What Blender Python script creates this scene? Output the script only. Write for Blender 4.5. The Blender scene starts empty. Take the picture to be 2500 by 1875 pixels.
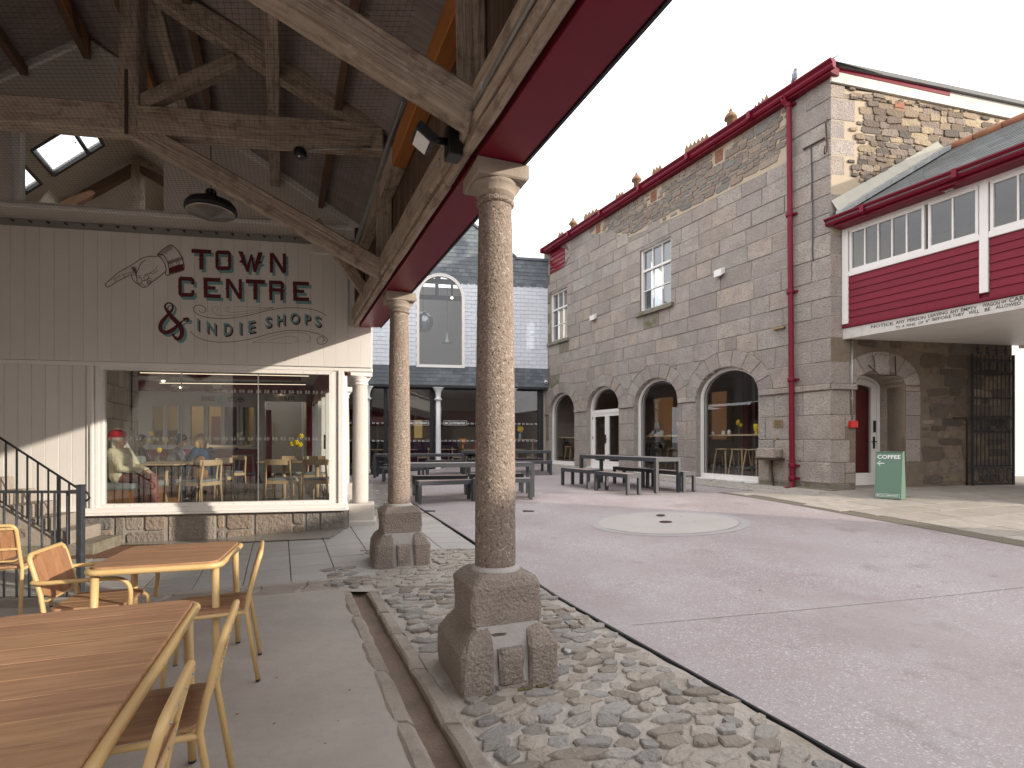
import bpy, bmesh, math, random
from math import sin, cos, pi, radians as rad, sqrt, atan2
from mathutils import Vector, Matrix
random.seed(7)
SC = bpy.context.scene
COL = SC.collection
# ---------------------------------------------------------------- camera, sky, sun, exposure
F = 1300.0; HZ = 1079.0; EYE = 1.5
cd = bpy.data.cameras.new('camera'); cam = bpy.data.objects.new('camera', cd); COL.objects.link(cam)
cam.location = (0, 0, EYE); cam.rotation_euler = (rad(90), 0, 0)
cd.sensor_width = 36; cd.lens = F/2500*36; cd.shift_y = (HZ-937.5)/2500; cd.clip_start = .05; cd.clip_end = 2000
SC.camera = cam
SUN = Vector((-1.735, .76, -.50)).normalized()
w = bpy.data.worlds.new('World'); SC.world = w; w.use_nodes = True
nt = w.node_tree; nt.nodes.clear()
out = nt.nodes.new('ShaderNodeOutputWorld'); bg = nt.nodes.new('ShaderNodeBackground')
sky = nt.nodes.new('ShaderNodeTexSky'); sky.sky_type = 'NISHITA'; sky.sun_disc = False
el = math.asin(-SUN.z); sky.sun_elevation = el
sky.sun_rotation = atan2(-SUN.x, -SUN.y)
sky.dust_density = 3.0; sky.air_density = 1.0; sky.ozone_density = 1.5
# thin white cloud over most of the sky
tc = nt.nodes.new('ShaderNodeTexCoord'); no = nt.nodes.new('ShaderNodeTexNoise')
no.inputs['Scale'].default_value = 2.2; no.inputs['Detail'].default_value = 5
nt.links.new(tc.outputs['Generated'], no.inputs['Vector'])
mr = nt.nodes.new('ShaderNodeMapRange'); mr.inputs[1].default_value = .30; mr.inputs[2].default_value = .62
mr.inputs[3].default_value = .62; mr.inputs[4].default_value = .92
nt.links.new(no.outputs[0], mr.inputs[0])
mx = nt.nodes.new('ShaderNodeMix'); mx.data_type = 'RGBA'
nt.links.new(mr.outputs[0], mx.inputs[0]); nt.links.new(sky.outputs[0], mx.inputs[6])
mx.inputs[7].default_value = (12.4, 12.3, 12.5, 1)
nt.links.new(mx.outputs[2], bg.inputs[0]); bg.inputs[1].default_value = .108
nt.links.new(bg.outputs[0], out.inputs[0])
sl = bpy.data.lights.new('sun', 'SUN'); so = bpy.data.objects.new('sun', sl); COL.objects.link(so)
sl.energy = 3.0; sl.angle = rad(.8); sl.color = (1, .90, .76)
so.rotation_euler = SUN.to_track_quat('-Z', 'Y').to_euler(); so.location = (20, -8, 14)
vs = SC.view_settings; vs.view_transform = 'Standard'; vs.look = 'None'; vs.exposure = .86; vs.gamma = 1; vs.use_curve_mapping = False
SC.cycles.max_bounces = 8; SC.cycles.diffuse_bounces = 5; SC.cycles.transparent_max_bounces = 16
SC.cycles.use_denoising = True

# ---------------------------------------------------------------- materials
def M(name, c, rough=.8, met=0, layers=(), bump=None, var=0., hue=0., spec=.4, stretch=None, emit=None, c3=None, wave=None):
    m = bpy.data.materials.new(name); m.use_nodes = True; t = m.node_tree; N = t.nodes; L = t.links
    b = N['Principled BSDF']; b.inputs['Roughness'].default_value = rough; b.inputs['Metallic'].default_value = met
    b.inputs['Specular IOR Level'].default_value = spec
    tcn = N.new('ShaderNodeTexCoord'); oi = N.new('ShaderNodeObjectInfo')
    ad = N.new('ShaderNodeVectorMath'); ad.operation = 'ADD'
    sc = N.new('ShaderNodeVectorMath'); sc.operation = 'SCALE'; sc.inputs[0].default_value = (37, 61, 23)
    L.new(oi.outputs['Random'], sc.inputs['Scale']); L.new(tcn.outputs['Object'], ad.inputs[0]); L.new(sc.outputs[0], ad.inputs[1])
    vec = ad.outputs[0]; vec0 = vec
    if stretch:
        mp = N.new('ShaderNodeVectorMath'); mp.operation = 'MULTIPLY'; mp.inputs[1].default_value = stretch
        L.new(vec, mp.inputs[0]); vec = mp.outputs[0]
    rgb = N.new('ShaderNodeRGB'); rgb.outputs[0].default_value = (*c, 1); cur = rgb.outputs[0]
    if c3:                                   # several base colours, picked per object
        cr = N.new('ShaderNodeValToRGB'); cr.color_ramp.interpolation = 'CONSTANT'; e = cr.color_ramp.elements
        cs = [c]+list(c3); e[0].position = 0; e[0].color = (*cs[0], 1); e[1].position = 1/len(cs); e[1].color = (*cs[1], 1)
        for i in range(2, len(cs)):
            q = e.new(i/len(cs)); q.color = (*cs[i], 1)
        L.new(oi.outputs['Random'], cr.inputs[0]); cur = cr.outputs[0]
    if var or hue:
        hs = N.new('ShaderNodeHueSaturation')
        m1 = N.new('ShaderNodeMath'); m1.operation = 'MULTIPLY'; m1.inputs[1].default_value = 7.31
        m2 = N.new('ShaderNodeMath'); m2.operation = 'FRACT'; L.new(oi.outputs['Random'], m1.inputs[0]); L.new(m1.outputs[0], m2.inputs[0])
        r = N.new('ShaderNodeMapRange'); r.inputs[3].default_value = 1-var; r.inputs[4].default_value = 1+var
        L.new(m2.outputs[0], r.inputs[0]); L.new(r.outputs[0], hs.inputs['Value'])
        if hue:
            r2 = N.new('ShaderNodeMapRange'); r2.inputs[3].default_value = .5-hue; r2.inputs[4].default_value = .5+hue
            L.new(oi.outputs['Random'], r2.inputs[0]); L.new(r2.outputs[0], hs.inputs['Hue'])
        L.new(cur, hs.inputs['Color']); cur = hs.outputs[0]
    for ly in layers:
        kind, scale, c2, lo, hi = ly[:5]; amt = ly[5] if len(ly) > 5 else 1
        if kind == 'v':
            tx = N.new('ShaderNodeTexVoronoi'); tx.inputs['Scale'].default_value = scale; o = tx.outputs['Distance']
        elif kind == 'c':
            tx = N.new('ShaderNodeTexVoronoi'); tx.inputs['Scale'].default_value = scale
            sp = N.new('ShaderNodeSeparateColor'); L.new(tx.outputs['Color'], sp.inputs[0]); o = sp.outputs[0]
        else:
            tx = N.new('ShaderNodeTexNoise'); tx.inputs['Scale'].default_value = scale; tx.inputs['Detail'].default_value = 6
            tx.inputs['Roughness'].default_value = .6; o = tx.outputs[0]
        L.new(vec0 if kind == 'u' else vec, tx.inputs['Vector'])
        r = N.new('ShaderNodeMapRange'); r.inputs[1].default_value = lo; r.inputs[2].default_value = hi; r.inputs[4].default_value = amt
        L.new(o, r.inputs[0]); mxx = N.new('ShaderNodeMix'); mxx.data_type = 'RGBA'
        L.new(r.outputs[0], mxx.inputs[0]); L.new(cur, mxx.inputs[6]); mxx.inputs[7].default_value = (*c2, 1); cur = mxx.outputs[2]
    L.new(cur, b.inputs['Base Color'])
    if bump:
        tx = N.new('ShaderNodeTexNoise'); tx.inputs['Scale'].default_value = bump[0]; tx.inputs['Detail'].default_value = 5
        L.new(vec, tx.inputs['Vector']); bm_ = N.new('ShaderNodeBump'); bm_.inputs['Strength'].default_value = bump[1]
        bm_.inputs['Distance'].default_value = bump[2] if len(bump) > 2 else .01
        L.new(tx.outputs[0], bm_.inputs['Height']); L.new(bm_.outputs[0], b.inputs['Normal'])
    if emit:
        b.inputs['Emission Color'].default_value = (*emit[0], 1); b.inputs['Emission Strength'].default_value = emit[1]
    return m
def glassmat(name, tint=(1, 1, 1), fac=1.0, rough=0.0, base=.02):
    m = bpy.data.materials.new(name); m.use_nodes = True; t = m.node_tree; N = t.nodes; L = t.links; N.clear()
    o = N.new('ShaderNodeOutputMaterial'); mixn = N.new('ShaderNodeMixShader'); tr = N.new('ShaderNodeBsdfTransparent'); gl = N.new('ShaderNodeBsdfGlossy')
    tr.inputs[0].default_value = (*tint, 1); gl.inputs['Roughness'].default_value = rough; gl.inputs[0].default_value = (.95, .97, 1, 1)
    g = N.new('ShaderNodeNewGeometry'); dt = N.new('ShaderNodeVectorMath'); dt.operation = 'DOT_PRODUCT'
    L.new(g.outputs['Normal'], dt.inputs[0]); L.new(g.outputs['Incoming'], dt.inputs[1])
    def mth(op, a, b=None):
        x = N.new('ShaderNodeMath'); x.operation = op
        for i, v in enumerate((a, b)):
            if v is None: continue
            if isinstance(v, (int, float)): x.inputs[i].default_value = v
            else: L.new(v, x.inputs[i])
        return x.outputs[0]
    c = mth('ABSOLUTE', dt.outputs['Value']); p5 = mth('POWER', mth('SUBTRACT', 1.0, c), 5.0)   # Schlick, same from both sides
    f = mth('ADD', mth('MULTIPLY', p5, .92*fac), .06*fac+base); f = mth('MINIMUM', f, 1.0)
    L.new(f, mixn.inputs[0]); L.new(tr.outputs[0], mixn.inputs[1]); L.new(gl.outputs[0], mixn.inputs[2]); L.new(mixn.outputs[0], o.inputs[0])
    return m
G_ = dict
mt = {}
mt['granite'] = M('granite', (.37, .32, .28), .9, c3=[(.40, .335, .285), (.345, .305, .27), (.415, .365, .315), (.32, .275, .24), (.39, .32, .265), (.36, .32, .285)], layers=[('n', 26, (.17, .145, .135), .50, .66, .8), ('n', 34, (.48, .44, .41), .56, .70, .7), ('n', 3, (.235, .20, .185), .4, .75, .7), ('n', 90, (.44, .40, .38), .55, .75, .8), ('n', 120, (.14, .12, .115), .58, .72, .7), ('n', 1.6, (.22, .185, .165), .50, .78, .6)], bump=(34, 1.0, .03), var=.10, hue=.01)
mt['granite_moss'] = M('granite_moss', (.22, .195, .165), .95, layers=[('n', 4, (.12, .11, .045), .42, .66, .85), ('n', 90, (.33, .30, .27), .55, .75, .7)], bump=(60, .8, .02), var=.1)
mt['granite_brown'] = M('granite_brown', (.30, .25, .215), .88, layers=[('n', 38, (.36, .31, .27), .54, .68, .6), ('n', 70, (.44, .35, .29), .56, .72, .9), ('n', 110, (.07, .052, .042), .56, .70, .9), ('n', 2.0, (.15, .115, .095), .5, .8, .6), ('n', 5, (.27, .21, .17), .55, .8, .6)], bump=(55, 1.0, .03), var=.08)
mt['granite_shaft'] = M('granite_shaft', (.255, .20, .162), .88, layers=[('n', 44, (.46, .385, .32), .54, .64, .85), ('n', 52, (.075, .058, .048), .54, .65, .85), ('n', 1.5, (.17, .13, .105), .48, .75, .6), ('n', 5, (.30, .235, .19), .55, .8, .5)], bump=(80, 1.0, .014))
mt['granite_pale'] = M('granite_pale', (.50, .46, .42), .9, layers=[('n', 60, (.34, .31, .28), .55, .8, .6), ('n', 5, (.58, .55, .50), .5, .8, .5)], bump=(40, .5, .01))
mt['capital'] = M('capital_stone', (.31, .26, .215), .85, layers=[('n', 14, (.26, .20, .155), .45, .75, .7), ('n', 80, (.44, .37, .31), .6, .8, .5)], bump=(50, .4, .01))
mt['rubble'] = M('rubble_stone', (.20, .165, .135), .92, c3=[(.165, .125, .10), (.27, .205, .145), (.12, .10, .085), (.32, .25, .17), (.19, .145, .12), (.23, .185, .15), (.17, .13, .095)], layers=[('n', 9, (.10, .08, .07), .5, .8, .6), ('n', 30, (.38, .32, .25), .62, .85, .5)], bump=(22, 1.0, .03), var=.18)
mt['rubble_grey'] = M('rubble_grey', (.24, .205, .175), .92, c3=[(.20, .17, .145), (.28, .22, .17), (.19, .175, .16), (.26, .205, .165), (.22, .18, .15)], layers=[('n', 9, (.13, .11, .10), .5, .8, .5), ('n', 40, (.36, .33, .30), .6, .85, .5)], bump=(22, 1.0, .03), var=.15)
mt['mortar_warm'] = M('mortar_warm', (.43, .355, .27), .95, layers=[('n', 8, (.40, .31, .20), .4, .8, .7)], bump=(40, .6, .01))
mt['mortar'] = M('mortar', (.33, .30, .27), .95, layers=[('n', 1.3, (.19, .165, .145), .4, .6, .8), ('n', 2, (.42, .41, .40), .58, .75, .7)], bump=(50, .6, .01))
mt['mortar_pale'] = M('mortar_pale', (.42, .39, .37), .95, layers=[('n', 8, (.33, .30, .28), .4, .8, .7)], bump=(50, .5, .01))
mt['cobble'] = M('cobble', (.30, .28, .26), .85, c3=[(.285, .265, .24), (.34, .295, .25), (.265, .25, .235), (.33, .29, .25), (.24, .205, .17), (.35, .32, .285), (.30, .255, .21), (.31, .28, .245)], layers=[('n', 30, (.13, .12, .11), .5, .75, .6), ('n', 120, (.40, .37, .34), .58, .8, .5), ('n', 6, (.17, .135, .075), .62, .8, .5)], bump=(45, .9, .02), var=.18)
mt['cobble_bed'] = M('cobble_bed', (.40, .36, .32), .95, layers=[('n', 2.2, (.27, .225, .175), .45, .75, .85), ('n', 7, (.47, .44, .41), .5, .75, .7), ('n', 40, (.30, .25, .20), .5, .8, .5)], bump=(30, .9, .02))
mt['gutter_stone'] = M('gutter_stone', (.33, .285, .245), .85, layers=[('n', 5, (.20, .16, .13), .45, .75, .8), ('n', 60, (.42, .38, .34), .55, .8, .6)], bump=(40, .6, .015), var=.1)
mt['gutter_bed'] = M('gutter_bed', (.19, .13, .095), .55, layers=[('n', 4, (.09, .06, .045), .4, .7, .9), ('n', 60, (.34, .30, .27), .6, .8, .7)], bump=(60, .6, .01))
mt['concrete'] = M('concrete', (.40, .36, .325), .88, layers=[('n', 1.2, (.29, .255, .23), .42, .72, .7), ('n', 22, (.31, .275, .245), .5, .8, .5), ('n', 130, (.18, .16, .14), .64, .75, .5), ('n', 3.1, (.42, .39, .36), .6, .8, .5)], bump=(60, .25, .008))
mt['tile'] = M('paving_tile', (.40, .385, .365), .75, layers=[('n', 3, (.33, .315, .295), .4, .8, .7), ('n', 60, (.30, .285, .265), .6, .8, .4)], bump=(60, .2, .006), var=.07)
mt['tile_joint'] = M('tile_joint', (.13, .115, .10), .95)
mt['flag'] = M('flagstone', (.335, .30, .26), .9, layers=[('n', 4, (.23, .20, .165), .42, .75, .7), ('n', 60, (.42, .39, .35), .55, .8, .5), ('n', 1.5, (.40, .37, .33), .55, .8, .6)], bump=(25, .6, .015), var=.16)
mt['stone_dark_joint'] = M('flag_joint', (.14, .12, .09), .95)
mt['timber'] = M('old_timber', (.42, .335, .27), .9, stretch=(1.2, 16, 16), layers=[('n', 1.6, (.19, .135, .10), .45, .72, .85), ('n', 4, (.46, .385, .32), .52, .75, .75), ('n', 9, (.12, .08, .06), .61, .72, .7), ('u', 7, (.15, .105, .08), .52, .66, .7), ('u', 22, (.50, .44, .385), .58, .70, .55), ('u', 3, (.26, .19, .145), .5, .7, .6)], bump=(3, 1.0, .02), var=.14)
mt['timber_dark'] = M('dark_timber', (.085, .05, .034), .85, stretch=(1.2, 14, 14), layers=[('n', 2, (.045, .028, .02), .42, .7, .8), ('n', 5, (.15, .10, .075), .58, .8, .6)], bump=(3, .5, .01), var=.15)
mt['timber_red'] = M('brown_timber', (.15, .083, .055), .85, stretch=(1.2, 14, 14), layers=[('n', 2, (.085, .048, .032), .42, .7, .8), ('n', 5, (.22, .14, .10), .6, .8, .6)], bump=(3, .5, .01))
mt['timber_new'] = M('orange_timber', (.42, .165, .04), .7, stretch=(1.2, 12, 12), layers=[('n', 2, (.27, .09, .02), .42, .75, .7), ('n', 5, (.52, .25, .08), .6, .8, .5)], bump=(3, .3, .006))
mt['corrugated'] = M('corrugated_sheet', (.30, .25, .24), .8, layers=[('n', 3, (.19, .155, .145), .4, .75, .7), ('n', 14, (.33, .28, .27), .55, .8, .6)])
mt['boards_dark'] = M('dark_boarding', (.12, .075, .052), .85, stretch=(14, 14, 1.0), layers=[('n', 2, (.035, .022, .016), .42, .7, .8), ('n', 5, (.14, .095, .07), .6, .8, .6)], bump=(3, .4, .01), var=.25)
mt['red'] = M('dark_red_paint', (.165, .007, .022), .38, layers=[('n', 3, (.115, .006, .016), .4, .8, .6)], bump=(40, .08, .004), spec=.22)
mt['red_board'] = M('red_board_paint', (.19, .012, .028), .4, layers=[('n', 5, (.13, .01, .02), .4, .8, .6)], bump=(30, .15, .005), var=.08, stretch=(1, 1, 6), spec=.18)
mt['white'] = M('white_paint', (.76, .73, .70), .5, layers=[('n', 2, (.66, .62, .59), .45, .8, .5)], bump=(30, .06, .004))
mt['whiteboard'] = M('white_board', (.69, .66, .63), .6, layers=[('n', 1.5, (.62, .57, .53), .4, .8, .6), ('n', 10, (.55, .50, .46), .68, .8, .4)], bump=(20, .08, .004), var=.03)
mt['plaster'] = M('plaster', (.66, .61, .565), .9, layers=[('n', 1.2, (.56, .51, .47), .4, .8, .7)], bump=(12, .15, .01))
mt['dulltrim'] = M('grey_fascia', (.27, .255, .245), .7, layers=[('n', 2, (.18, .165, .155), .4, .8, .8)])
mt['slate'] = M('slate', (.125, .145, .16), .6, layers=[('n', 5, (.08, .092, .105), .4, .75, .6)], bump=(20, .3, .006), var=.28, hue=.02, spec=.5)
mt['slate_white'] = M('white_slate', (.60, .63, .665), .7, layers=[('n', 5, (.50, .53, .56), .4, .8, .5)], bump=(20, .2, .005), var=.05)
mt['slate_roof'] = M('roof_slate', (.135, .14, .14), .75, layers=[('n', 4, (.20, .19, .15), .5, .75, .35), ('n', 9, (.08, .085, .085), .5, .8, .6)], bump=(20, .3, .006), var=.2)
mt['lead'] = M('lead_flashing', (.30, .31, .31), .5, .3, layers=[('n', 4, (.45, .46, .46), .5, .7, .7)])
mt['render'] = M('cement_fillet', (.40, .38, .32), .9, layers=[('n', 4, (.30, .29, .24), .4, .8, .6)])
mt['teak'] = M('teak', (.43, .25, .14), .6, stretch=(2.2, 22, 22), layers=[('n', 1.8, (.235, .125, .07), .4, .7, .8), ('n', 5, (.43, .285, .19), .55, .8, .7), ('n', .35, (.15, .07, .04), .66, .75, .8)], bump=(3, .25, .004), var=.10, hue=.006)
mt['yellow'] = M('yellow_paint', (.60, .41, .185), .42, layers=[('n', 6, (.55, .34, .12), .5, .8, .5)], spec=.5)
mt['black'] = M('black_metal', (.018, .019, .022), .45, .2, layers=[('n', 20, (.05, .05, .055), .5, .8, .6)], bump=(60, .3, .004))
mt['iron'] = M('worn_iron', (.045, .05, .058), .55, .3, layers=[('n', 20, (.10, .11, .12), .5, .8, .7)], bump=(40, .5, .006))
mt['anthracite'] = M('anthracite_metal', (.05, .052, .058), .5, layers=[('n', 30, (.065, .067, .073), .5, .8, .5)])
mt['tabletop'] = M('grey_tabletop', (.25, .225, .225), .6, layers=[('n', 8, (.19, .17, .17), .4, .8, .6)], var=.1)
mt['benchtop'] = M('bench_top', (.36, .285, .25), .6, layers=[('n', 8, (.27, .215, .195), .4, .8, .6)], var=.1)
mt['galv'] = M('galvanised', (.42, .42, .42), .4, .7, layers=[('n', 15, (.30, .30, .30), .4, .8, .7)])
mt['blackplastic'] = M('black_plastic', (.012, .012, .014), .35)
mt['terracotta'] = M('terracotta', (.31, .13, .08), .85, layers=[('n', 6, (.33, .21, .06), .5, .75, .7)], var=.1)
mt['lichen_tile'] = M('lichen_tile', (.24, .13, .08), .9, layers=[('n', 9, (.24, .19, .09), .45, .65, .8)], var=.15)
mt['maroon_ink'] = M('maroon_lettering', (.105, .010, .016), .6)
mt['teal_ink'] = M('teal_lettering', (.16, .32, .33), .6)
mt['ink_grey'] = M('grey_ink', (.22, .24, .24), .7)
mt['ink_black'] = M('black_ink', (.03, .028, .026), .7)
mt['notice_ink'] = M('worn_black_ink', (.05, .045, .04), .7, layers=[('n', 30, (.4, .38, .34), .62, .75, .6)])
mt['oldwhite'] = M('old_white_paint', (.56, .53, .49), .8, layers=[('n', 7, (.42, .38, .32), .55, .72, .8)], bump=(30, .3, .005))
mt['white_ink'] = M('white_lettering', (.8, .8, .78), .6)
mt['sign_green'] = M('green_board', (.125, .215, .16), .6)
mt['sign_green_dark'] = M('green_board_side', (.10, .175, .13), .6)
mt['glass'] = glassmat('window_glass', (.74, .76, .74), 1.0, 0, .01)
mt['glass_sky'] = glassmat('reflective_glass', (.45, .5, .52), 1.3, .0, .12)
mt['glass_dark'] = glassmat('shop_glass', (.84, .86, .85), 1.0, 0, .02)
mt['oak'] = M('oak', (.50, .36, .22), .55, stretch=(14, 14, 1.5), layers=[('n', 3, (.38, .26, .15), .4, .75, .7)], var=.06)
mt['oakdark'] = M('brown_panel', (.20, .085, .03), .5, stretch=(14, 14, 1.5), layers=[('n', 3, (.12, .05, .02), .4, .75, .7)])
mt['cushion'] = M('grey_cushion', (.20, .22, .235), .95, bump=(60, .3, .004))
mt['brass'] = M('brass', (.30, .22, .12), .5, .6)
mt['terrazzo_floor'] = M('cafe_floor', (.30, .28, .25), .25, layers=[('n', 60, (.34, .31, .27), .5, .8, .5)])
mt['room_dark'] = M('room_wall', (.42, .335, .27), .9, layers=[('n', 1, (.34, .26, .21), .4, .8, .6)])
mt['warm_wall'] = M('warm_wall', (.55, .43, .24), .9)
mt['red_wall'] = M('red_wall', (.16, .012, .018), .6)
mt['yellow_fl'] = M('daffodil_yellow', (.85, .62, .03), .6)
mt['orange_fl'] = M('orange_petal', (.85, .30, .05), .6)
mt['green_fl'] = M('flower_stem', (.10, .22, .05), .6)
mt['blue_vase'] = M('blue_vase', (.30, .55, .68), .4)
mt['paper'] = M('paper', (.75, .72, .66), .8)
mt['skin'] = M('skin', (.52, .31, .22), .55)
mt['beret'] = M('red_wool', (.42, .012, .022), .95, bump=(90, .5, .004))
mt['cream_knit'] = M('cream_coat', (.62, .57, .42), .95, layers=[('n', 22, (.48, .43, .30), .45, .7, .7)], bump=(28, 1, .02))
mt['pattern'] = M('patterned_trousers', (.11, .018, .028), .9, layers=[('v', 26, (.30, .13, .11), .25, .4, .7), ('n', 12, (.09, .015, .02), .5, .7, .8)])
mt['blue_coat'] = M('blue_coat', (.010, .05, .12), .9, bump=(40, .4, .006))
mt['jeans'] = M('jeans', (.035, .06, .11), .9, bump=(80, .3, .004))
mt['grey_top'] = M('grey_jumper', (.16, .17, .19), .9)
mt['dark_cloth'] = M('dark_clothing', (.025, .022, .025), .9)
mt['blond'] = M('fair_hair', (.40, .26, .13), .7, stretch=(1, 1, .2), layers=[('n', 60, (.25, .15, .07), .4, .7, .7)])
mt['greyhair'] = M('grey_hair', (.50, .45, .40), .7, layers=[('n', 60, (.34, .30, .26), .4, .7, .7)])
mt['darkhair'] = M('dark_hair', (.025, .018, .014), .7)
mt['white_top'] = M('white_jumper', (.72, .70, .66), .9, bump=(40, .4, .006))
mt['red_coat'] = M('red_coat', (.55, .02, .04), .8)
mt['purple'] = M('purple_screen', (.09, .02, .10), .7)
mt['leather'] = M('tan_leather', (.27, .14, .045), .6, layers=[('n', 8, (.16, .08, .03), .4, .8, .7)])
mt['tub'] = M('dark_boots', (.02, .03, .035), .5)
mt['lamp_on'] = M('lit_lamp', (1, .9, .7), .5, emit=((1, .78, .5), 7))
mt['strip_on'] = M('lit_strip', (1, .9, .7), .5, emit=((1, .78, .55), .9))
mt['lens'] = M('ribbed_lens', (.34, .31, .29), .22, .75)
mt['led'] = M('floodlight_lens', (.80, .80, .82), .3)
mt['mesh'] = M('net_cord', (.05, .035, .028), .9)
mt['moss'] = M('moss', (.13, .11, .06), .95, layers=[('n', 20, (.17, .13, .04), .4, .7, .7)], bump=(40, 1, .02))
mt['green_leaf'] = M('leaf', (.08, .18, .06), .6)
mt['rust'] = M('rusty_iron', (.07, .04, .028), .85, .2, layers=[('n', 12, (.05, .03, .02), .4, .8, .7)])
mt['cable'] = M('cable', (.05, .055, .06), .6)
mt['redplastic'] = M('red_plastic', (.55, .015, .015), .4)
mt['stonewall_white'] = M('white_render', (.50, .52, .54), .9, layers=[('n', 2, (.55, .55, .53), .5, .8, .5)])
mt['bed_gravel'] = M('gravel_ground', (.20, .17, .14), .95, layers=[('n', 40, (.34, .31, .27), .5, .8, .7)], bump=(60, .8, .02))
mt['pigeon'] = M('pigeon_feathers', (.20, .23, .28), .7, layers=[('n', 18, (.48, .50, .54), .48, .6, .8)])

def terrazzo():
    m = bpy.data.materials.new('terrazzo'); m.use_nodes = True; t = m.node_tree; N = t.nodes; L = t.links
    b = N['Principled BSDF']; b.inputs['Roughness'].default_value = .62; b.inputs['Specular IOR Level'].default_value = .45
    g = N.new('ShaderNodeNewGeometry')
    def noise(s, d=5):
        n = N.new('ShaderNodeTexNoise'); n.inputs['Scale'].default_value = s; n.inputs['Detail'].default_value = d; L.new(g.outputs['Position'], n.inputs['Vector']); return n.outputs[0]
    def rng(o, a, b2, c=0, d=1):
        r = N.new('ShaderNodeMapRange'); r.inputs[1].default_value = a; r.inputs[2].default_value = b2; r.inputs[3].default_value = c; r.inputs[4].default_value = d; L.new(o, r.inputs[0]); return r.outputs[0]
    def mix(f, a, c2):
        x = N.new('ShaderNodeMix'); x.data_type = 'RGBA'; L.new(f, x.inputs[0])
        if isinstance(a, tuple): x.inputs[6].default_value = (*a, 1)
        else: L.new(a, x.inputs[6])
        x.inputs[7].default_value = (*c2, 1); return x.outputs[2]
    base = mix(rng(noise(.55), .40, .64), (.345, .300, .300), (.290, .238, .240))
    base = mix(rng(noise(2.6), .52, .75, 0, .6), base, (.375, .345, .345))
    base = mix(rng(noise(30), .55, .8, 0, .5), base, (.19, .14, .145))
    # pale chips of two sizes
    for sc_, th, th2, dens in ((20, .24, .17, .60), (36, .30, .2, .45), (64, .34, .22, .4), (110, .34, .2, .4)):
        v = N.new('ShaderNodeTexVoronoi'); v.inputs['Scale'].default_value = sc_; v.inputs['Randomness'].default_value = 1
        mp = N.new('ShaderNodeVectorMath'); mp.operation = 'MULTIPLY'; mp.inputs[1].default_value = (1, 1.25, .2); L.new(g.outputs['Position'], mp.inputs[0]); L.new(mp.outputs[0], v.inputs['Vector'])
        sp = N.new('ShaderNodeSeparateColor'); L.new(v.outputs['Color'], sp.inputs[0])
        a = rng(v.outputs['Distance'], th, th2)
        c = rng(sp.outputs[0], dens, dens+.05); d = rng(noise(.8, 3), .36, .6, .25, 1)
        m1 = N.new('ShaderNodeMath'); m1.operation = 'MULTIPLY'; L.new(a, m1.inputs[0]); L.new(c, m1.inputs[1])
        m2 = N.new('ShaderNodeMath'); m2.operation = 'MULTIPLY'; L.new(m1.outputs[0], m2.inputs[0]); L.new(d, m2.inputs[1])
        base = mix(m2.outputs[0], base, (.54, .51, .515))
    base = mix(rng(noise(1.6, 3), .62, .72, 0, .4), base, (.17, .14, .13))
    base = mix(rng(noise(.35, 4), .52, .70, 0, .45), base, (.25, .21, .212))
    base = mix(rng(noise(5, 6), .64, .74, 0, .35), base, (.15, .12, .12))
    L.new(base, b.inputs['Base Color'])
    bp = N.new('ShaderNodeBump'); bp.inputs['Strength'].default_value = .15; bp.inputs['Distance'].default_value = .006; L.new(noise(90), bp.inputs['Height']); L.new(bp.outputs[0], b.inputs['Normal'])
    return m
mt['terrazzo'] = terrazzo()

# ---------------------------------------------------------------- helpers
class Fr:                                    # vertical wall frame: s along, n outwards, z up
    def __init__(s, O, e, n):
        s.O = Vector((O[0], O[1])); s.e = Vector(e).normalized(); s.n = Vector(n).normalized()
    def __call__(s, a, b, c):
        p = s.O+s.e*a+s.n*b; return Vector((p.x, p.y, c))
    def hit(s, u, v, off=0):
        k = (u-1250)/F; O = s.O+s.n*off
        a = (k*O.y-O.x)/(s.e.x-k*s.e.y); Y = O.y+s.e.y*a
        return a, EYE-(v-HZ)/F*Y
I = lambda a, b, c: Vector((a, b, c))
def px(u, v, Y): return Vector(((u-1250)/F*Y, Y, EYE-(v-HZ)/F*Y))
FR = Fr((6.64, 11.1), (-.444, .896), (-.896, -.444))       # long granite wall
FG = Fr((6.64, 11.1), (.984, .177), (.177, -.984))         # its gable end
FB = Fr((6.94, 11.15), (.444, -.896), (-.896, -.444))      # red bridge building
FS = Fr((1.46, 21.55), (-.984, -.177), (.177, -.984))      # slate-hung building
FT = Fr((-2.57, 8.3), (-.984, -.177), (.177, -.984))       # white boarded wall
FC = Fr((1.34, 0), (-.3992, .9168), (.9168, .3992))        # colonnade line
def G(x, y):
    r = min(max((y-5)/5.7, 0), 1); l = min(max((x+5.3)/2.8, 0), 1)
    z = r*(.30+.022*min(x, 9))*l+.025*max(0, min(y, 24)-10.7)
    q = x+.4354*y
    if q < .63 and y < 5.6: z += .02*(.63-q)*min(1, max(0, (5.6-y)/1.2))
    return z
def gp(u, v):                                # ground point under a pixel
    Y = 8.
    for _ in range(40):
        X = (u-1250)/F*Y; Y = .5*Y+.5*(EYE-G(X, Y))*F/(v-HZ)
    X = (u-1250)/F*Y
    return Vector((X, Y, G(X, Y)))
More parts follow.
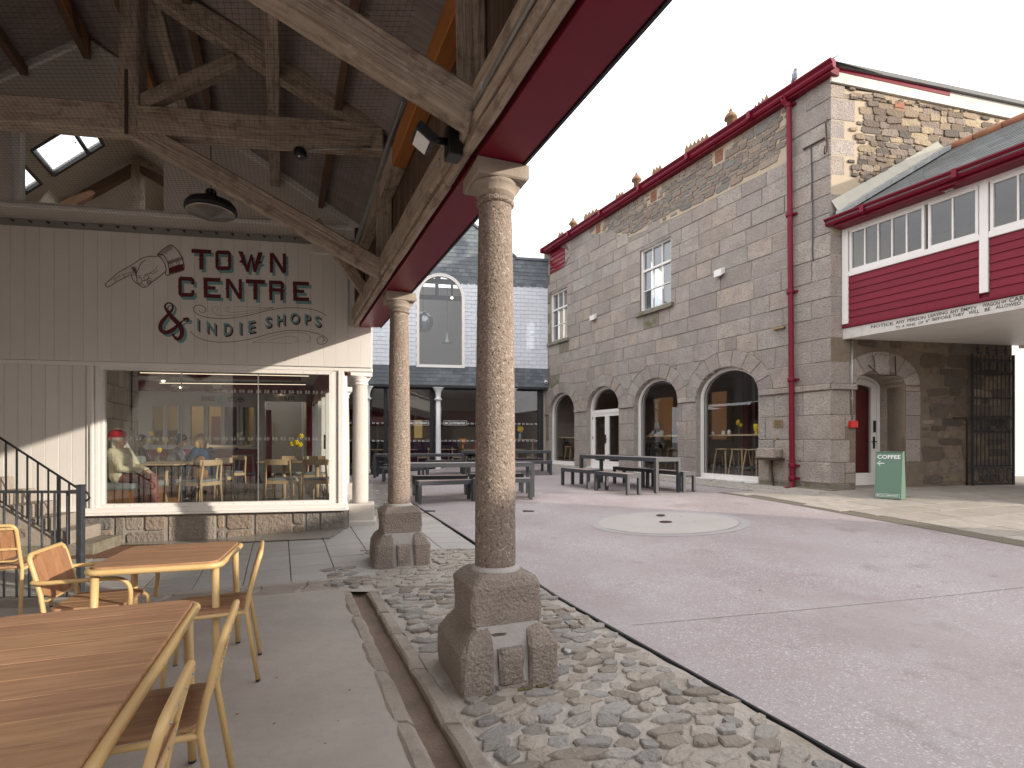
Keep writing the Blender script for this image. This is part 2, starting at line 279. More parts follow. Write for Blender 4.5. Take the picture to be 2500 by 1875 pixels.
def inset(poly, d):
    n = len(poly); A = sum(poly[i][0]*poly[(i+1) % n][1]-poly[(i+1) % n][0]*poly[i][1] for i in range(n)); sg = 1 if A > 0 else -1
    o = []
    for i in range(n):
        a, b, c = Vector(poly[i-1]), Vector(poly[i]), Vector(poly[(i+1) % n])
        d1 = (b-a); d2 = (c-b)
        if d1.length < 1e-6 or d2.length < 1e-6: o.append(tuple(b)); continue
        d1.normalize(); d2.normalize(); n1 = Vector((-d1.y, d1.x))*sg; n2 = Vector((-d2.y, d2.x))*sg
        m = n1+n2
        if m.length < .3: m = n1
        else: m = m/m.length/max(.5, (m.normalized().dot(n1)))
        o.append(tuple(b+m*d))
    return o
class MB:
    def __init__(s): s.v = []; s.f = []; s.sm = []
    def add(s, vs, fs, smooth=False):
        k = len(s.v); s.v += [Vector(p) for p in vs]; s.f += [tuple(i+k for i in f) for f in fs]; s.sm += [smooth]*len(fs); return s
    def hexa(s, p):
        return s.add(p, [(0, 3, 2, 1), (4, 5, 6, 7), (0, 1, 5, 4), (1, 2, 6, 5), (2, 3, 7, 6), (3, 0, 4, 7)])
    def box(s, a0, a1, b0, b1, c0, c1, fr=I):
        return s.hexa([fr(a0, b0, c0), fr(a1, b0, c0), fr(a1, b1, c0), fr(a0, b1, c0), fr(a0, b0, c1), fr(a1, b0, c1), fr(a1, b1, c1), fr(a0, b1, c1)])
    def prism(s, poly, n0, n1, fr, ch=0):    # polygon in (s,z), extruded along n
        k = len(poly); vs = [fr(a, n0, c) for a, c in poly]
        if ch:
            vs += [fr(a, n1-ch*.8, c) for a, c in poly]+[fr(a, n1, c) for a, c in inset(poly, ch)]; R = 3
        else:
            vs += [fr(a, n1, c) for a, c in poly]; R = 2
        fs = [tuple(range(k))[::-1], tuple(range((R-1)*k, R*k))]
        for r in range(R-1):
            fs += [(r*k+i, r*k+(i+1) % k, (r+1)*k+(i+1) % k, (r+1)*k+i) for i in range(k)]
        return s.add(vs, fs)
    def bar(s, p0, p1, w, h, up=(0, 0, 1)):
        p0 = Vector(p0); p1 = Vector(p1); d = (p1-p0).normalized(); u = Vector(up); sd = d.cross(u).normalized(); u = sd.cross(d).normalized()
        q = []
        for p in (p0, p1):
            q += [p-sd*w/2-u*h/2, p+sd*w/2-u*h/2, p+sd*w/2+u*h/2, p-sd*w/2+u*h/2]
        return s.hexa(q)
    def tube(s, pts, r, seg=8, closed=False, cap=True):
        pts = [Vector(p) for p in pts]; n = len(pts); rs = r if isinstance(r, (list, tuple)) else [r]*n
        k0 = len(s.v); up = None
        for i, p in enumerate(pts):
            a = pts[i-1] if (i > 0 or closed) else p; b = pts[(i+1) % n] if (i < n-1 or closed) else p
            t = (b-a).normalized()
            if up is None: up = t.orthogonal().normalized()
            else:
                up = (up-t*up.dot(t)); up = up.normalized() if up.length > 1e-4 else t.orthogonal().normalized()
            sd = t.cross(up)
            for j in range(seg):
                an = 2*pi*j/seg; s.v.append(p+(up*cos(an)+sd*sin(an))*rs[i])
        m = n if closed else n-1
        for i in range(m):
            i2 = (i+1) % n
            for j in range(seg):
                s.f.append((k0+i*seg+j, k0+i*seg+(j+1) % seg, k0+i2*seg+(j+1) % seg, k0+i2*seg+j)); s.sm.append(True)
        if cap and not closed:
            s.f.append(tuple(k0+j for j in range(seg))[::-1]); s.sm.append(False); s.f.append(tuple(k0+(n-1)*seg+j for j in range(seg))); s.sm.append(False)
        return s
    def lathe(s, prof, c=(0, 0, 0), seg=24, ax=None, smooth=True, jit=0):
        c = Vector(c); k0 = len(s.v); R = Vector((0, 0, 1)).rotation_difference(Vector(ax)).to_matrix() if ax else Matrix.Identity(3)
        for r, z in prof:
            for j in range(seg):
                a = 2*pi*j/seg; rr = r*(1+random.uniform(-jit, jit)); s.v.append(c+R @ Vector((rr*cos(a), rr*sin(a), z)))
        for i in range(len(prof)-1):
            for j in range(seg):
                s.f.append((k0+i*seg+j, k0+i*seg+(j+1) % seg, k0+(i+1)*seg+(j+1) % seg, k0+(i+1)*seg+j)); s.sm.append(smooth)
        s.f.append(tuple(k0+j for j in range(seg))[::-1]); s.sm.append(False)
        s.f.append(tuple(k0+(len(prof)-1)*seg+j for j in range(seg))); s.sm.append(False)
        return s
    def ball(s, c, r, seg=12, rings=8, sc=(1, 1, 1)):
        c = Vector(c); k0 = len(s.v)
        for i in range(rings+1):
            th = pi*i/rings
            for j in range(seg):
                a = 2*pi*j/seg; s.v.append(c+Vector((r*sc[0]*sin(th)*cos(a), r*sc[1]*sin(th)*sin(a), -r*sc[2]*cos(th))))
        for i in range(rings):
            for j in range(seg):
                s.f.append((k0+i*seg+j, k0+i*seg+(j+1) % seg, k0+(i+1)*seg+(j+1) % seg, k0+(i+1)*seg+j)); s.sm.append(True)
        return s
    def mesh(s, name):
        me = bpy.data.meshes.new(name); me.from_pydata([tuple(v) for v in s.v], [], s.f)
        me.polygons.foreach_set('use_smooth', s.sm); me.update(); return me
    def build(s, name, mat, parent=None, bevel=0, label=None, fix=True):
        off = parent_loc(parent)
        if off.length > 0: s.v = [v-off for v in s.v]
        me = s.mesh(name); me.materials.append(mt[mat] if isinstance(mat, str) else mat)
        if fix and len(s.f) < 60000:
            b = bmesh.new(); b.from_mesh(me); bmesh.ops.recalc_face_normals(b, faces=b.faces); b.to_mesh(me); b.free()
        o = bpy.data.objects.new(name, me); COL.objects.link(o); o.parent = parent
        if bevel:
            bv = o.modifiers.new('bevel', 'BEVEL'); bv.width = bevel; bv.segments = 2; bv.limit_method = 'ANGLE'; bv.angle_limit = rad(40)
        if label: o['label'] = label
        return o
PL = {}
def parent_loc(p):
    v = Vector((0, 0, 0))
    while p is not None:
        v = v+PL.get(p.name, Vector((0, 0, 0))); p = p.parent
    return v
def thing(name, label, cat, loc=(0, 0, 0), rot=0, group=None, local=False):
    o = bpy.data.objects.new(name, None); COL.objects.link(o); o.location = loc; o.rotation_euler = (0, 0, rot)
    o.empty_display_size = .2
    o['label'] = label; o['category'] = cat
    if group: o['group'] = group
    if not local: PL[o.name] = Vector(loc)     # parts are given in world coordinates
    return o
def tag(o, label, cat, group=None):
    o['label'] = label; o['category'] = cat
    if group: o['group'] = group
    return o
def struct(o): o['kind'] = 'structure'; return o
def stuff(o): o['kind'] = 'stuff'; return o
def copy_tree(o, parent=None):
    c = o.copy(); COL.objects.link(c); c.parent = parent
    for ch in list(o.children): copy_tree(ch, c)
    return c
def place(mesh_src, name, parent, loc, rz=0, sc=(1, 1, 1), rot=None):
    o = bpy.data.objects.new(name, mesh_src); COL.objects.link(o); o.parent = parent
    o.location = Vector(loc)-parent_loc(parent); o.rotation_euler = rot if rot else (0, 0, rz); o.scale = sc; return o
def beam(name, p0, p1, w, h, mat, parent, up=(0, 0, 1), bevel=.008):
    """a timber with its own axes: local x runs along it, so the grain follows"""
    p0 = Vector(p0); p1 = Vector(p1); d = p1-p0; Ln = d.length; d.normalize(); u = Vector(up); sd = u.cross(d).normalized(); u = d.cross(sd)
    b = MB(); n = max(2, int(Ln/.4)); rj = random.Random(sum(map(ord, name))+int(Ln*1000))
    ring = []
    for i in range(n+1):
        x = Ln*i/n; j = lambda: rj.uniform(-.006, .006) if Ln > 1 else 0
        ring.append([(x, -w/2+j(), -h/2+j()), (x, w/2+j(), -h/2+j()), (x, w/2+j(), h/2+j()), (x, -w/2+j(), h/2+j())])
    vs = [p for r in ring for p in r]; fs = [(0, 1, 2, 3)[::-1], tuple(n*4+k for k in (0, 1, 2, 3))]
    for i in range(n):
        for k in range(4): fs.append((i*4+k, i*4+(k+1) % 4, i*4+4+(k+1) % 4, i*4+4+k))
    b.add(vs, fs); me = b.mesh(name); me.materials.append(mt[mat])
    bm_ = bmesh.new(); bm_.from_mesh(me); bmesh.ops.recalc_face_normals(bm_, faces=bm_.faces); bm_.to_mesh(me); bm_.free()
    o = bpy.data.objects.new(name, me); COL.objects.link(o)
    R = Matrix((d, sd, u)).transposed().to_4x4(); o.parent = parent
    o.matrix_basis = Matrix.Translation(p0-parent_loc(parent)) @ R
    if bevel:
        bv = o.modifiers.new('bevel', 'BEVEL'); bv.width = bevel; bv.segments = 1; bv.limit_method = 'ANGLE'
    return o
def text_poly(body, bold=False):
    cu = bpy.data.curves.new('t', 'FONT'); cu.body = body; cu.size = 1; cu.resolution_u = 3
    if bold: cu.offset = .022
    ob = bpy.data.objects.new('t', cu); COL.objects.link(ob)
    dg = bpy.context.evaluated_depsgraph_get(); me = ob.evaluated_get(dg).to_mesh()
    vs = [tuple(v.co) for v in me.vertices]; fs = [tuple(p.vertices) for p in me.polygons]
    ob.evaluated_get(dg).to_mesh_clear(); bpy.data.objects.remove(ob); bpy.data.curves.remove(cu)
    x0 = min(v[0] for v in vs); x1 = max(v[0] for v in vs); y0 = min(v[1] for v in vs); y1 = max(v[1] for v in vs)
    return [((v[0]-x0)/(x1-x0), (v[1]-y0)/(y1-y0)) for v in vs], fs, (x1-x0)/(y1-y0)
def text(body, fr, L, Rr, h, off, mat, parent, bold=False, name='lettering', shear=0, mb=None):
    """flat lettering on a wall; L and Rr are the two ends of the base line in (s,z)"""
    vs, fs, _ = text_poly(body, bold)
    m = mb or MB(); P = []
    for x, y in vs:
        P.append(fr(L[0]+(Rr[0]-L[0])*x+shear*y*h*(1 if Rr[0] > L[0] else -1), off, L[1]+(Rr[1]-L[1])*x+y*h))
    m.add(P, fs)
    if mb is None: return m.build(name, mat, parent, fix=False)
def ribbon(m, pts, w, fr, off):
    """stroke of varying width along (s,z) points"""
    n = len(pts); ws = w if isinstance(w, (list, tuple)) else [w]*n; V2 = []
    for i, p in enumerate(pts):
        a = Vector(pts[max(0, i-1)]); b = Vector(pts[min(n-1, i+1)]); t = (b-a)
        t = t.normalized() if t.length > 1e-9 else Vector((1, 0)); nn = Vector((-t.y, t.x))*ws[i]/2; p = Vector(p)
        V2 += [fr(*( (p+nn).x, off, (p+nn).y)), fr((p-nn).x, off, (p-nn).y)]
    m.add(V2, [(2*i, 2*i+1, 2*i+3, 2*i+2) for i in range(n-1)])
def smooth_pts(pts, k=6):
    o = []; n = len(pts)
    for i in range(n-1):
        p0 = pts[max(0, i-1)]; p1 = pts[i]; p2 = pts[i+1]; p3 = pts[min(n-1, i+2)]
        for j in range(k):
            t = j/k
            o.append(tuple(.5*((2*p1[c])+(-p0[c]+p2[c])*t+(2*p0[c]-5*p1[c]+4*p2[c]-p3[c])*t*t+(-p0[c]+3*p1[c]-3*p2[c]+p3[c])*t**3) for c in range(len(p1))))
    o.append(tuple(pts[-1])); return o
# ================================================================ GROUND
def sheet(name, mat, f, us, vs_, parent=None, kind=True, dz=0):
    m = MB(); P = [[f(u, v) for v in vs_] for u in us]; nv = len(vs_)
    m.add([Vector((p[0], p[1], G(p[0], p[1])+dz+(p[2] if len(p) > 2 else 0))) for r in P for p in r],
          [(i*nv+j, (i+1)*nv+j, (i+1)*nv+j+1, i*nv+j+1) for i in range(len(us)-1) for j in range(nv-1)], True)
    o = m.build(name, mat, parent, fix=False)
    return struct(o) if kind else o
def lin(a, b, n): return [a+(b-a)*i/n for i in range(n+1)]
Q = lambda q, y: (q-.4354*y, y)
struct(MB().add([(-900, -900, -.25), (900, -900, -.25), (900, 900, -.25), (-900, 900, -.25)], [(0, 1, 2, 3)]).build('ground', 'bed_gravel', fix=False))
yard = sheet('terrazzo_yard', 'terrazzo', Q, lin(2.66, 17, 30), lin(-4, 25, 60), dz=.012)
# thin pale movement joint across the yard, and the dark steel edge strip
A, B = gp(1545, 1530), gp(2499, 1437)
m = MB(); dirv = (B-A).normalized(); nn = Vector((-dirv.y, dirv.x, 0)); pts = [A+dirv*t for t in lin(0, 15, 40)]
m.add([Vector((p.x, p.y, G(p.x, p.y)+.022))+nn*k for p in pts for k in (-.005, .005)], [(2*i, 2*i+1, 2*i+3, 2*i+2) for i in range(40)])
m.build('movement_joint', 'mortar_pale', yard, fix=False)
m = MB(); ys = lin(-3, 24, 80); rr = random.Random(3)
for i in range(80):
    q0, q1 = 2.645+rr.uniform(-.006, .006), 2.668
    a, b = Q(q0, ys[i]), Q(q1, ys[i]); c, d = Q(q1, ys[i+1]), Q(q0, ys[i+1])
    m.hexa([(p[0], p[1], G(*p)-.05) for p in (a, b, c, d)]+[(p[0], p[1], G(*p)+.017) for p in (a, b, c, d)])
m.build('edge_strip', 'black', yard)
# pale round inset in the yard with two small drain plates
def disc(name, mat, ru, rv, cu, cv, dz, parent, ring=None):
    m = MB(); n = 48; P = [gp(cu+ru*cos(2*pi*i/n), cv+rv*sin(2*pi*i/n)) for i in range(n)]
    if ring:
        P2 = [gp(cu+ring[0]*cos(2*pi*i/n), cv+ring[1]*sin(2*pi*i/n)) for i in range(n)]
        m.add([p+Vector((0, 0, dz)) for p in P+P2], [(i, (i+1) % n, n+(i+1) % n, n+i) for i in range(n)])
    else: m.add([p+Vector((0, 0, dz)) for p in P], [tuple(range(n))])
    return m.build(name, mat, parent, fix=False)
mt['pale_ring'] = M('pale_ring', (.345, .325, .325), .8, layers=[('n', 20, (.28, .28, .28), .5, .8, .6)], bump=(60, .2, .005))
mt['pale_disc'] = M('pale_disc', (.41, .375, .355), .8, layers=[('n', 1.5, (.36, .33, .30), .45, .75, .8), ('n', 40, (.33, .31, .29), .55, .8, .5)], bump=(60, .2, .005))
disc('round_border', 'pale_ring', 195, 30.5, 1637, 1281, .016, yard, (172, 27))
disc('round_inset', 'pale_disc', 172, 27, 1632, 1279, .016, yard)
for cu, cv, ru in ((1613, 1261, 11), (1625, 1277, 16)): disc('drain_plate', 'rust', ru, 2.6, cu, cv, .022, yard)
for u, v in ((1050, 1249), (1196, 1262), (1290, 1249)):
    g = gp(u, v); MB().box(g.x-.10, g.x+.10, g.y-.10, g.y+.10, g.z+.0, g.z+.016).build('drain_cover', 'iron', yard)
struct(sheet('interior_floor', 'terrazzo_floor', lambda a, b: (a, b, .02), lin(-14, -2.6, 6), lin(7.6, 16.5, 6)))
bpy.data.objects['interior_floor'].data.transform(Matrix.Identity(4))
# concrete floor under the hall
floor = sheet('concrete_floor', 'concrete', Q, lin(-9, .63, 12)[:-1]+[.20, .63], lin(-6, 5.35, 20), dz=.0)
# worn curb stones at the far edge of the concrete floor
def curbY(x): return 5.75+.36*(x+1.73) if x > -3.57 else 5.09+.10*(x+3.57)
x = -6.6; rr = random.Random(5)
curb = thing('threshold_course', 'row of worn flat threshold stones between concrete floor and tiled ramp', 'kerb', (-3, 5.2, 0))
while x < -1.75:
    wd = rr.uniform(.4, .75); x1 = min(x+wd, -1.72)
    if x1-x < .1: break
    y0, y1 = curbY(x+.01), curbY(x1-.01)
    poly = [(x+.012, y0-.36), (x1-.012, y1-.36), (x1-.012, y1-.09), (x+.012, y0-.09)]
    m = MB(); z0 = lambda p: G(p[0], 5.0)
    ip = inset(poly, .015)
    m.add([(p[0], p[1], -.08) for p in poly]+[(p[0], p[1], z0(p)+.004) for p in poly]+[(p[0], p[1], z0(p)+.018) for p in ip],
          [(4, 5, 1, 0), (5, 6, 2, 1), (6, 7, 3, 2), (7, 4, 0, 3), (4, 5, 9, 8), (5, 6, 10, 9), (6, 7, 11, 10), (7, 4, 8, 11), (8, 9, 10, 11)])
    m.build('kerb_stone', 'gutter_stone', curb)
    poly = [(x+.006, y0-.085), (x1-.006, y1-.085), (x1-.006, y1+.0), (x+.006, y0+.0)]
    m = MB(); m.add([(p[0], p[1], -.08) for p in poly]+[(p[0], p[1], .012+.035) for p in poly], [(4, 5, 1, 0), (5, 6, 2, 1), (6, 7, 3, 2), (7, 4, 0, 3), (4, 5, 6, 7)])
    m.build('kerb_stone', 'concrete', curb); x = x1
# tiled ramp
ramp = sheet('tiled_ramp', 'tile_joint', lambda a, b: (a, curbY(a)+(9.3+.18*a+.4-curbY(a))*b), lin(-7, -.9, 24), lin(0, 1, 12), dz=-.012)
sheet('tiled_ramp_edge', 'tile_joint', lambda a, b: Q(a, b), lin(.9, 2.63, 6), lin(6.95, 9.4, 6), dz=-.012)
tc_ = 0; rr = random.Random(8)
def tile(poly, nm='paving_tile', mat='tile', par=None, h=.008, dz=0):
    m = MB(); jz = rr.uniform(-.002, .002)+dz; ip = inset(poly, .005); k = len(poly)
    zz = lambda p: G(p[0], p[1])+jz
    m.add([(p[0], p[1], zz(p)-.02) for p in poly]+[(p[0], p[1], zz(p)+h-.004) for p in poly]+[(p[0], p[1], zz(p)+h) for p in ip],
          [(i, (i+1) % k, k+(i+1) % k, k+i) for i in range(k)]+[(k+i, k+(i+1) % k, 2*k+(i+1) % k, 2*k+i) for i in range(k)]+[tuple(range(2*k, 3*k))])
    return m.build(nm, mat, par)
def inmat(x, y): return -5.75 < x < -4.62 and y > 6.75+.1*(x+5.7)
for i in range(-12, 7):
    for j in range(0, 12):
        q0 = .62+i*.50; q1 = q0+.49
        def pt(q, t):                        # rows follow the wall, columns follow the hall
            y = t
            for _ in range(20):
                x = q-.4354*y; y = curbY(min(x, -1.2))+.0+t
            return (q-.4354*y, y)
        t0 = j*.335+.02; t1 = t0+.325
        P = [pt(q0, t0), pt(q1, t0), pt(q1, t1), pt(q0, t1)]
        cx = sum(p[0] for p in P)/4; cy = sum(p[1] for p in P)/4
        if cy > 8.85+.18*cx+(.6 if cx > -2.6 else 0): continue
        if cx < -6.8 or inmat(cx, cy): continue
        q = cx+.4354*cy
        if q > 1.05 and cy < 6.95 : continue
        if q > 2.6: continue
        tile([(p[0], p[1]) for p in P] if q1 < 2.62 else [P[0], Q(2.625, P[1][1]), Q(2.625, P[2][1]), P[3]], par=ramp)
        tc_ += 1
# slatted mat at the foot of the stairs
mat_ = thing('entrance_mat', 'brown slatted entrance mat set in the tiles below the big window', 'doormat', (-5.1, 7.3, 0))
m = MB(); m.box(-5.72, -4.6, 6.85, 7.75, -.02, .012); m.build('mat_tray', 'black', mat_)
for i in range(16):
    x = -5.70+i*.068; MB().box(x, x+.05, 6.78+.1*(x+5.7), 7.72+.1*(x+5.7), .0, .024).build('slat', 'rubble', mat_).data.materials[0] = M('mat_slat', (.13, .065, .04), .8) if 'mat_slat' not in bpy.data.materials else bpy.data.materials['mat_slat']
# gutter along the concrete floor
gut = thing('stone_gutter', 'shallow stone drainage gutter beside the cobbled strip', 'gutter', (.2, 2, 0))
sheet('channel_bed', 'gutter_bed', lambda a, b: (*Q(a, b), -.055+.02*abs((a-.79)/.1)), lin(.68, .90, 4), lin(-3, 5.45, 40), gut, kind=False)
for side, (qa, qb) in enumerate(((.60, .715), (.865, .99))):
    y = -1.5; rr = random.Random(20+side)
    while y < 5.35:
        L_ = rr.uniform(.42, .8); y1 = min(y+L_, 5.42); m = MB(); n = 5; rows = []
        for i in range(n+1):
            yy = y+.008+(y1-y-.016)*i/n; j = lambda: rr.uniform(-.007, .007); e = .012 if i in (0, n) else 0
            h = .012+rr.uniform(-.004, .004)
            prof = [(qa, -.09), (qa+j(), h-.014-e), (qa+.02+j(), h-e), (qb-.03+j(), h+.002-e), (qb+j(), h-.025-e), (qb, -.09)]
            rows += [(*Q(q, yy), z) for q, z in prof]
        k = 6
        fs = [(i*k+c, i*k+c+1, (i+1)*k+c+1, (i+1)*k+c) for i in range(n) for c in range(k-1)]+[tuple(range(k))[::-1], tuple(range(n*k, n*k+k))]
        m.add(rows, fs, False); m.build('gutter_stone', 'gutter_stone', gut); y = y1
# cobbled strip
cob = sheet('cobbled_strip', 'cobble_bed', lambda q, y: (*Q(q, y), .004*sin(9*q+3*y)+.004*sin(17*y-5*q)), lin(.97, 2.64, 24), lin(-2, 6.98, 110), dz=.0)
sheet('cobbled_strip_link', 'cobble_bed', lambda q, y: (*Q(q, y), .0), lin(.40, .98, 6), lin(5.3, 6.15, 10), dz=-.004)
cob2 = sheet('cobbles_by_colonnade', 'cobble_bed', lambda q, y: (*Q(q, y), .0), lin(.7, 2.64, 10), lin(8.7, 21, 24), dz=-.002)
def stone_mesh(rnd, a, b, h, k=9):
    """one domed angular cobble, a by b, top at h"""
    ang = sorted(2*pi*i/k+rnd.uniform(-.34, .34) for i in range(k)); P = []
    rad_ = [rnd.uniform(.80, 1.16) for _ in ang]; sk = rnd.uniform(-.25, .25)
    m = MB()
    for f, z in ((1.0, -.03), (1.0, h*.45), (.93, h*.88), (.76, h)):
        for an, r_ in zip(ang, rad_):
            x = a*r_*f*cos(an); y = b*r_*f*sin(an); m.v.append(Vector((x+sk*y, y, z+(rnd.uniform(-.003, .003) if f < 1 else 0)+(x*rnd_tilt[0]+y*rnd_tilt[1] if z > 0 else 0))))
    for r_ in range(3):
        for i in range(k):
            m.f.append((r_*k+i, r_*k+(i+1) % k, (r_+1)*k+(i+1) % k, (r_+1)*k+i)); m.sm.append(r_ > 1)
    m.f.append(tuple(range(3*k, 4*k))); m.sm.append(False)
    me = m.mesh('cobble'); me.materials.append(mt['cobble']); return me
rr = random.Random(11); protos = []
for i in range(26):
    rnd_tilt = (rr.uniform(-.09, .09), rr.uniform(-.12, .12)); protos.append(stone_mesh(rr, .083*rr.uniform(.85, 1.2), .052*rr.uniform(.85, 1.15), .016*rr.uniform(.6, 1.5), rr.choice((5, 6, 7, 8))))
def cobbles(par, q0, q1, y0, y1, limit, skip, sc0=1.0, ang0=.36):
    """rows of individual stones; the nearest ones are parts, the rest one mesh"""
    n = 0; rest = MB(); y = y0; row = 0
    while y < y1:
        q = q0+rr.uniform(.02, .09)
        rh = rr.uniform(.088, .118)*sc0
        while q < q1-.05:
            L_ = rr.uniform(.10, .235)*sc0; c = q+L_/2; yy = y+rr.uniform(-.014, .014)+.12*(c-q0)*0
            p = Q(c, yy); g = G(*p)
            if not skip(p[0], p[1], c) and c < q1-.04:
                me = rr.choice(protos); sx = L_/.158; rz = ang0+rr.uniform(-.38, .38); s3 = rr.uniform(.8, 1.25)
                if rr.random() < .18: rz += rr.uniform(.6, 1.2); sx *= .7
                if n < limit: place(me, 'cobble', par, (p[0], p[1], g+.0), rz, (sx, sc0*rh/.1, s3))
                else:
                    R = Matrix.Translation((p[0], p[1], g)) @ Matrix.Rotation(rz, 4, 'Z') @ Matrix.Diagonal((sx, sc0*rh/.1, s3, 1))
                    rest.add([R @ v.co for v in me.vertices], [tuple(f.vertices) for f in me.polygons])
                n += 1
            q += L_*.98
        y += rh; row += 1
    if rest.v: stuff(rest.build('far_cobbles', 'cobble', par, fix=False))
def in_ped(x, y, q):
    for cx, cy in ((-.11, 3.5), (-1.36, 6.42)):
        dx, dy = x-cx, y-cy; a = dx*.93+dy*.36; b = -dx*.38+dy*.92
        if abs(a) < .35 and abs(b) < .33: return True
    return False
cobbles(cob, .97, 2.63, 1.9, 6.92, 300, in_ped)
cobbles(bpy.data.objects['cobbled_strip_link'], .45, .97, 5.45, 6.1, 300, lambda x, y, q: False)
cobbles(cob2, .95, 2.6, 9.3, 19, 0, lambda x, y, q: abs(q-1.34) < .3 and False, 1.2)
for p in ((1197+10, 1493), (1386, 1595)):    # two small steel studs among the cobbles
    g = gp(*p); MB().lathe([(.028, -.01), (.028, .022), (.02, .026)], g, 16).build('steel_stud', 'galv', cob)
# cobbles and flags by the granite building
bed = sheet('wall_foot_paving', 'cobble_bed', lambda a, b: tuple(FR(a, b, 0))[:2], lin(-.2, 11.5, 24), lin(0, 1.15, 5), dz=.02)
rest = MB()
for i in range(560):
    a = rr.uniform(-.1, 11.3); b = rr.uniform(.06, 1.1); p = FR(a, b, 0)
    if i > 300 and a > 6: a = rr.uniform(0, 6); p = FR(a, b, 0)
    me = rr.choice(protos); R = Matrix.Translation((p.x, p.y, G(p.x, p.y)+.018)) @ Matrix.Rotation(rr.uniform(-.5, .5)-.2, 4, 'Z') @ Matrix.Diagonal((1.5, 1.2, .9, 1))
    rest.add([R @ v.co for v in me.vertices], [tuple(f.vertices) for f in me.polygons])
stuff(rest.build('foot_cobbles', 'cobble', bed, fix=False))
def fl(u, v):                                # large worn flagstones in front of the gable and into the lane
    return tuple(Vector((5.55, 9.95))+Vector((.984, .177))*u*0+(Vector((.444, -.896))*v)+Vector((1, .22)).normalized()*u)
flg = sheet('lane_paving', 'stone_dark_joint', fl, lin(-.5, 9, 20), lin(-1.6, 7, 20), dz=.018)
flg2 = sheet('lane_paving_far', 'flag', fl, lin(4, 13, 4), lin(-9, -1.5, 4), dz=.016)
u = -.45; rr = random.Random(4); v = -1.5
while v < 6.6:
    hv = rr.uniform(.45, .7); u = -.45+rr.uniform(-.0, .3)
    while u < 7.5:
        L_ = rr.uniform(.6, 1.4); P = [fl(u+.012, v+.012), fl(u+L_-.012, v+.012), fl(u+L_-.012, v+hv-.012), fl(u+.012, v+hv-.012)]
        tile(P, 'flagstone', 'flag', flg, h=.014, dz=.016); u += L_
    v += hv

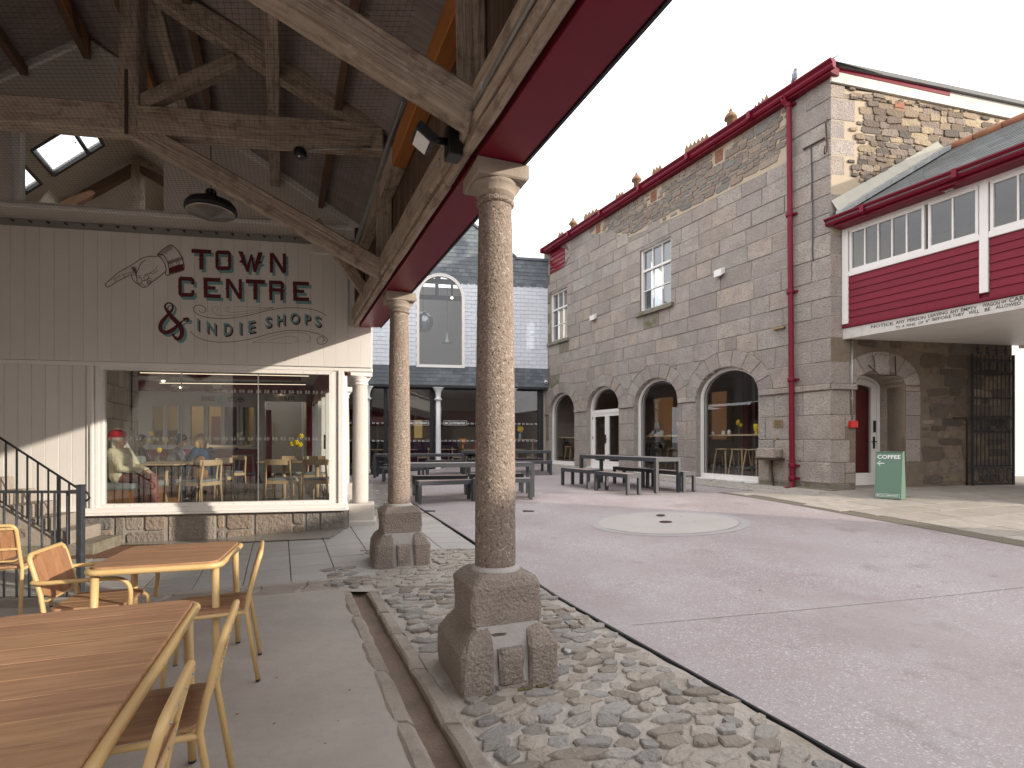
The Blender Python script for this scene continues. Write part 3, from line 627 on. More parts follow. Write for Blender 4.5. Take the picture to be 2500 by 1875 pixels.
# ================================================================ COLUMNS
def pedestal(par, c, z0, rot, half=.31, scale=1.0, rs=1):
    """two-stage granite pedestal: lower stage of several blocks in cement, upper chamfered block"""
    R = Matrix.Rotation(rot, 3, 'Z'); c = Vector((c[0], c[1], 0)); rn = random.Random(rs)
    def T(x, y, z): return c+R @ Vector((x, y, 0))+Vector((0, 0, z0+z))
    def block(nm, x0, x1, y0, y1, za, zb, slope, mat, zc=None, taper=0):
        # block whose top is chamfered inwards from zb to zc on the outer faces given by slope=(l,r,f,b)
        m = MB(); zc = zc or zb; n = 3
        rings = []
        for z, k in ((za, 0.0), ((za+zb)/2, -.004), (zb, 0.0), ((zb+zc)/2+.01, .45), (zc, 1)):
            l, r, f, b = [s*k for s in slope]; pts = []
            X0, X1, Y0, Y1 = x0+l, x1-r, y0+f, y1-b; j = lambda: rn.uniform(-.008, .008); cc = .022
            for x, y in ((X0+cc, Y0), (X1-cc, Y0), (X1, Y0+cc), (X1, Y1-cc), (X1-cc, Y1), (X0+cc, Y1), (X0, Y1-cc), (X0, Y0+cc)):
                pts.append(T(x+j(), y+j(), z+j()*.6))
            rings.append(pts)
        k = 8; m.add([p for r in rings for p in r], [(a*k+i, a*k+(i+1) % k, (a+1)*k+(i+1) % k, (a+1)*k+i) for a in range(len(rings)-1) for i in range(k)]+[tuple(range(k))[::-1], tuple(range((len(rings)-1)*k, len(rings)*k))])
        o = m.build(nm, mat, par); sb = o.modifiers.new('sub', 'SUBSURF'); sb.subdivision_type = 'SIMPLE'; sb.levels = 3; sb.render_levels = 3
        o.modifiers.new('rough', 'DISPLACE').texture = rough_tex(); o.modifiers['rough'].strength = .010; o.modifiers['rough'].mid_level = .5
        return o
    h = half
    # cement core
    core = MB(); core.hexa([T(-h+.02, -h+.02, -.05), T(h-.02, -h+.02, -.05), T(h-.02, h-.02, -.05), T(-h+.02, h-.02, -.05), T(-h+.11, -h+.07, .375), T(h-.11, -h+.07, .375), T(h-.11, h-.07, .375), T(-h+.11, h-.07, .375)])
    core.build('cement_core', 'granite_pale', par).data.materials[0] = mt['mortar_pale']
    g = .012
    block('corner_block', -h-.005, -h+.20, -h-.005, h, -.06, .24, (.10, 0, .08, .08), 'granite_brown', .37)
    block('corner_block', h-.19, h+.005, -h-.005, h, -.06, .24, (0, .10, .08, .08), 'granite_brown', .37)
    block('middle_block', -h+.235, h-.225, -h-.004, h-.05, .04, .19, (0, 0, .03, .05), 'granite_brown', .245)
    if rs == 1:
        block('foot_block', -h+.215, h-.20, -h-.004, h-.05, -.08, .02, (0, 0, .01, .05), 'granite_brown', .03)
        for x, z, s in ((-.06, .315, .055), (.09, .275, .034)):
            P = [(x+s*cx*1.3, z+s*cz*.8) for cx, cz in ((-1, .55), (-.3, .7), (.6, .6), (1.0, .35), (.55, -.3), (.1, -1), (-.5, -.4))]; MB().prism(P, -.05, -.008, lambda q, n_, c_: T(q, -h+.055-n_, c_), .012).build('wedge_stone', 'rubble', par)
        for i in range(26):
            t = rn.uniform(-h+.1, h); m = MB(); m.ball(T(t, -h-.01, .002), rn.uniform(.006, .018), 6, 4, (1.6, .9, .6)); m.build('moss_tuft', 'moss', par)
    else:
        block('middle_block', -h+.235, h-.225, -h-.004, h-.05, -.08, .02, (0, 0, .01, .05), 'granite_brown', .03)
    block('upper_block', -.225, .235, -.225, .225, .375, .60, (.07, .07, .055, .06), 'granite_brown', .675)
    m = MB(); m.lathe([(.165, .66), (.16, .682), (.135, .70)], c+Vector((0, 0, z0)), 24, jit=.03); m.build('cement_collar', 'mortar_pale', par)
_rt = []
def rough_tex():
    if not _rt:
        t = bpy.data.textures.new('rough', 'CLOUDS'); t.noise_scale = .035; t.noise_depth = 3; _rt.append(t)
    return _rt[0]
def column(c, z0, zt, label, rs, matn='granite_shaft', ped=True, r0=.133, r1=.108, plinth=None, matc='capital'):
    t = thing('stone_column', label, 'column', (c[0], c[1], z0), group='columns of the market hall')
    if ped: pedestal(t, c, z0, -rad(-21), rs=rs); zb = z0+.68
    else:
        zb = plinth
        R = Matrix.Rotation(rad(12), 3, 'Z')
        for hw, a, b in ((.25, z0-.1, z0+.08), (.215, z0+.08, zb)):
            m = MB(); P = []
            for z in (a, b-.02, b):
                hh = hw-(.02 if z == b else 0); P += [Vector((c[0], c[1], z))+R @ Vector(p) for p in ((-hh, -hh, 0), (hh, -hh, 0), (hh, hh, 0), (-hh, hh, 0))]
            m.add(P, [(r*4+i, r*4+(i+1) % 4, r*4+4+(i+1) % 4, r*4+4+i) for r in (0, 1) for i in range(4)]+[(8, 9, 10, 11)]); m.build('plinth_block', matn, t)
    H = zt-.22-zb; prof = []; rn = random.Random(rs)
    for i in range(61):
        f = i/60; r = r0+(r1-r0)*f+.012*sin(pi*f)*.5; prof.append((r, zb+H*f-(.02 if i == 0 else 0)))
    m = MB(); m.lathe(prof, (c[0], c[1], 0), 56)
    o = m.build('shaft', matn, t); dm = o.modifiers.new('rough', 'DISPLACE'); dm.texture = rough_tex(); dm.strength = .005; dm.mid_level = .5
    z = zt-.22
    m = MB(); m.lathe([(r1+.004, z-.01), (r1+.015, z), (r1+.017, z+.018), (r1+.004, z+.026), (r1+.003, z+.045)], (c[0], c[1], 0), 40, jit=.012); m.build('neck_ring', matn if ped else matc, t)
    m = MB(); m.lathe([(r1+.003, z+.03), (r1+.008, z+.05), (r1+.018, z+.056), (r1+.02, z+.066), (r1+.014, z+.07), (r1+.045, z+.10), (r1+.055, z+.118), (r1+.05, z+.122)], (c[0], c[1], 0), 40)
    cap = m.build('capital', matc, t)
    R = Matrix.Rotation(rad(21), 3, 'Z'); m = MB(); P = []; hw = r1+.062
    for zz, hh in ((z+.12, hw-.008), (z+.13, hw), (zt-.004, hw), (zt, hw-.006)):
        P += [Vector((c[0], c[1], zz))+R @ Vector(p) for p in ((-hh, -hh, 0), (hh, -hh, 0), (hh, hh, 0), (-hh, hh, 0))]
    m.add(P, [(r*4+i, r*4+(i+1) % 4, r*4+4+(i+1) % 4, r*4+4+i) for r in range(3) for i in range(4)]+[(0, 1, 2, 3), (12, 13, 14, 15)])
    a = m.build('abacus', matc, t)
    return t
column((-.11, 3.5), 0, 3.27, 'nearest brown granite column on a big two-stage pedestal among the cobbles', 1)
column((-1.36, 6.42), G(-1.36, 6.4), 3.27, 'second brown granite column where tiles meet cobbles, behind the nearest one', 2)
column((-2.50, 8.78), G(-2.5, 8.7), 2.66, 'pale whitewashed granite column beside the right end of the big window', 3, 'granite_pale', False, .128, .112, .50, 'whiteboard')
column((-3.60, 11.35), G(-3.6, 11.3), 2.66, 'pale column farther back along the cafe glass, mostly hidden by the whitewashed one', 4, 'granite_pale', False, .128, .112, .62, 'whiteboard')

# ================================================================ MARKET HALL ROOF
RQ, RZ, SL = -2.765, 7.33, .615
def zp(q): return RZ-SL*abs(q-RQ)
hall = thing('market_hall', 'open timber market hall roof with trusses, purlins, corrugated sheets and dark red eaves beam', 'market hall', (-2, 3, 0))
def HP(q, y, z): return Vector((q-.4354*y, y, z))
yT = lambda q: (8.76+.18*q)/(1+.18*.4354)    # where the hall line q meets the white wall
# corrugated sheets, each its own piece
ys = -2.6; n = 0
for side in (1, -1):
    y = -2.6
    while y < 8.9:
        for a, b in ((0, 2.25), (2.13, 4.45)):
            m = MB(); rows = 9; k = 0
            xs = lin(y, y+.86, 60)
            for yy0 in xs:
                ya, yb = min(yy0, yT(RQ+side*a)+.13), min(yy0, yT(RQ+side*b)+.13); yy = yy0
                cz = .021*sin(2*pi*yy/.076)+(.0 if a else .012)+.012
                m.v.append(HP(RQ+side*a, ya, zp(RQ+a)+cz)); m.v.append(HP(RQ+side*b, yb, zp(RQ+b)+cz))
            for i in range(60): m.f.append((2*i, 2*i+1, 2*i+3, 2*i+2)); m.sm.append(False)
            lim = yT(RQ+side*(a+b)/2)
            if y < lim+.3: m.build('roof_sheet', 'corrugated', hall, fix=False)
        y += .80
def purlin(q, w, h, mat, drop=.13, y0=-2.4, y1=None):
    y1 = y1 or yT(q)-.03
    return beam('purlin', HP(q, y0, zp(q)-drop), HP(q, y1, zp(q)-drop), w, h, mat, hall)
purlin(-1.86, .10, .17, 'timber_red', .13, 3.9); purlin(-1.86, .105, .172, 'timber_new', .135, 6.3, 7.79)
purlin(-1.36, .12, .15, 'timber', .2); purlin(-.975, .09, .12, 'timber_red', .1); purlin(-.08, .13, .17, 'timber', .22)
purlin(.625, .07, .10, 'timber_red', .1); purlin(-3.6, .09, .13, 'timber_red', .1); purlin(-4.15, .12, .15, 'timber', .2); purlin(-4.75, .1, .1, 'timber', .1); purlin(-5.5, .12, .15, 'timber', .2)
beam('ridge_board', HP(RQ, -2.4, RZ-.2), HP(RQ, yT(RQ)-.03, RZ-.2), .09, .3, 'timber_red', hall)
beam('ridge_board', HP(RQ+.0, 6.2, RZ-.21), HP(RQ, 7.5, RZ-.21), .10, .27, 'timber_new', hall)
def truss(yc):
    xc = 1.14-.4354*yc
    T = lambda xo, z: Vector((xc-xo, yc-.14*xo, z))
    beam('tie_beam', T(-.02, 4.84), T(7.3, 4.84), .19, .29, 'timber', hall, bevel=.015)
    hrd = lambda xo: zp(1.14-1.061*xo) if xo < 3.66 else zp(1.14-1.061*xo)
    beam('principal_rafter', T(.0, 4.90), T(3.72, hrd(3.72)-.24), .17, .24, 'timber', hall, bevel=.015)
    beam('principal_rafter', T(7.32, 4.90), T(3.60, hrd(3.6)-.24), .17, .24, 'timber', hall, bevel=.015)
    for x0, x1, xe in ((2.52, 1.50, 0), (4.80, 5.82, 7.32)):
        beam('queen_post', T(x0, 4.72), T(x0, hrd(x0)-.22), .20, .19, 'timber', hall, up=(1, .14, 0), bevel=.015)
        sg = 1 if xe == 0 else -1
        beam('strut', T(x0-.06*sg, 5.02), T(x1, hrd(x1)-.33), .12, .15, 'timber', hall, bevel=.012)
        beam('brace', T(xe, 3.40), T(x0+.05*sg, 4.80), .15, .21, 'timber', hall, bevel=.015)
        MB().bar(T(x0, 4.66)+Vector((0, -.105, 0)), T(x0, 5.32)+Vector((0, -.105, 0)), .032, .010, (0, 1, 0)).build('iron_strap', 'rust', hall)
    return T
truss(3.10); T1 = truss(5.92); truss(.2)
# eaves: dark boarding, upper plate (partly renewed in orange timber), lower weathered plate, red soffit
m = MB(); k = 0; y = -2.4; rr = random.Random(6)
while y < 8.2:
    wd = rr.uniform(.11, .16); P = [HP(1.33, y+.003, 3.46), HP(1.33, y+wd, 3.46), HP(1.355, y+wd, 3.46), HP(1.355, y+.003, 3.46)]
    MB().hexa(P+[p+Vector((0, 0, 1.36)) for p in P]).build('wall_board', 'boards_dark', hall); y += wd+.002
for a, b, mm in ((-2.4, 1.2, 'timber'), (1.2, 3.45, 'timber'), (3.47, 5.55, 'timber_new'), (5.56, 8.15, 'timber')):
    beam('upper_plate', HP(1.24, a, 4.47), HP(1.24, b, 4.47), .15, .22, mm, hall)
beam('iron_strut', HP(1.16, 5.0, 4.72), HP(1.12, 8.1, 4.40), .05, .07, 'galv', hall)
for c in (.6, 3.5, 6.35): beam('post', HP(1.26, c, 3.45), HP(1.26, c, 4.8), .19, .19, 'timber', hall, up=(1, 0, 0))
beam('rafter_foot', HP(.45, 6.9, 4.35), HP(1.2, 7.1, 3.42), .1, .14, 'timber', hall)
beam('post', HP(1.2, 8.0, 3.40), HP(1.2, 8.0, 4.7), .1, .14, 'timber_dark', hall, up=(1, 0, 0))
for (q0, q1, z0, z1, mm) in ((1.10, 1.245, 3.335, 3.56, 'timber'), (1.13, 1.20, 3.275, 3.335, 'timber')):
    y = -2.4
    for L_ in (3.4, 2.7, 2.2, 2.36):
        beam('lower_plate', HP((q0+q1)/2, y, (z0+z1)/2), HP((q0+q1)/2, min(y+L_, 8.28), (z0+z1)/2), (q1-q0)*.92, z1-z0, mm, hall, bevel=.02); y += L_+.006
for a, b in ((-2.4, 3.5), (3.504, 6.38), (6.384, 8.24)):
    m = MB(); P = [HP(1.225, a, 3.272), HP(1.545, a, 3.272), HP(1.545, b, 3.272), HP(1.225, b, 3.272)]
    m.hexa(P+[p+Vector((0, 0, .30)) for p in P]); m.build('red_soffit_beam', 'red', hall, bevel=.004)
    m = MB(); P = [HP(1.548, a, 3.262), HP(1.566, a, 3.262), HP(1.566, b, 3.262), HP(1.548, b, 3.262)]
    m.hexa(P+[p+Vector((0, 0, .5)) for p in P]); m.build('eaves_trim', 'black', hall)
m = MB(); P = [HP(1.38, -2.4, 3.57), HP(1.54, -2.4, 3.57), HP(1.54, 8.2, 3.57), HP(1.38, 8.2, 3.57)]; m.hexa(P+[p+Vector((0, 0, 1.2)) for p in P]).build('outer_wall', 'whiteboard', hall)
# left side of the hall, out of frame: a plain white wall
m = MB(); P = [HP(-6.75, -2.4, 0), HP(-6.6, -2.4, 0), HP(-6.6, 7.1, 0), HP(-6.75, 7.1, 0)]; m.hexa(P+[p+Vector((0, 0, 5.0)) for p in P]).build('side_wall', 'whiteboard', hall)
# galvanised conduit with clips along the lower plate
cd_ = thing('cable_conduit', 'galvanised conduit clipped along the weathered eaves plate above the nearest column', 'conduit', tuple(HP(1.08, 2, 3.5)))
m = MB(); m.tube([HP(1.085, -1, 3.40), HP(1.085, 2.2, 3.40), HP(1.085, 3.15, 3.385)], .0125, 8); m.build('pipe', 'galv', cd_)
for y in (.6, 1.5, 2.25, 2.85): MB().box(-.012, .03, -.012, .012, -.02, .02, lambda a, b, c: HP(1.085, y, 3.40)+Vector((a, b, c))).build('clip', 'galv', cd_)
# flood light
fl_ = thing('flood_light', 'black floodlight with pale lens fixed to the eaves beam above the nearest column', 'floodlight', tuple(HP(1.0, 3.35, 3.3)))
c = HP(1.05, 3.30, 3.36); R = Matrix.Rotation(rad(21), 3, 'Z')
L3 = lambda a, b, d: c+R @ Vector((a, b, d))
MB().box(-.02, .07, -.06, .06, -.10, .10, L3).build('junction_box', 'blackplastic', fl_, bevel=.006)
MB().tube([L3(.0, 0, 0), L3(-.10, 0, -.01), L3(-.13, 0, -.02)], .022, 10).build('arm', 'blackplastic', fl_)
tl = Matrix.Rotation(rad(35), 3, 'Y'); L4 = lambda a, b, d: L3(-.17, 0, -.03)+R @ (tl @ Vector((a, b, d)))
MB().box(-.065, .065, -.095, .095, -.012, .045, L4).build('housing', 'blackplastic', fl_, bevel=.008)
MB().box(-.045, .045, -.075, .075, -.018, -.0125, L4).build('lens', 'led', fl_)
# motion sensor and its conduit on the tie beam
p = px(733, 374, 5.70); sn = thing('ceiling_sensor', 'small black round sensor under the tie beam with a conduit', 'sensor', tuple(p))
MB().lathe([(.06, -.045), (.068, -.03), (.068, .03), (.05, .05)], p, 20).build('body', 'blackplastic', sn)
MB().ball(p+Vector((0, -.03, -.045)), .012, 8, 6).build('lens', 'led', sn)
MB().tube([p+Vector((.05, -.02, .02)), T1(.1, 4.715)+Vector((0, -.11, 0))], .011, 8).build('pipe', 'galv', sn)
# bird netting under the ties
m = MB()
def cord(a, b, r=.0011):
    d = (b-a).normalized(); u = d.orthogonal().normalized(); w_ = d.cross(u); k = len(m.v)
    for p in (a, b):
        for j in range(3): m.v.append(p+(u*cos(2.094*j)+w_*sin(2.094*j))*r)
    for j in range(3): m.f.append((k+j, k+(j+1) % 3, k+3+(j+1) % 3, k+3+j)); m.sm.append(False)
sg = .05
def netz(q, y): return 4.62+.02*sin(2*y)*cos(1.7*q)
for i in range(110):
    q = -4.4+i*sg
    if q > .98: break
    for y0, y1 in ((1.6, 3.2), (3.2, 4.8), (4.8, 6.4), (6.4, yT(q)-.05)): cord(HP(q, y0, netz(q, y0)), HP(q, y1, netz(q, y1)))
for i in range(150):
    y = 1.6+i*sg
    if y > 8.6: break
    qs = lin(-4.4, .98, 4)
    for a, b in zip(qs, qs[1:]):
        if y < yT((a+b)/2)-.05: cord(HP(a, y, netz(a, y)), HP(b, y, netz(b, y)))
tag(m.build('bird_netting', 'mesh', None, fix=False), 'fine dark bird netting stretched under the roof trusses of the hall', 'netting')
# pendant lamp
p = px(515, 512, 6.25); lp = thing('pendant_lamp', 'black pendant lamp with ribbed glass lens hanging in front of the white gable', 'lamp', tuple(p))
MB().lathe([(.275, -.02), (.28, 0), (.27, .04), (.235, .085), (.16, .12), (.07, .135), (.06, .16), (.06, .21), (.045, .235), (.03, .24)], p, 40).build('shade', 'black', lp)
pr = [(.262, -.025)]
for i in range(9): pr += [(.25-.027*i, -.045-.007*i), (.236-.027*i, -.038-.007*i)]
pr.append((.005, -.11)); MB().lathe(pr[::-1], p, 40).build('ribbed_lens', 'lens', lp)
MB().tube([p+Vector((0, 0, .23)), p+Vector((0, 0, 1.55))], .006, 6).build('cord', 'cable', lp)
m = MB(); rr = random.Random(2)
for i in range(34):
    a = 2*pi*i/34; m.tube([p+Vector((.2*cos(a), .2*sin(a), .09)), p+Vector((.24*cos(a), .24*sin(a), .20+rr.uniform(-.02, .02)))], .0016, 3)
m.build('bird_spikes', 'galv', lp)

# ================================================================ BEHIND THE VIEWPOINT
rb = thing('added_rear_building', 'tall dark building added behind the viewpoint, outside the view, for glass reflections', 'building', (-4, -14, 0))
MB().box(-16, 9.5, -16, -13.5, -.2, 7.5).build('wall', 'rubble_grey', rb)  # unseen mass added so the glass reflects dark instead of open sky
for k in range(5): MB().box(-13+k*4.4, -11.4+k*4.4, -13.5, -13.46, 1.2, 3.4).build('window', 'blackplastic', rb)
# ================================================================ GRANITE BUILDING
gran = thing('granite_building', 'two-storey granite ashlar building with arched windows and dark red gutter', 'building', tuple(FR(5, -2, .4)))
ARCH = [(10.67, .93, .60), (8.0, .91, .56), (5.36, .94, .52), (2.74, .98, .50)]   # centre, half width, base
ZS, RISE, RING = 2.66, .75, .40
WINS = [(4.69, 6.03, 5.50, 7.43), (10.24, 11.48, 5.47, 7.42)]
def openings():
    o = []
    for c, hw, zb in ARCH:
        def wf(z, hw=hw):
            if z < ZS: return hw
            a, b = hw+RING, RISE+RING
            t = (z-ZS)/b; return a*sqrt(max(0, 1-t*t)) if t < 1 else 0
        o.append((c, wf, (ZS, ZS+RISE+RING), 0, ZS+RISE+RING))
    for a, b, z0, z1 in WINS+[(10.4, 11.53, 8.24, 9.10)]:
        o.append(((a+b)/2, (lambda z, h=(b-a)/2, z0=z0, z1=z1: h if z0 < z < z1 else 0), (z0, z1), z0, z1))
    return o
OPS = openings()
def rubz(s):                                 # bottom of the rubble band under the eaves
    pts = [(0, 9.3), (.95, 9.3), (.951, 7.84), (4.35, 7.9), (6.6, 8.06), (7.5, 8.5), (8.43, 8.8), (9.69, 9.1), (12, 9.2)]
    for (a, za), (b, zb) in zip(pts, pts[1:]):
        if a <= s <= b: return za+(zb-za)*(s-a)/(b-a)
    return 9.3
def block_poly(sa, sb, z0, z1, gap=.009):
    """ashlar block cut by the openings; returns one or two polygons"""
    cuts = [sa]+sorted(c for c, wf, zz, a, b in OPS if sa < c < sb and z0 < b and z1 > a)+[sb]
    res = []
    for x0, x1 in zip(cuts, cuts[1:]):
        g0 = gap if x0 == sa else .0; g1 = gap if x1 == sb else .0
        zs = {z0+gap, z1-gap}
        for c, wf, zz, a, b in OPS:
            if c+1.5 > x0 and c-1.5 < x1:
                for z in zz:
                    if z0 < z < z1: zs |= {z-.004, z+.004}
        for k in range(1, 6): zs.add(z0+gap+(z1-z0-2*gap)*k/6)
        zs = sorted(zs); Lp = []; Rp = []
        for z in zs:
            l, r = x0+g0, x1-g1
            for c, wf, zz, a, b in OPS:
                w_ = wf(z)
                if w_ <= 0: continue
                w_ += gap*.8
                if c <= x0+1e-6 or (c < (x0+x1)/2 and c < x1-1e-6 and c <= x0+.001): l = max(l, c+w_)
                elif c >= x1-1e-6: r = min(r, c-w_)
                elif c < (x0+x1)/2: l = max(l, c+w_)
                else: r = min(r, c-w_)
            if r-l > .012: Lp.append((l, z)); Rp.append((r, z))
            elif Lp: break
        if len(Lp) < 2 or Lp[-1][1]-Lp[0][1] < .03: continue
        def thinp(P):
            o = [P[0]]
            for i in range(1, len(P)-1):
                if abs((P[i][0]-P[i-1][0])-(P[i+1][0]-P[i][0])*(P[i][1]-P[i-1][1])/max(1e-6, P[i+1][1]-P[i][1])) > .002: o.append(P[i])
            return o+[P[-1]]
        poly = thinp(Rp)+thinp(Lp)[::-1]
        ar = abs(sum(poly[i-1][0]*poly[i][1]-poly[i][0]*poly[i-1][1] for i in range(len(poly))))/2
        if ar > .006: res.append(poly)
    return res
MB().box(-.0, 11.9, -.5, -.035, -.4, 0.0, FR).build('footing', 'mortar', gran)
# mortar backing as strips around the openings
def backing(zl, zh, cols):
    for z0, z1 in zip(zl, zl[1:]):
        pass
mb = MB(); zz = lin(-.4, 9.3, 97)
for z0, z1 in zip(zz, zz[1:]):
    zc = (z0+z1)/2; ivs = []
    for (c, hw, zb) in ARCH:
        if zc < zb-.02 or zc > ZS+RISE: continue
        w_ = hw if zc < ZS else hw*sqrt(max(0, 1-((zc-ZS)/RISE)**2)); ivs.append((c-w_-.01, c+w_+.01))
    for a, b, za, zb in WINS+[(10.4, 11.53, 8.24, 9.10)]:
        if za < zc < zb: ivs.append((a, b))
    ivs.sort(); x = .02
    for a, b in ivs+[(11.95, 11.95)]:
        if a > x: mb.box(x, a, -.45, -.016, z0, z1, FR)
        x = max(x, b)
mb.build('mortar_bed', 'mortar', gran, fix=False)
CZ = [-.15, .62, 1.07, 1.55, 2.07, 2.59, 2.72, 3.19, 3.67, 4.13, 4.53, 4.93, 5.40, 5.87, 6.29, 6.68, 7.07, 7.49, 7.84, 8.23, 8.68, 9.12]
rr = random.Random(42)
def add_block(poly, fr, par, mat='granite', n0=-.05, n1=.0, name='stone_block', ch=.010, jit=.009):
    n1 += rr.uniform(-jit, jit); poly = [(a+rr.uniform(-.003, .003), b+rr.uniform(-.003, .003)) for a, b in poly]
    return MB().prism(poly, n0, n1, fr, ch).build(name, mat, par)
for i, (z0, z1) in enumerate(zip(CZ, CZ[1:])):
    if i == 5:                               # impost band, standing proud
        for a, b in ((.0, 1.76-.02), (3.74, 4.40), (6.32, 7.07), (8.93, 9.72), (11.62, 11.9)):
            x = a
            while x < b-.05:
                x1 = min(b, x+rr.uniform(.5, .95)); x1 = b if b-x1 < .25 else x1
                add_block([(x+.005, z0+.004), (x1-.005, z0+.004), (x1-.005, z1-.004), (x+.005, z1-.004)], FR, gran, n1=.045, ch=.014, name='impost_block'); x = x1
        continue
    x = 0.0; first = True
    tall = z1-z0 > .44
    while x < 11.85:
        L_ = rr.uniform(.42, 1.15) if not first else ((.95, .42)[i % 2] if z0 > 2.7 else (.62, .95)[i % 2])
        x1 = x+L_
        if first and z0 > 7.8: x1 = x+(.55, .95)[i % 2]
        if 11.85-x1 < .3: x1 = 11.85
        for c, hw, zb in ARCH:               # keep joints at the jambs
            for e in (c-hw, c+hw):
                if z0 < 2.6 and x < e < x1 and e-x > .25: x1 = e
        zt = z1
        cs = (x+x1)/2
        if z0 >= rubz(cs)-.12 and not first: x = x1; continue
        if z0 > rubz(min(x1, 11.8))-.1 and not first: x = x1; continue
        moss = z0 < .4 or (5.0 < z1 < 5.45 and any(a-.2 < cs < b+.2 for a, b, _, _ in WINS)) or cs > 11.3
        for poly in block_poly(x, x1, z0, zt): add_block(poly, FR, gran, 'granite_moss' if (moss and rr.random() < .75) else 'granite')
        x = x1; first = False
# voussoirs
for c, hw, zb in ARCH:
    nv = 9; angs = lin(0, pi, nv)
    for k in range(nv):
        a0, a1 = angs[k]+.008, angs[k+1]-.008; P = []
        for t in lin(a0, a1, 4): P.append((c+hw*cos(t), ZS+RISE*sin(t)))
        for t in lin(a1, a0, 4): P.append((c+(hw+RING-.008)*cos(t), ZS+(RISE+RING-.008)*sin(t)))
        if P[0][1] < ZS+.07: P = [(a, max(b, ZS+.066)) for a, b in P]
        P = [(min(max(a, .01), 11.88), b) for a, b in P]
        # neighbouring rings meet half way
        others = [o for o in ARCH if o[0] != c]
        for o in others:
            mid = (c*o[1]+o[0]*hw)/(hw+o[1])
            P = [((min(a, mid-.006) if o[0] > c else max(a, mid+.006)), b) for a, b in P]
        Pn = [P[0]]
        for p in P[1:]:
            if abs(p[0]-Pn[-1][0])+abs(p[1]-Pn[-1][1]) > .004: Pn.append(p)
        add_block(Pn, FR, gran, 'granite', n1=.004, name='arch_stone', ch=.01)
    for sgn in (-1, 1):                      # jamb reveals
        m = MB(); x = c+sgn*hw
        m.hexa([FR(x, -.42, zb-.05), FR(x+sgn*.06, -.42, zb-.05), FR(x+sgn*.06, -.01, zb-.05), FR(x, -.01, zb-.05), FR(x, -.42, ZS+.1), FR(x+sgn*.06, -.42, ZS+.1), FR(x+sgn*.06, -.01, ZS+.1), FR(x, -.01, ZS+.1)])
        m.build('reveal_stone', 'granite', gran)
    m = MB(); n = 20; P = [(hw*cos(t), RISE*sin(t)) for t in lin(0, pi, n)]
    for (a, b), (a2, b2) in zip(P, P[1:]):
        m.hexa([FR(c+a, -.42, ZS+b), FR(c+a2, -.42, ZS+b2), FR(c+a2, -.01, ZS+b2), FR(c+a, -.01, ZS+b), FR(c+a*1.04, -.42, ZS+b*1.05), FR(c+a2*1.04, -.42, ZS+b2*1.05), FR(c+a2*1.04, -.01, ZS+b2*1.05), FR(c+a*1.04, -.01, ZS+b*1.05)])
    m.build('arch_soffit', 'granite', gran)
    MB().box(c-hw-.03, c+hw+.03, -.42, .03 if c < 8.5 or c > 9 else 0, zb-.30, zb-.01, FR).build('threshold_stone', 'granite_moss', gran, bevel=.015)
for c in (11.74, 9.33, 6.70, 4.06, 1.30, .35):   # plinth stones of the piers
    w_ = {11.74: .14, 9.33: .42, 6.70: .40, 4.06: .36, 1.30: .5, .35: .42}[c]
    MB().box(c-w_, c+w_, -.3, .05, .1, .60-.02*(c < 2)*4, FR).build('plinth_stone', 'granite_moss', gran, bevel=.02)
# rubble
def rubble(fr, par, inside, s0, s1, z0, z1, mat, limit, seedn, hmin=.07, hmax=.17, proud=.012, big=.0, base=-.04):
    rn = random.Random(seedn); z = z0; cand = []
    while z < z1:
        h = rn.uniform(hmin, hmax); s = s0+rn.uniform(-.2, 0)
        while s < s1:
            L_ = h*rn.uniform(1.1, 3.4)
            if rn.random() < big: L_ *= 1.3
            k = 8; P = []
            dz = rn.uniform(-.02, .02); tilt = rn.uniform(-.09, .09)
            for x, y in ((-.49, -.30), (-.38, -.49), (.34, -.50), (.495, -.34), (.50, .30), (.36, .49), (-.34, .50), (-.50, .32)):
                X = (x+rn.uniform(-.07, .07)*(1 if x*y > 0 else .6))*L_; Yy = (y+rn.uniform(-.10, .10))*h
                P.append((s+L_/2+X, z+h/2+Yy+dz+X*tilt))
            if all(inside(a, b) for a, b in P): cand.append((P, L_*h))
            elif inside(s+L_/2, z+h/2):      # shrink so it fits against the edge
                cx, cz_ = s+L_/2, z+h/2; P2 = [(cx+(a-cx)*.5, cz_+(b-cz_)*.5) for a, b in P]
                if all(inside(a, b) for a, b in P2): cand.append((P2, L_*h*.25))
            s += L_+rn.uniform(.0, .012)
        z += h+rn.uniform(-.006, .004)
    cand.sort(key=lambda t: -t[1]); rest = MB()
    for i, (P, ar) in enumerate(cand):
        if ar < .0012: continue
        n1 = proud*rn.uniform(.4, 1.8)
        if i < limit: MB().prism(P, base, n1, fr, .007).build('rubble_stone', mat, par)
        else: rest.prism(P, base, n1, fr, .010)
    if rest.v: stuff(rest.build('small_rubble', mat, par))
VENTS = [(2.94, 8.88), (5.41, 8.86), (8.23, 8.9)]
def in1(s, z):
    if s < .97 or z < rubz(s)+.01 or z > 9.14 or s > 9.6: return False
    return not any(abs(s-a) < .17 and abs(z-b) < .17 for a, b in VENTS)
rubble(FR, gran, in1, .9, 9.7, 7.8, 9.15, 'rubble_grey', 215, 5)
m = MB(); pts = [(s, rubz(s)-.02) for s in lin(.96, 9.6, 60)]
m.add([FR(a, -.008, b) for a, b in pts]+[FR(a, -.008, 9.15) for a, b in pts], [(i, i+1, 62+i, 61+i) for i in range(60)]); m.build('lime_mortar', 'mortar_warm', gran)
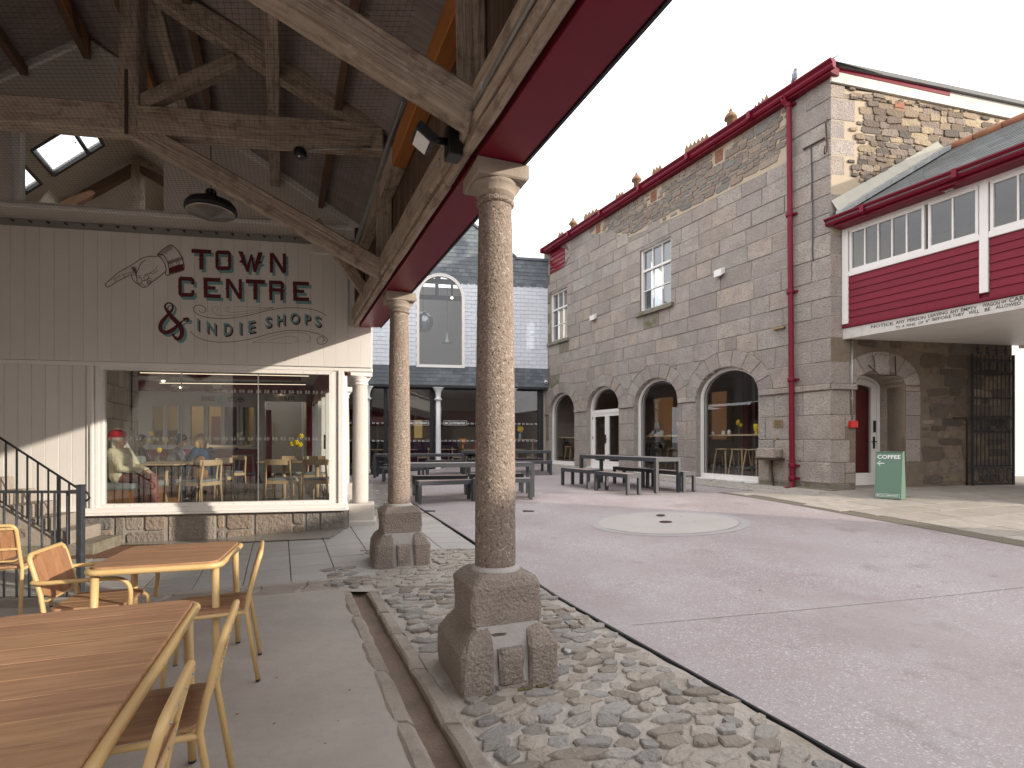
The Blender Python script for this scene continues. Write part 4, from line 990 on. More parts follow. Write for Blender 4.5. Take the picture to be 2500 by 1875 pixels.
for a, b in VENTS:
    for dz in (-.075, .075):
        o = MB().box(a-.12, a+.12, -.03, .014, b+dz-.068, b+dz+.068, FR).build('air_brick', 'terracotta', gran, bevel=.004)
        m = MB()
        for i in range(7):
            for j in range(3): m.box(a-.10+i*.031, a-.085+i*.031, .0141, .0165, b+dz-.045+j*.035, b+dz-.025+j*.035, FR)
        m.build('hole', 'blackplastic', o, fix=False)
# gable end
OPG = (1.215, .615, 2.72, .30)               # door arch centre, half width, spring, rise
def gz(s): return 8.99-.062*s
def ingab(s, z):
    if z > gz(s)-.015 or s > 4.9: return False
    if z > 6.0:
        if z < 6.25+.60*s-.05 and s < 2.6: return False
        if s > 2.5 and z < 7.78-.12*(s-2.5): return False
        i = max(j for j in range(len(CZ)) if CZ[j] <= z+.001); return s > (.34, .58)[i % 2]+.02 if z > 3.9 else False
    if z > 3.8: return False
    return False
def ingab2(s, z):
    if z > 3.86 or s > 4.58 or z < .45: return False
    c, hw, zs, rs = OPG
    if s < .46: return False
    if abs(s-c) < hw+.02 and z < zs: return False
    a, b = hw+.38, rs+.42
    if z >= zs-.0 and ((s-c)/a)**2+((z-zs)/b)**2 < 1.0: return False
    if s < 2.22 and z < zs: return False
    return True
rubble(FG, gran, ingab, .3, 4.95, 6.1, 9.0, 'rubble', 298, 9, .055, .15, .022)
rn0 = len(gran.children)
mt['rubble_brown'] = M('rubble_brown', (.12, .095, .072), .95, c3=[(.15, .115, .085), (.22, .17, .12), (.10, .08, .065), (.25, .20, .15), (.16, .125, .105)], layers=[('n', 7, (.07, .055, .045), .45, .75, .7), ('n', 30, (.30, .26, .20), .62, .85, .5)], bump=(18, 1.0, .04), var=.2)
mt['mortar_brown'] = M('mortar_brown', (.19, .15, .11), .95, layers=[('n', 6, (.12, .09, .068), .4, .8, .8)], bump=(30, .8, .02))
rubble(FG, gran, ingab2, .46, 4.95, .4, 3.9, 'rubble_brown', 80, 12, .12, .34, .012, big=.3)
m = MB()
for z0, z1 in zip(lin(-.3, 9.0, 93), lin(-.3, 9.0, 93)[1:]):
    zc = (z0+z1)/2; c, hw, zs, rs = OPG; w_ = hw if zc < zs else (hw*sqrt(max(0, 1-((zc-zs)/rs)**2)) if zc < zs+rs else 0)
    if zc < .44: w_ = 0
    eS = 4.6 if zc < 3.9 else 4.93
    ivs = [(.02, c-w_), (c+w_, eS)] if w_ else [(.02, eS)]
    for a, b in ivs: m.box(a, b, -.45, -.004, z0, min(z1, gz(4.9) if zc > 8.6 else z1), FG)
mm_ = m.build('gable_mortar', 'mortar_warm', gran, fix=False)
m = MB()
for z0, z1 in zip(lin(-.3, 3.9, 42), lin(-.3, 3.9, 42)[1:]):
    zc = (z0+z1)/2; c, hw, zs, rs = OPG; w_ = hw if zc < zs else (hw*sqrt(max(0, 1-((zc-zs)/rs)**2)) if zc < zs+rs else 0)
    if zc < .44: w_ = 0
    for a, b in ([(.02, c-w_), (c+w_, 4.6)] if w_ else [(.02, 4.6)]): m.box(a, b, -.01, .0, z0, z1, FG)
m.build('passage_mortar', 'mortar_brown', gran, fix=False)
for i, (z0, z1) in enumerate(zip(CZ, CZ[1:])):   # quoins
    w_ = (.34, .58)[i % 2] if z0 > 3.9 else ((.46, .59)[i % 2] if z0 < 2.6 else .46)
    pr = .06 if i == 5 else .0
    z1_ = min(z1, gz(.3))
    if z0 < 3.7 and z0 > .5 and w_ > .5 and i != 5 and z0 < 2.6:
        add_block([(0.0, z0+.006), (.34, z0+.006), (.34, z1-.006), (.0, z1-.006)], FG, gran, n1=.0)
        zm = (z0+z1)/2
        for za, zb in ((z0, zm), (zm, z1)): add_block([(.352, za+.008), (w_, za+.008), (w_, zb-.008), (.352, zb-.008)], FG, gran, 'granite_moss' if z0 < .2 else 'granite')
    else: add_block([(0.0, z0+.006), (w_, z0+.006), (w_, z1_-.006), (.0, z1_-.006)], FG, gran, 'granite_moss' if z0 < .2 else 'granite', n1=pr)
c, hw, zs, rs = OPG
for k, (a0, a1) in enumerate(zip(lin(0, pi, 7), lin(0, pi, 7)[1:])):
    P = [(c+hw*cos(t), zs+rs*sin(t)) for t in lin(a0+.012, a1-.012, 3)]+[(c+(hw+.36)*cos(t), zs+(rs+.40)*sin(t)) for t in lin(a1-.012, a0+.012, 3)]
    P = [(max(a, .47), b) for a, b in P]
    Pn = [P[0]]
    for q in P[1:]:
        if abs(q[0]-Pn[-1][0])+abs(q[1]-Pn[-1][1]) > .01: Pn.append(q)
    add_block(Pn, FG, gran, 'granite', n1=.03 if k == 3 else .015, name='arch_stone', ch=.015)
for z0, z1 in zip(CZ[1:6], CZ[2:6]+[2.70]): add_block([(1.84, z0+.008), (2.20, z0+.008), (2.20, z1-.008), (1.84, z1-.008)], FG, gran, 'granite', n1=.008)
m = MB(); m.box(1.83, 1.90, -.72, -.003, .3, 2.72, FG); m.build('reveal_stone', 'granite', gran)
m = MB()
for (t0, t1) in zip(lin(0, pi, 12), lin(0, pi, 12)[1:]):
    m.hexa([FG(c+hw*cos(t0), -.72, zs+rs*sin(t0)), FG(c+hw*cos(t1), -.72, zs+rs*sin(t1)), FG(c+hw*cos(t1), -.0, zs+rs*sin(t1)), FG(c+hw*cos(t0), 0, zs+rs*sin(t0))]+[FG(c+(hw+.06)*cos(t), n_, zs+(rs+.06)*sin(t)) for t, n_ in ((t0, -.72), (t1, -.72), (t1, 0), (t0, 0))])
m.build('arch_soffit', 'granite', gran)
MB().box(.62, 1.84, -.72, .12, .2, .47, FG).build('step_stone', 'granite_moss', gran, bevel=.02)
# white door deep in the gable arch
dr = thing('arched_door', 'white glazed arched door deep in the stone passage wall, beside the green sign', 'door', tuple(FG(1.2, -.7, .5)))
def arch_frame(fr, c, hw, zb, zs, rise, t, n0, n1, name, par, mat='white', bot=None, bottom=True):
    m = MB(); N_ = 18
    P = [(c+hw, zb)]+[(c+hw*cos(a), zs+rise*sin(a)) for a in lin(0, pi, N_)]+[(c-hw, zb)]
    k = (hw-t)/hw; kr = (rise-t)/rise; zi = zb+(bot or t)
    Qp = [(c+hw-t, zi if bottom else zb)]+[(c+(hw-t)*cos(a), zs+(rise-t)*sin(a)) for a in lin(0, pi, N_)]+[(c-hw+t, zi if bottom else zb)]
    for i in range(len(P)-1):
        m.hexa([fr(*(P[i][0], n0, P[i][1])), fr(P[i+1][0], n0, P[i+1][1]), fr(Qp[i+1][0], n0, Qp[i+1][1]), fr(Qp[i][0], n0, Qp[i][1]), fr(P[i][0], n1, P[i][1]), fr(P[i+1][0], n1, P[i+1][1]), fr(Qp[i+1][0], n1, Qp[i+1][1]), fr(Qp[i][0], n1, Qp[i][1])])
    if bottom: m.hexa([fr(c+hw, n0, zb), fr(c-hw, n0, zb), fr(c-hw+t, n0, zi), fr(c+hw-t, n0, zi), fr(c+hw, n1, zb), fr(c-hw, n1, zb), fr(c-hw+t, n1, zi), fr(c+hw-t, n1, zi)])
    return m.build(name, mat, par)
def arch_pane(fr, c, hw, zb, zs, rise, n, name, par, mat='glass'):
    P = [(c+hw, zb)]+[(c+hw*cos(a), zs+rise*sin(a)) for a in lin(0, pi, 20)]+[(c-hw, zb)]
    m = MB(); m.add([fr(a, n, b) for a, b in P], [tuple(range(len(P)))]); return m.build(name, mat, par, fix=False)
arch_frame(FG, 1.215, .60, .48, 2.72, .28, .07, -.74, -.62, 'door_frame', dr)
leaf = arch_frame(FG, 1.215, .525, .50, 2.70, .22, .13, -.72, -.65, 'door_leaf', dr, bot=.30)
arch_pane(FG, 1.215, .40, .79, 2.69, .10, -.685, 'pane', leaf)
MB().box(1.66, 1.69, -.648, -.60, 1.72, 1.98, FG).build('pull_bar', 'blackplastic', leaf, bevel=.004); MB().box(1.655, 1.685, -.648, -.62, 1.35, 1.62, FG).build('lock_plate', 'blackplastic', leaf)
MB().box(1.57, 1.70, -.60, -.585, 1.50, 1.52, FG).build('lever', 'blackplastic', leaf)
MB().box(.6, 1.83, -.80, -.79, .47, 3.0, FG).build('backing', 'room_dark', dr, fix=True).data.materials[0] = mt['red_wall']
MB().box(.1, .9, -1.3, -1.25, .9, 2.4, FG).build('inner_panel', 'warm_wall', dr)
o = MB().box(1.02, 1.34, .035, .10, 2.92, 3.34, FG); 
key = o.build('keystone', 'granite', gran, bevel=.02)
hk = thing('iron_bracket', 'rusty iron bracket hanging over the arched passage door', 'bracket', tuple(FG(1.3, .1, 3.1)))
MB().tube([FG(1.52, .05, 3.32), FG(1.42, .16, 2.90), FG(1.02, .16, 2.90), FG(.86, .05, 3.12)], .012, 6).build('hook', 'rust', hk)
# windows in the arches
def arch_window(i, label, door=False):
    c, hw, zb = ARCH[i]; hw -= .004
    t = thing('arched_window' if not door else 'arched_doorway', label, 'window' if not door else 'doorway', tuple(FR(c, -.2, zb)), group=None if door else 'arched windows of the granite building')
    arch_frame(FR, c, hw, zb, ZS, RISE-.004, .075, -.30, -.16, 'frame', t, bot=.16)
    m = MB(); m.box(c-hw-.02, c+hw+.02, -.16, .02, zb-.03, zb+.055, FR); m.build('sill', 'white', t, bevel=.006)
    if not door:
        arch_pane(FR, c, hw-.07, zb+.15, ZS, RISE-.074, -.23, 'pane', t, 'glass_dark')
        arch_frame(FR, c, hw-.074, zb+.15, ZS, RISE-.078, .012, -.24, -.22, 'gasket', t, 'blackplastic')
        return t
    MB().box(c-hw+.07, c+hw-.07, -.28, -.18, 2.50, 2.62, FR).build('transom', 'white', t)
    P = [(c+(hw-.075)*cos(a), ZS+(RISE-.08)*sin(a)) for a in lin(0, pi, 20)]
    m = MB(); m.add([FR(a, -.23, b) for a, b in P]+[FR(c-hw+.07, -.23, 2.61), FR(c+hw-.07, -.23, 2.61)], [tuple(range(23))]); m.build('fanlight', 'glass_dark', t, fix=False)
    for sg in (0, 1):
        a, b = (c-hw+.075, c-.003) if sg == 0 else (c+.003, c+hw-.075)
        m = MB(); z0, z1, w_, zk = zb+.06, 2.50, .11, .22
        m.box(a, a+w_, -.26, -.20, z0, z1, FR); m.box(b-w_, b, -.26, -.20, z0, z1, FR); m.box(a+w_, b-w_, -.26, -.20, z0, z0+zk, FR); m.box(a+w_, b-w_, -.26, -.20, z1-w_, z1, FR)
        lf = m.build('door_leaf', 'white', t, bevel=.004)
        MB().add([FR(x, -.23, z) for x, z in ((a+w_, z0+zk), (b-w_, z0+zk), (b-w_, z1-w_), (a+w_, z1-w_))], [(0, 1, 2, 3)]).build('pane', 'glass_dark', lf, fix=False)
        if sg == 1: MB().box(a+.03, a+.06, -.20, -.16, 1.45, 1.75, FR).build('handle', 'blackplastic', lf, bevel=.004); MB().box(a-.07, a+.05, -.165, -.15, 1.585, 1.605, FR).build('lever', 'blackplastic', lf)
        for z in (.9, 1.6, 2.3): MB().box((b-.02) if sg else a-.01, (b+.01) if sg else a+.02, -.20, -.185, z, z+.1, FR).build('hinge', 'blackplastic', lf)
    return t
arch_window(0, 'white arched window farthest left in the granite wall, next to the slate-hung building')
arch_window(1, 'white arched double doors with a fanlight in the granite wall', True)
arch_window(2, 'white arched window with a woman in a pale jumper sitting behind it')
arch_window(3, 'largest-looking arched window, with daffodils and a yellow cup behind the glass, nearest the downpipe')
# sash windows
def sash(i, label, rows=((5.5, 1), (0, 0))):
    a, b, z0, z1 = WINS[i]; t = thing('sash_window', label, 'window', tuple(FR((a+b)/2, -.1, z0)), group='white sash windows of the granite building')
    m = MB(); f = .06
    m.box(a, a+f, -.22, -.06, z0, z1, FR); m.box(b-f, b, -.22, -.06, z0, z1, FR); m.box(a+f, b-f, -.22, -.06, z0, z0+f, FR); m.box(a+f, b-f, -.22, -.06, z1-f, z1, FR); m.build('frame', 'white', t)
    zm = z0+(z1-z0)*.655; MB().box(a+f, b-f, -.19, -.08, zm-.03, zm+.03, FR).build('meeting_rail', 'white', t)
    for k in (1, 2):
        x = a+f+(b-a-2*f)*k/3; MB().box(x-.013, x+.013, -.17, -.10, z0+f, z1-f, FR).build('glazing_bar', 'white', t)
    zl = z0+f+(zm-.03-z0-f)*.5; MB().box(a+f, b-f, -.168, -.102, zl-.013, zl+.013, FR).build('glazing_bar', 'white', t)
    for k in range(3):
        x0, x1 = a+f+(b-a-2*f)*k/3, a+f+(b-a-2*f)*(k+1)/3
        for y0, y1 in ((z0+f, zl), (zl, zm), (zm, z1-f)):
            e = rr.uniform(-.004, .004)
            MB().add([FR(x0, -.14+e, y0), FR(x1, -.14-e, y0), FR(x1, -.14, y1), FR(x0, -.14, y1)], [(0, 1, 2, 3)]).build('pane', 'glass_sky', t, fix=False)
    MB().box(a, b, -.9, -.88, z0, z1, FR).build('blind', 'room_dark', t)
    m = MB(); m.box(a-.13, b+.13, -.24, .10, z0-.13, z0-.003, FR); m.build('sill', 'granite_moss', t, bevel=.012)
    m = MB(); rn = random.Random(i)
    for k in range(26):
        x = a+.08+(b-a-.16)*k/25; m.tube([FR(x, .0, z0), FR(x+rn.uniform(-.03, .03), .02, z0+.12)], .0025, 3)
    m.build('bird_spikes', 'galv', t)
    for x0, x1, y0, y1 in ((a-.03, a, z0, z1), (b, b+.03, z0, z1), (a, b, z1, z1+.03)): MB().box(x0, x1, -.4, -.012, y0, y1, FR).build('reveal', 'granite', t)
sash(0, 'twelve-pane white sash window high in the middle of the granite wall')
sash(1, 'twelve-pane white sash window at the far left end of the granite wall')
lv = thing('red_louvre', 'dark red louvred panel under the gutter at the far end of the granite wall', 'louvre', tuple(FR(11, 0, 8.3)))
for k in range(5):
    z = 8.24+k*.165; m = MB(); m.hexa([FR(10.41, -.12, z), FR(11.52, -.12, z), FR(11.52, .012, z), FR(10.41, .012, z), FR(10.41, -.12, z+.17), FR(11.52, -.12, z+.17), FR(11.52, -.015, z+.17), FR(10.41, -.015, z+.17)]); m.build('board', 'red_board', lv)
# eaves, gutter, roof
m = MB()
m.box(-.12, 11.7, -.1, .137, 9.12, 9.30, FR); m.build('fascia', 'red', gran)
m = MB(); m.box(-.12, 11.7, -.1, .17, 9.09, 9.13, FR); m.build('soffit', 'red', gran)
gt = thing('roof_gutter', 'long dark red ogee gutter along the eaves of the granite building', 'gutter', tuple(FR(5, .25, 9.3)))
def ogee(fr, a, b, z, n0, par, w_=.15, h=.14, mat='red'):
    pr = [(0, 0), (w_*.45, 0), (w_*.62, .25*h), (w_*.62, .5*h), (w_*.85, .72*h), (w_, .82*h), (w_, h), (w_*.92, h), (w_*.9, .88*h), (.015, .15*h), (.015, h), (0, h)]
    m = MB(); k = len(pr); m.add([fr(a, n0+x, z+y) for x, y in pr]+[fr(b, n0+x, z+y) for x, y in pr], [(i, (i+1) % k, k+(i+1) % k, k+i) for i in range(k)]); m.add([fr(e, n0+x, z+y) for e in (a, b) for x, y in pr[:7]+[pr[-1]]], [tuple(range(8)), tuple(range(8, 16))[::-1]])
    return m.build('gutter_length', mat, par)
for k in range(6):
    a, b = -.2+k*1.99, -.2+(k+1)*1.99; ogee(FR, a, b, 9.13, .14, gt, .17, .17)
    MB().box(b-.05, b+.05, .135, .32, 9.12, 9.31, FR).build('joint_collar', 'red', gt, bevel=.01)
    MB().box(b-.9, b-.86, .13, .315, 9.11, 9.13, FR).build('bracket', 'red', gt)
def roofpt(s, d): return FR(s, .24-d, 9.30+d*.62)
sl_rows = [(d0, d0+.25) for d0 in lin(0, 3.25, 13)[:-1]]
RA, RB = roofpt(3.0, 3.1), roofpt(11.8, 3.1)
m = MB(); m.add([roofpt(-.15, 0), roofpt(11.8, 0), RB, RA, FG(6.0, -.2, 8.95), FR(11.8, -6.2, 9.2)], [(0, 1, 2, 3), (0, 3, 4), (4, 3, 2, 5)]); m.build('roof_slope', 'slate_roof', gran, fix=False)
m = MB()
for k in range(46):
    a = -.15+k*.26; m.hexa([roofpt(a, -.03), roofpt(a+.25, -.03), roofpt(a+.25, .28), roofpt(a, .28)]+[p+Vector((0, 0, .02)) for p in (roofpt(a, -.03), roofpt(a+.25, -.03), roofpt(a+.25, .28), roofpt(a, .28))])
stuff(m.build('eaves_slates', 'slate_roof', gran))
# ridge cresting seen over the gutter
rc = thing('ridge_cresting', 'terracotta ridge tiles with pointed cresting and small finials on the granite building roof', 'ridge tiles', tuple(FR(5, -3, 11)))
FR3 = Fr(tuple(FR(0, -2.9, 0))[:2], FR.e, FR.n)
def crest(u0, v0, u1, v1, n):
    a, za = FR3.hit(u0, v0); b, zb = FR3.hit(u1, v1)
    for i in range(n):
        x0, x1 = a+(b-a)*i/n, a+(b-a)*(i+1)/n; z = za+(zb-za)*(i+.5)/n-.06
        m = MB(); m.prism([(x0, z-.5), (x1, z-.5), (x1, z), ((x0+x1)/2, z+.15), (x0, z)], -.02, .02, FR3); m.build('crest_tile', 'lichen_tile', rc)
for q in ((1840, 266, 1876, 233, 4), (1672, 363, 1730, 330, 6), (1593, 417, 1615, 406, 3), (1503, 480, 1522, 470, 3), (1426, 527, 1460, 511, 4), (1363, 572, 1375, 567, 2)): crest(*q)
for u, v, r in ((1784, 280, .13), (1554, 433, .13), (1399, 541, .13)):
    a, z = FR3.hit(u, v); p = FR3(a, 0, z+.03)
    MB().lathe([(.12, -.6), (.12, -.18), (.2, -.17), (.19, -.10), (.12, 0), (.05, .06), (.06, .10), (.02, .17)], p, 14).build('finial', 'lichen_tile', rc)
# downpipe
dp = thing('downpipe', 'tall dark red downpipe on the granite corner pier', 'downpipe', tuple(FR(.86, .1, .4)))
P = [FR(.93, .24, 9.18), FR(.93, .20, 9.08), FR(.90, .11, 8.98), FR(.88, .10, 8.9), FR(.84, .10, 5), FR(.80, .10, .66), FR(.80, .13, .50), FR(.82, .28, .44)]
MB().tube(P, .057, 18).build('pipe', 'red', dp)
for z in (9.0, 6.55, 4.83, 2.88, .98, .70):
    s = .80+.1*(z-.6)/8.4; MB().lathe([(.07, -.05), (.074, -.03), (.074, .03), (.066, .05)], FR(s, .10, z), 18).build('socket_collar', 'red', dp)
    MB().box(s-.13, s+.0, .0, .06, z-.02, z+.02, FR).build('wall_bracket', 'red', dp)
MB().lathe([(.062, 0), (.07, .02), (.07, .07)], FR(.82, .24, .45), 18, ax=tuple((FR(0, 1, 0)-FR(0, 0, 0)))).build('shoe', 'red', dp)
MB().lathe([(.05, 0), (.05, .075)], FR(.82, .243, .45), 18, ax=tuple((FR(0, 1, 0)-FR(0, 0, 0)))).build('mouth', 'blackplastic', dp)
# small wall fittings
def walllight(u, v, label):
    s, z = FR.hit(u, v); t = thing('wall_light', label, 'wall light', tuple(FR(s, .1, z)), group='small wall lights on the granite wall')
    m = MB(); m.hexa([FR(s-.12, 0, z-.02), FR(s+.12, 0, z-.02), FR(s+.12, .14, z-.10), FR(s-.12, .14, z-.10), FR(s-.12, 0, z+.13), FR(s+.12, 0, z+.13), FR(s+.12, .14, z+.07), FR(s-.12, .14, z+.07)]); m.build('housing', 'white', t, bevel=.005)
    MB().box(s-.07, s+.07, .02, .12, z-.11, z-.07, FR).build('lens', 'lens', t)
walllight(1761, 667, 'boxy white wall light right of the middle sash window')
walllight(1452, 776, 'small boxy white wall light between the two sash windows')
pl = thing('wall_plaque', 'small bronze plaque on the pier above the stone trough', 'plaque', tuple(FR(1.2, 0, 1.9))); MB().box(1.10, 1.33, .004, .02, 1.83, 2.01, FR).build('plate', 'brass', pl, bevel=.004)
for k in range(4): MB().box(1.13, 1.30, .0205, .0225, 1.86+k*.035, 1.868+k*.035, FR).build('text_line', 'ink_black', pl)
tp = thing('wall_tap', 'small brass tap above the stone trough', 'tap', tuple(FR(1.21, .05, 1.57)))
MB().tube([FR(1.21, 0, 1.57), FR(1.21, .10, 1.57), FR(1.21, .13, 1.52)], .014, 8).build('spout', 'brass', tp); MB().box(1.17, 1.25, .06, .08, 1.59, 1.605, FR).build('handle', 'brass', tp)
tr = thing('stone_trough', 'small granite trough on an iron bracket under the tap', 'trough', tuple(FR(1.34, .1, 1.1)))
MB().box(1.1, 1.58, .0, .30, 1.13, 1.36, FR).build('basin', 'granite', tr, bevel=.03); MB().box(1.16, 1.52, .05, .25, 1.3605, 1.365, FR).build('water', 'ink_grey', tr)
MB().box(1.05, 1.62, .01, .30, 1.09, 1.128, FR).build('shelf', 'rust', tr)
MB().tube([FR(1.30, .12, 1.1), FR(1.30, .10, .75), FR(1.28, .08, .55), FR(1.33, .08, .42)], .022, 8).build('waste_pipe', 'rust', tr); MB().box(1.37, 1.43, .01, .05, .62, 1.1, FR).build('support', 'granite_moss', tr)
cb = thing('hanging_cable', 'dark cable hanging from an iron bar high on the granite corner', 'cable', tuple(FR(.4, .03, 7)))
MB().tube(smooth_pts([FR(.42, .02, 7.88), FR(.40, .03, 7.6), FR(.38, .03, 6.8), FR(.37, .03, 6.0), FR(.38, .03, 5.6), FR(.36, .03, 5.37)], 4), .012, 6).build('cord', 'cable', cb)
MB().box(.12, .60, .0, .03, 7.875, 7.905, FR).build('iron_bar', 'rust', cb); MB().tube(smooth_pts([FR(.06, .02, 8.25), FR(.02, .12, 8.12), FR(.05, .06, 8.0), FR(.05, .04, 7.6), FR(.04, .14, 7.5), FR(.05, .10, 7.66)], 4), .016, 6).build('hook', 'rust', cb)
vb = thing('vent_hood', 'small weathered wooden ledge on the granite wall beside the downpipe', 'ledge', tuple(FR(1.16, 0, 4.1))); MB().box(1.02, 1.30, 0, .09, 4.07, 4.11, FR).build('board', 'brass', vb, bevel=.004)
cf = thing('alarm_conduit', 'grey conduit down to a red call point on the pier under the bridge', 'conduit', tuple(FG(.5, .02, 2)))
MB().tube([FG(.5, .02, 3.64), FG(.5, .02, 1.98)], .018, 8).build('pipe', 'galv', cf); MB().box(.42, .60, .0, .07, 1.80, 1.94, FG).build('call_point', 'redplastic', cf, bevel=.006)
for z in (3.1, 2.4): MB().box(.47, .53, .0, .025, z, z+.03, FG).build('clip', 'galv', cf)
# bargeboard on the gable
m = MB(); m.prism([(-.02, 8.99), (5.0, 8.68), (5.0, 8.98), (-.02, 9.28)], .0, .05, FG); m.build('bargeboard', 'oldwhite', gran)
m = MB(); m.prism([(.15, 9.20), (2.9, 9.01), (2.9, 9.10), (.1, 9.30)], .051, .062, FG); m.build('red_band', 'red_board', gran)
m = MB(); m.prism([(-.1, 9.29), (5.1, 8.98), (5.1, 9.06), (-.1, 9.37)], -.3, .12, FG); m.build('verge_slates', 'slate_roof', gran)
for s, z in ((1.66, 8.62), (4.25, 8.27)):
    for dz in (-.08, .08): MB().box(s-.12, s+.12, -.02, .03, z+dz-.065, z+dz+.065, FG).build('air_brick', 'terracotta', gran, bevel=.004)
# room behind the arches
rm = thing('granite_building_room', 'dim room with beige and dark red walls behind the arched windows', 'room', tuple(FR(5, -3, .6)))
MB().box(1.05, 11.9, -5.2, -.45, .50, .56, FR).build('floor', 'terrazzo_floor', rm); MB().box(1.05, 11.9, -5.2, -.45, 3.86, 3.92, FR).build('ceiling', 'room_dark', rm)
MB().box(1.05, 11.9, -5.3, -5.2, .5, 3.9, FR).build('back_wall', 'room_dark', rm); MB().box(11.9, 12.0, -5.3, -.0, .2, 9.2, FR).build('end_wall', 'room_dark', rm)
MB().box(1.0, 1.05, -5.3, -.46, .5, 3.9, FR).build('end_wall', 'room_dark', rm)
mt['ochre'] = M('ochre_wall', (.36, .26, .16), .9)
for a, b, z0, z1, mm in ((1.2, 2.1, .56, 3.8, 'red_wall'), (2.6, 2.9, .56, 3.8, 'ochre'), (3.3, 3.6, .56, 3.8, 'red_wall'), (4.3, 5.2, .56, 3.5, 'ochre'), (5.6, 6.0, .56, 3.6, 'red_wall'), (7.0, 8.2, 1.5, 3.4, 'ochre'), (9.2, 9.5, .56, 3.8, 'red_wall'), (10.2, 11.2, .56, 3.0, 'ochre')):
    MB().box(a, b, -5.195, -5.13, z0, z1, FR).build('wall_panel', mm, rm)
for s in (1.9, 4.5, 9.9): MB().box(s-.09, s+.09, -3.0, -2.82, .56, 3.86, FR).build('pillar', 'red_wall' if s > 2 else 'stonewall_white', rm)
# wall panels with lamplight put in as a faint glow of the material
for s, w_ in ((10.6, 1.1), (7.6, .7)): MB().box(s-w_/2, s+w_/2, -5.12, -5.11, 1.6, 3.4, FR).build('glow_panel', M('glowing_panel', (.45, .25, .15), .9, emit=((1, .5, .22), .05)), rm)

# ================================================================ RED BRIDGE BUILDING
br = thing('red_bridge_building', 'dark red weatherboarded first-floor bridge with white windows over the lane', 'building', tuple(FB(1.5, 0, 3.7)))
gdir = FG.e; GB = lambda s, t, z: FB(s, 0, z)+Vector((gdir.x*t, gdir.y*t, 0))
E_ = 4.4
MB().box(.0, E_, -.05, -.021, 3.9, 5.0, FB).build('board_backing', 'red', br)
for k in range(7):
    z0, z1 = 3.93+k*.142, 3.93+(k+1)*.142
    for a, b in ((.12, 2.32), (2.46, E_)):
        m = MB(); m.hexa([FB(a, -.02, z0), FB(b, -.02, z0), FB(b, .026, z0), FB(a, .026, z0), FB(a, -.02, z1+.01), FB(b, -.02, z1+.01), FB(b, .006, z1+.01), FB(a, .006, z1+.01)]); m.build('weatherboard', 'red_board', br)
m = MB(); m.box(.0, E_, -.03, .05, 3.875, 3.935, FB); m.build('drip_board', 'red', br, bevel=.01)
m = MB(); m.box(-.05, E_, -.05, .012, 3.645, 3.872, FB); m.build('notice_board', 'oldwhite', br, bevel=.006)
D_ = lambda x, y: (1850+x/2.552, 650+y/2.552)
L1 = FB.hit(*D_(708, 386)); R1 = FB.hit(*D_(1560, 262)); 
mtx = MB()
def words(lst):
    for w_, xa, ya, xb, yb, h in lst:
        a = FB.hit(*D_(xa, ya)); b = FB.hit(*D_(xb, yb)); o = text(w_, FB, a, b, h, .0135, 'notice_ink', br, bold=True, name='notice_word')
words([('NOTICE.', 708, 388, 852, 366, .062), ('ANY', 862, 362, 920, 352, .062), ('PERSON', 934, 349, 1048, 328, .062), ('LEAVING', 1064, 322, 1186, 298, .062), ('ANY', 1200, 298, 1256, 287, .062), ('EMPTY', 1268, 284, 1368, 270, .062),
       ('WAGON', 1402, 256, 1510, 240, .066), ('or', 1520, 232, 1556, 225, .045), ('CART', 1568, 226, 1690, 205, .07),
       ('TO', 860, 390, 890, 387, .05), ('A', 900, 383, 918, 380, .05), ('FINE', 930, 378, 985, 368, .05), ('OF', 1003, 364, 1034, 358, .05), ('6"', 1048, 352, 1075, 347, .055), ('BEFORE', 1090, 342, 1208, 322, .056), ('THEY', 1216, 320, 1290, 306, .056), ('WILL', 1316, 302, 1382, 290, .058), ('BE', 1416, 284, 1452, 276, .058), ('ALLOWED', 1484, 268, 1642, 240, .058)])
for s0, s1, z0 in ((0, .12, 3.95), (2.33, 2.45, 4.02)): MB().box(s0, s1, -.05, .055, z0, 5.93, FB).build('white_post', 'white', br, bevel=.006)
m = MB(); m.box(.12, 2.33, -.06, .045, 4.925, 5.03, FB); m.box(2.45, E_, -.06, .045, 4.925, 5.03, FB); m.build('window_sill', 'white', br, bevel=.008)
m = MB(); m.box(.12, E_, -.06, .04, 5.86, 5.98, FB); m.build('window_head', 'white', br)
mt['bridge_glass'] = glassmat('bridge_glass', (.72, .76, .78), .9, 0, .03)
for wi, (a, b, nb) in enumerate(((.14, 1.50, 5), (1.56, 2.31, 2), (2.47, 3.5, 3), (3.54, 4.38, 2))):
    wn = MB(); f = .045
    wn.box(a, a+f, -.05, .03, 5.03, 5.86, FB); wn.box(b-f, b, -.05, .03, 5.03, 5.86, FB); wn.box(a+f, b-f, -.05, .03, 5.03, 5.03+f, FB); wn.box(a+f, b-f, -.05, .03, 5.86-f, 5.86, FB)
    wo = wn.build('window', 'white', br, bevel=.004)
    for k in range(1, nb):
        x = a+f+(b-a-2*f)*k/nb; MB().box(x-.012, x+.012, -.03, .02, 5.03+f, 5.86-f, FB).build('glazing_bar', 'white', wo)
    for k in range(nb):
        x0, x1 = a+f+(b-a-2*f)*k/nb, a+f+(b-a-2*f)*(k+1)/nb; e = rr.uniform(-.006, .006)
        MB().add([FB(x0, -.01+e, 5.03+f), FB(x1, -.01-e, 5.03+f), FB(x1, -.01+e, 5.86-f), FB(x0, -.01-e, 5.86-f)], [(0, 1, 2, 3)]).build('pane', 'bridge_glass', wo, fix=False)
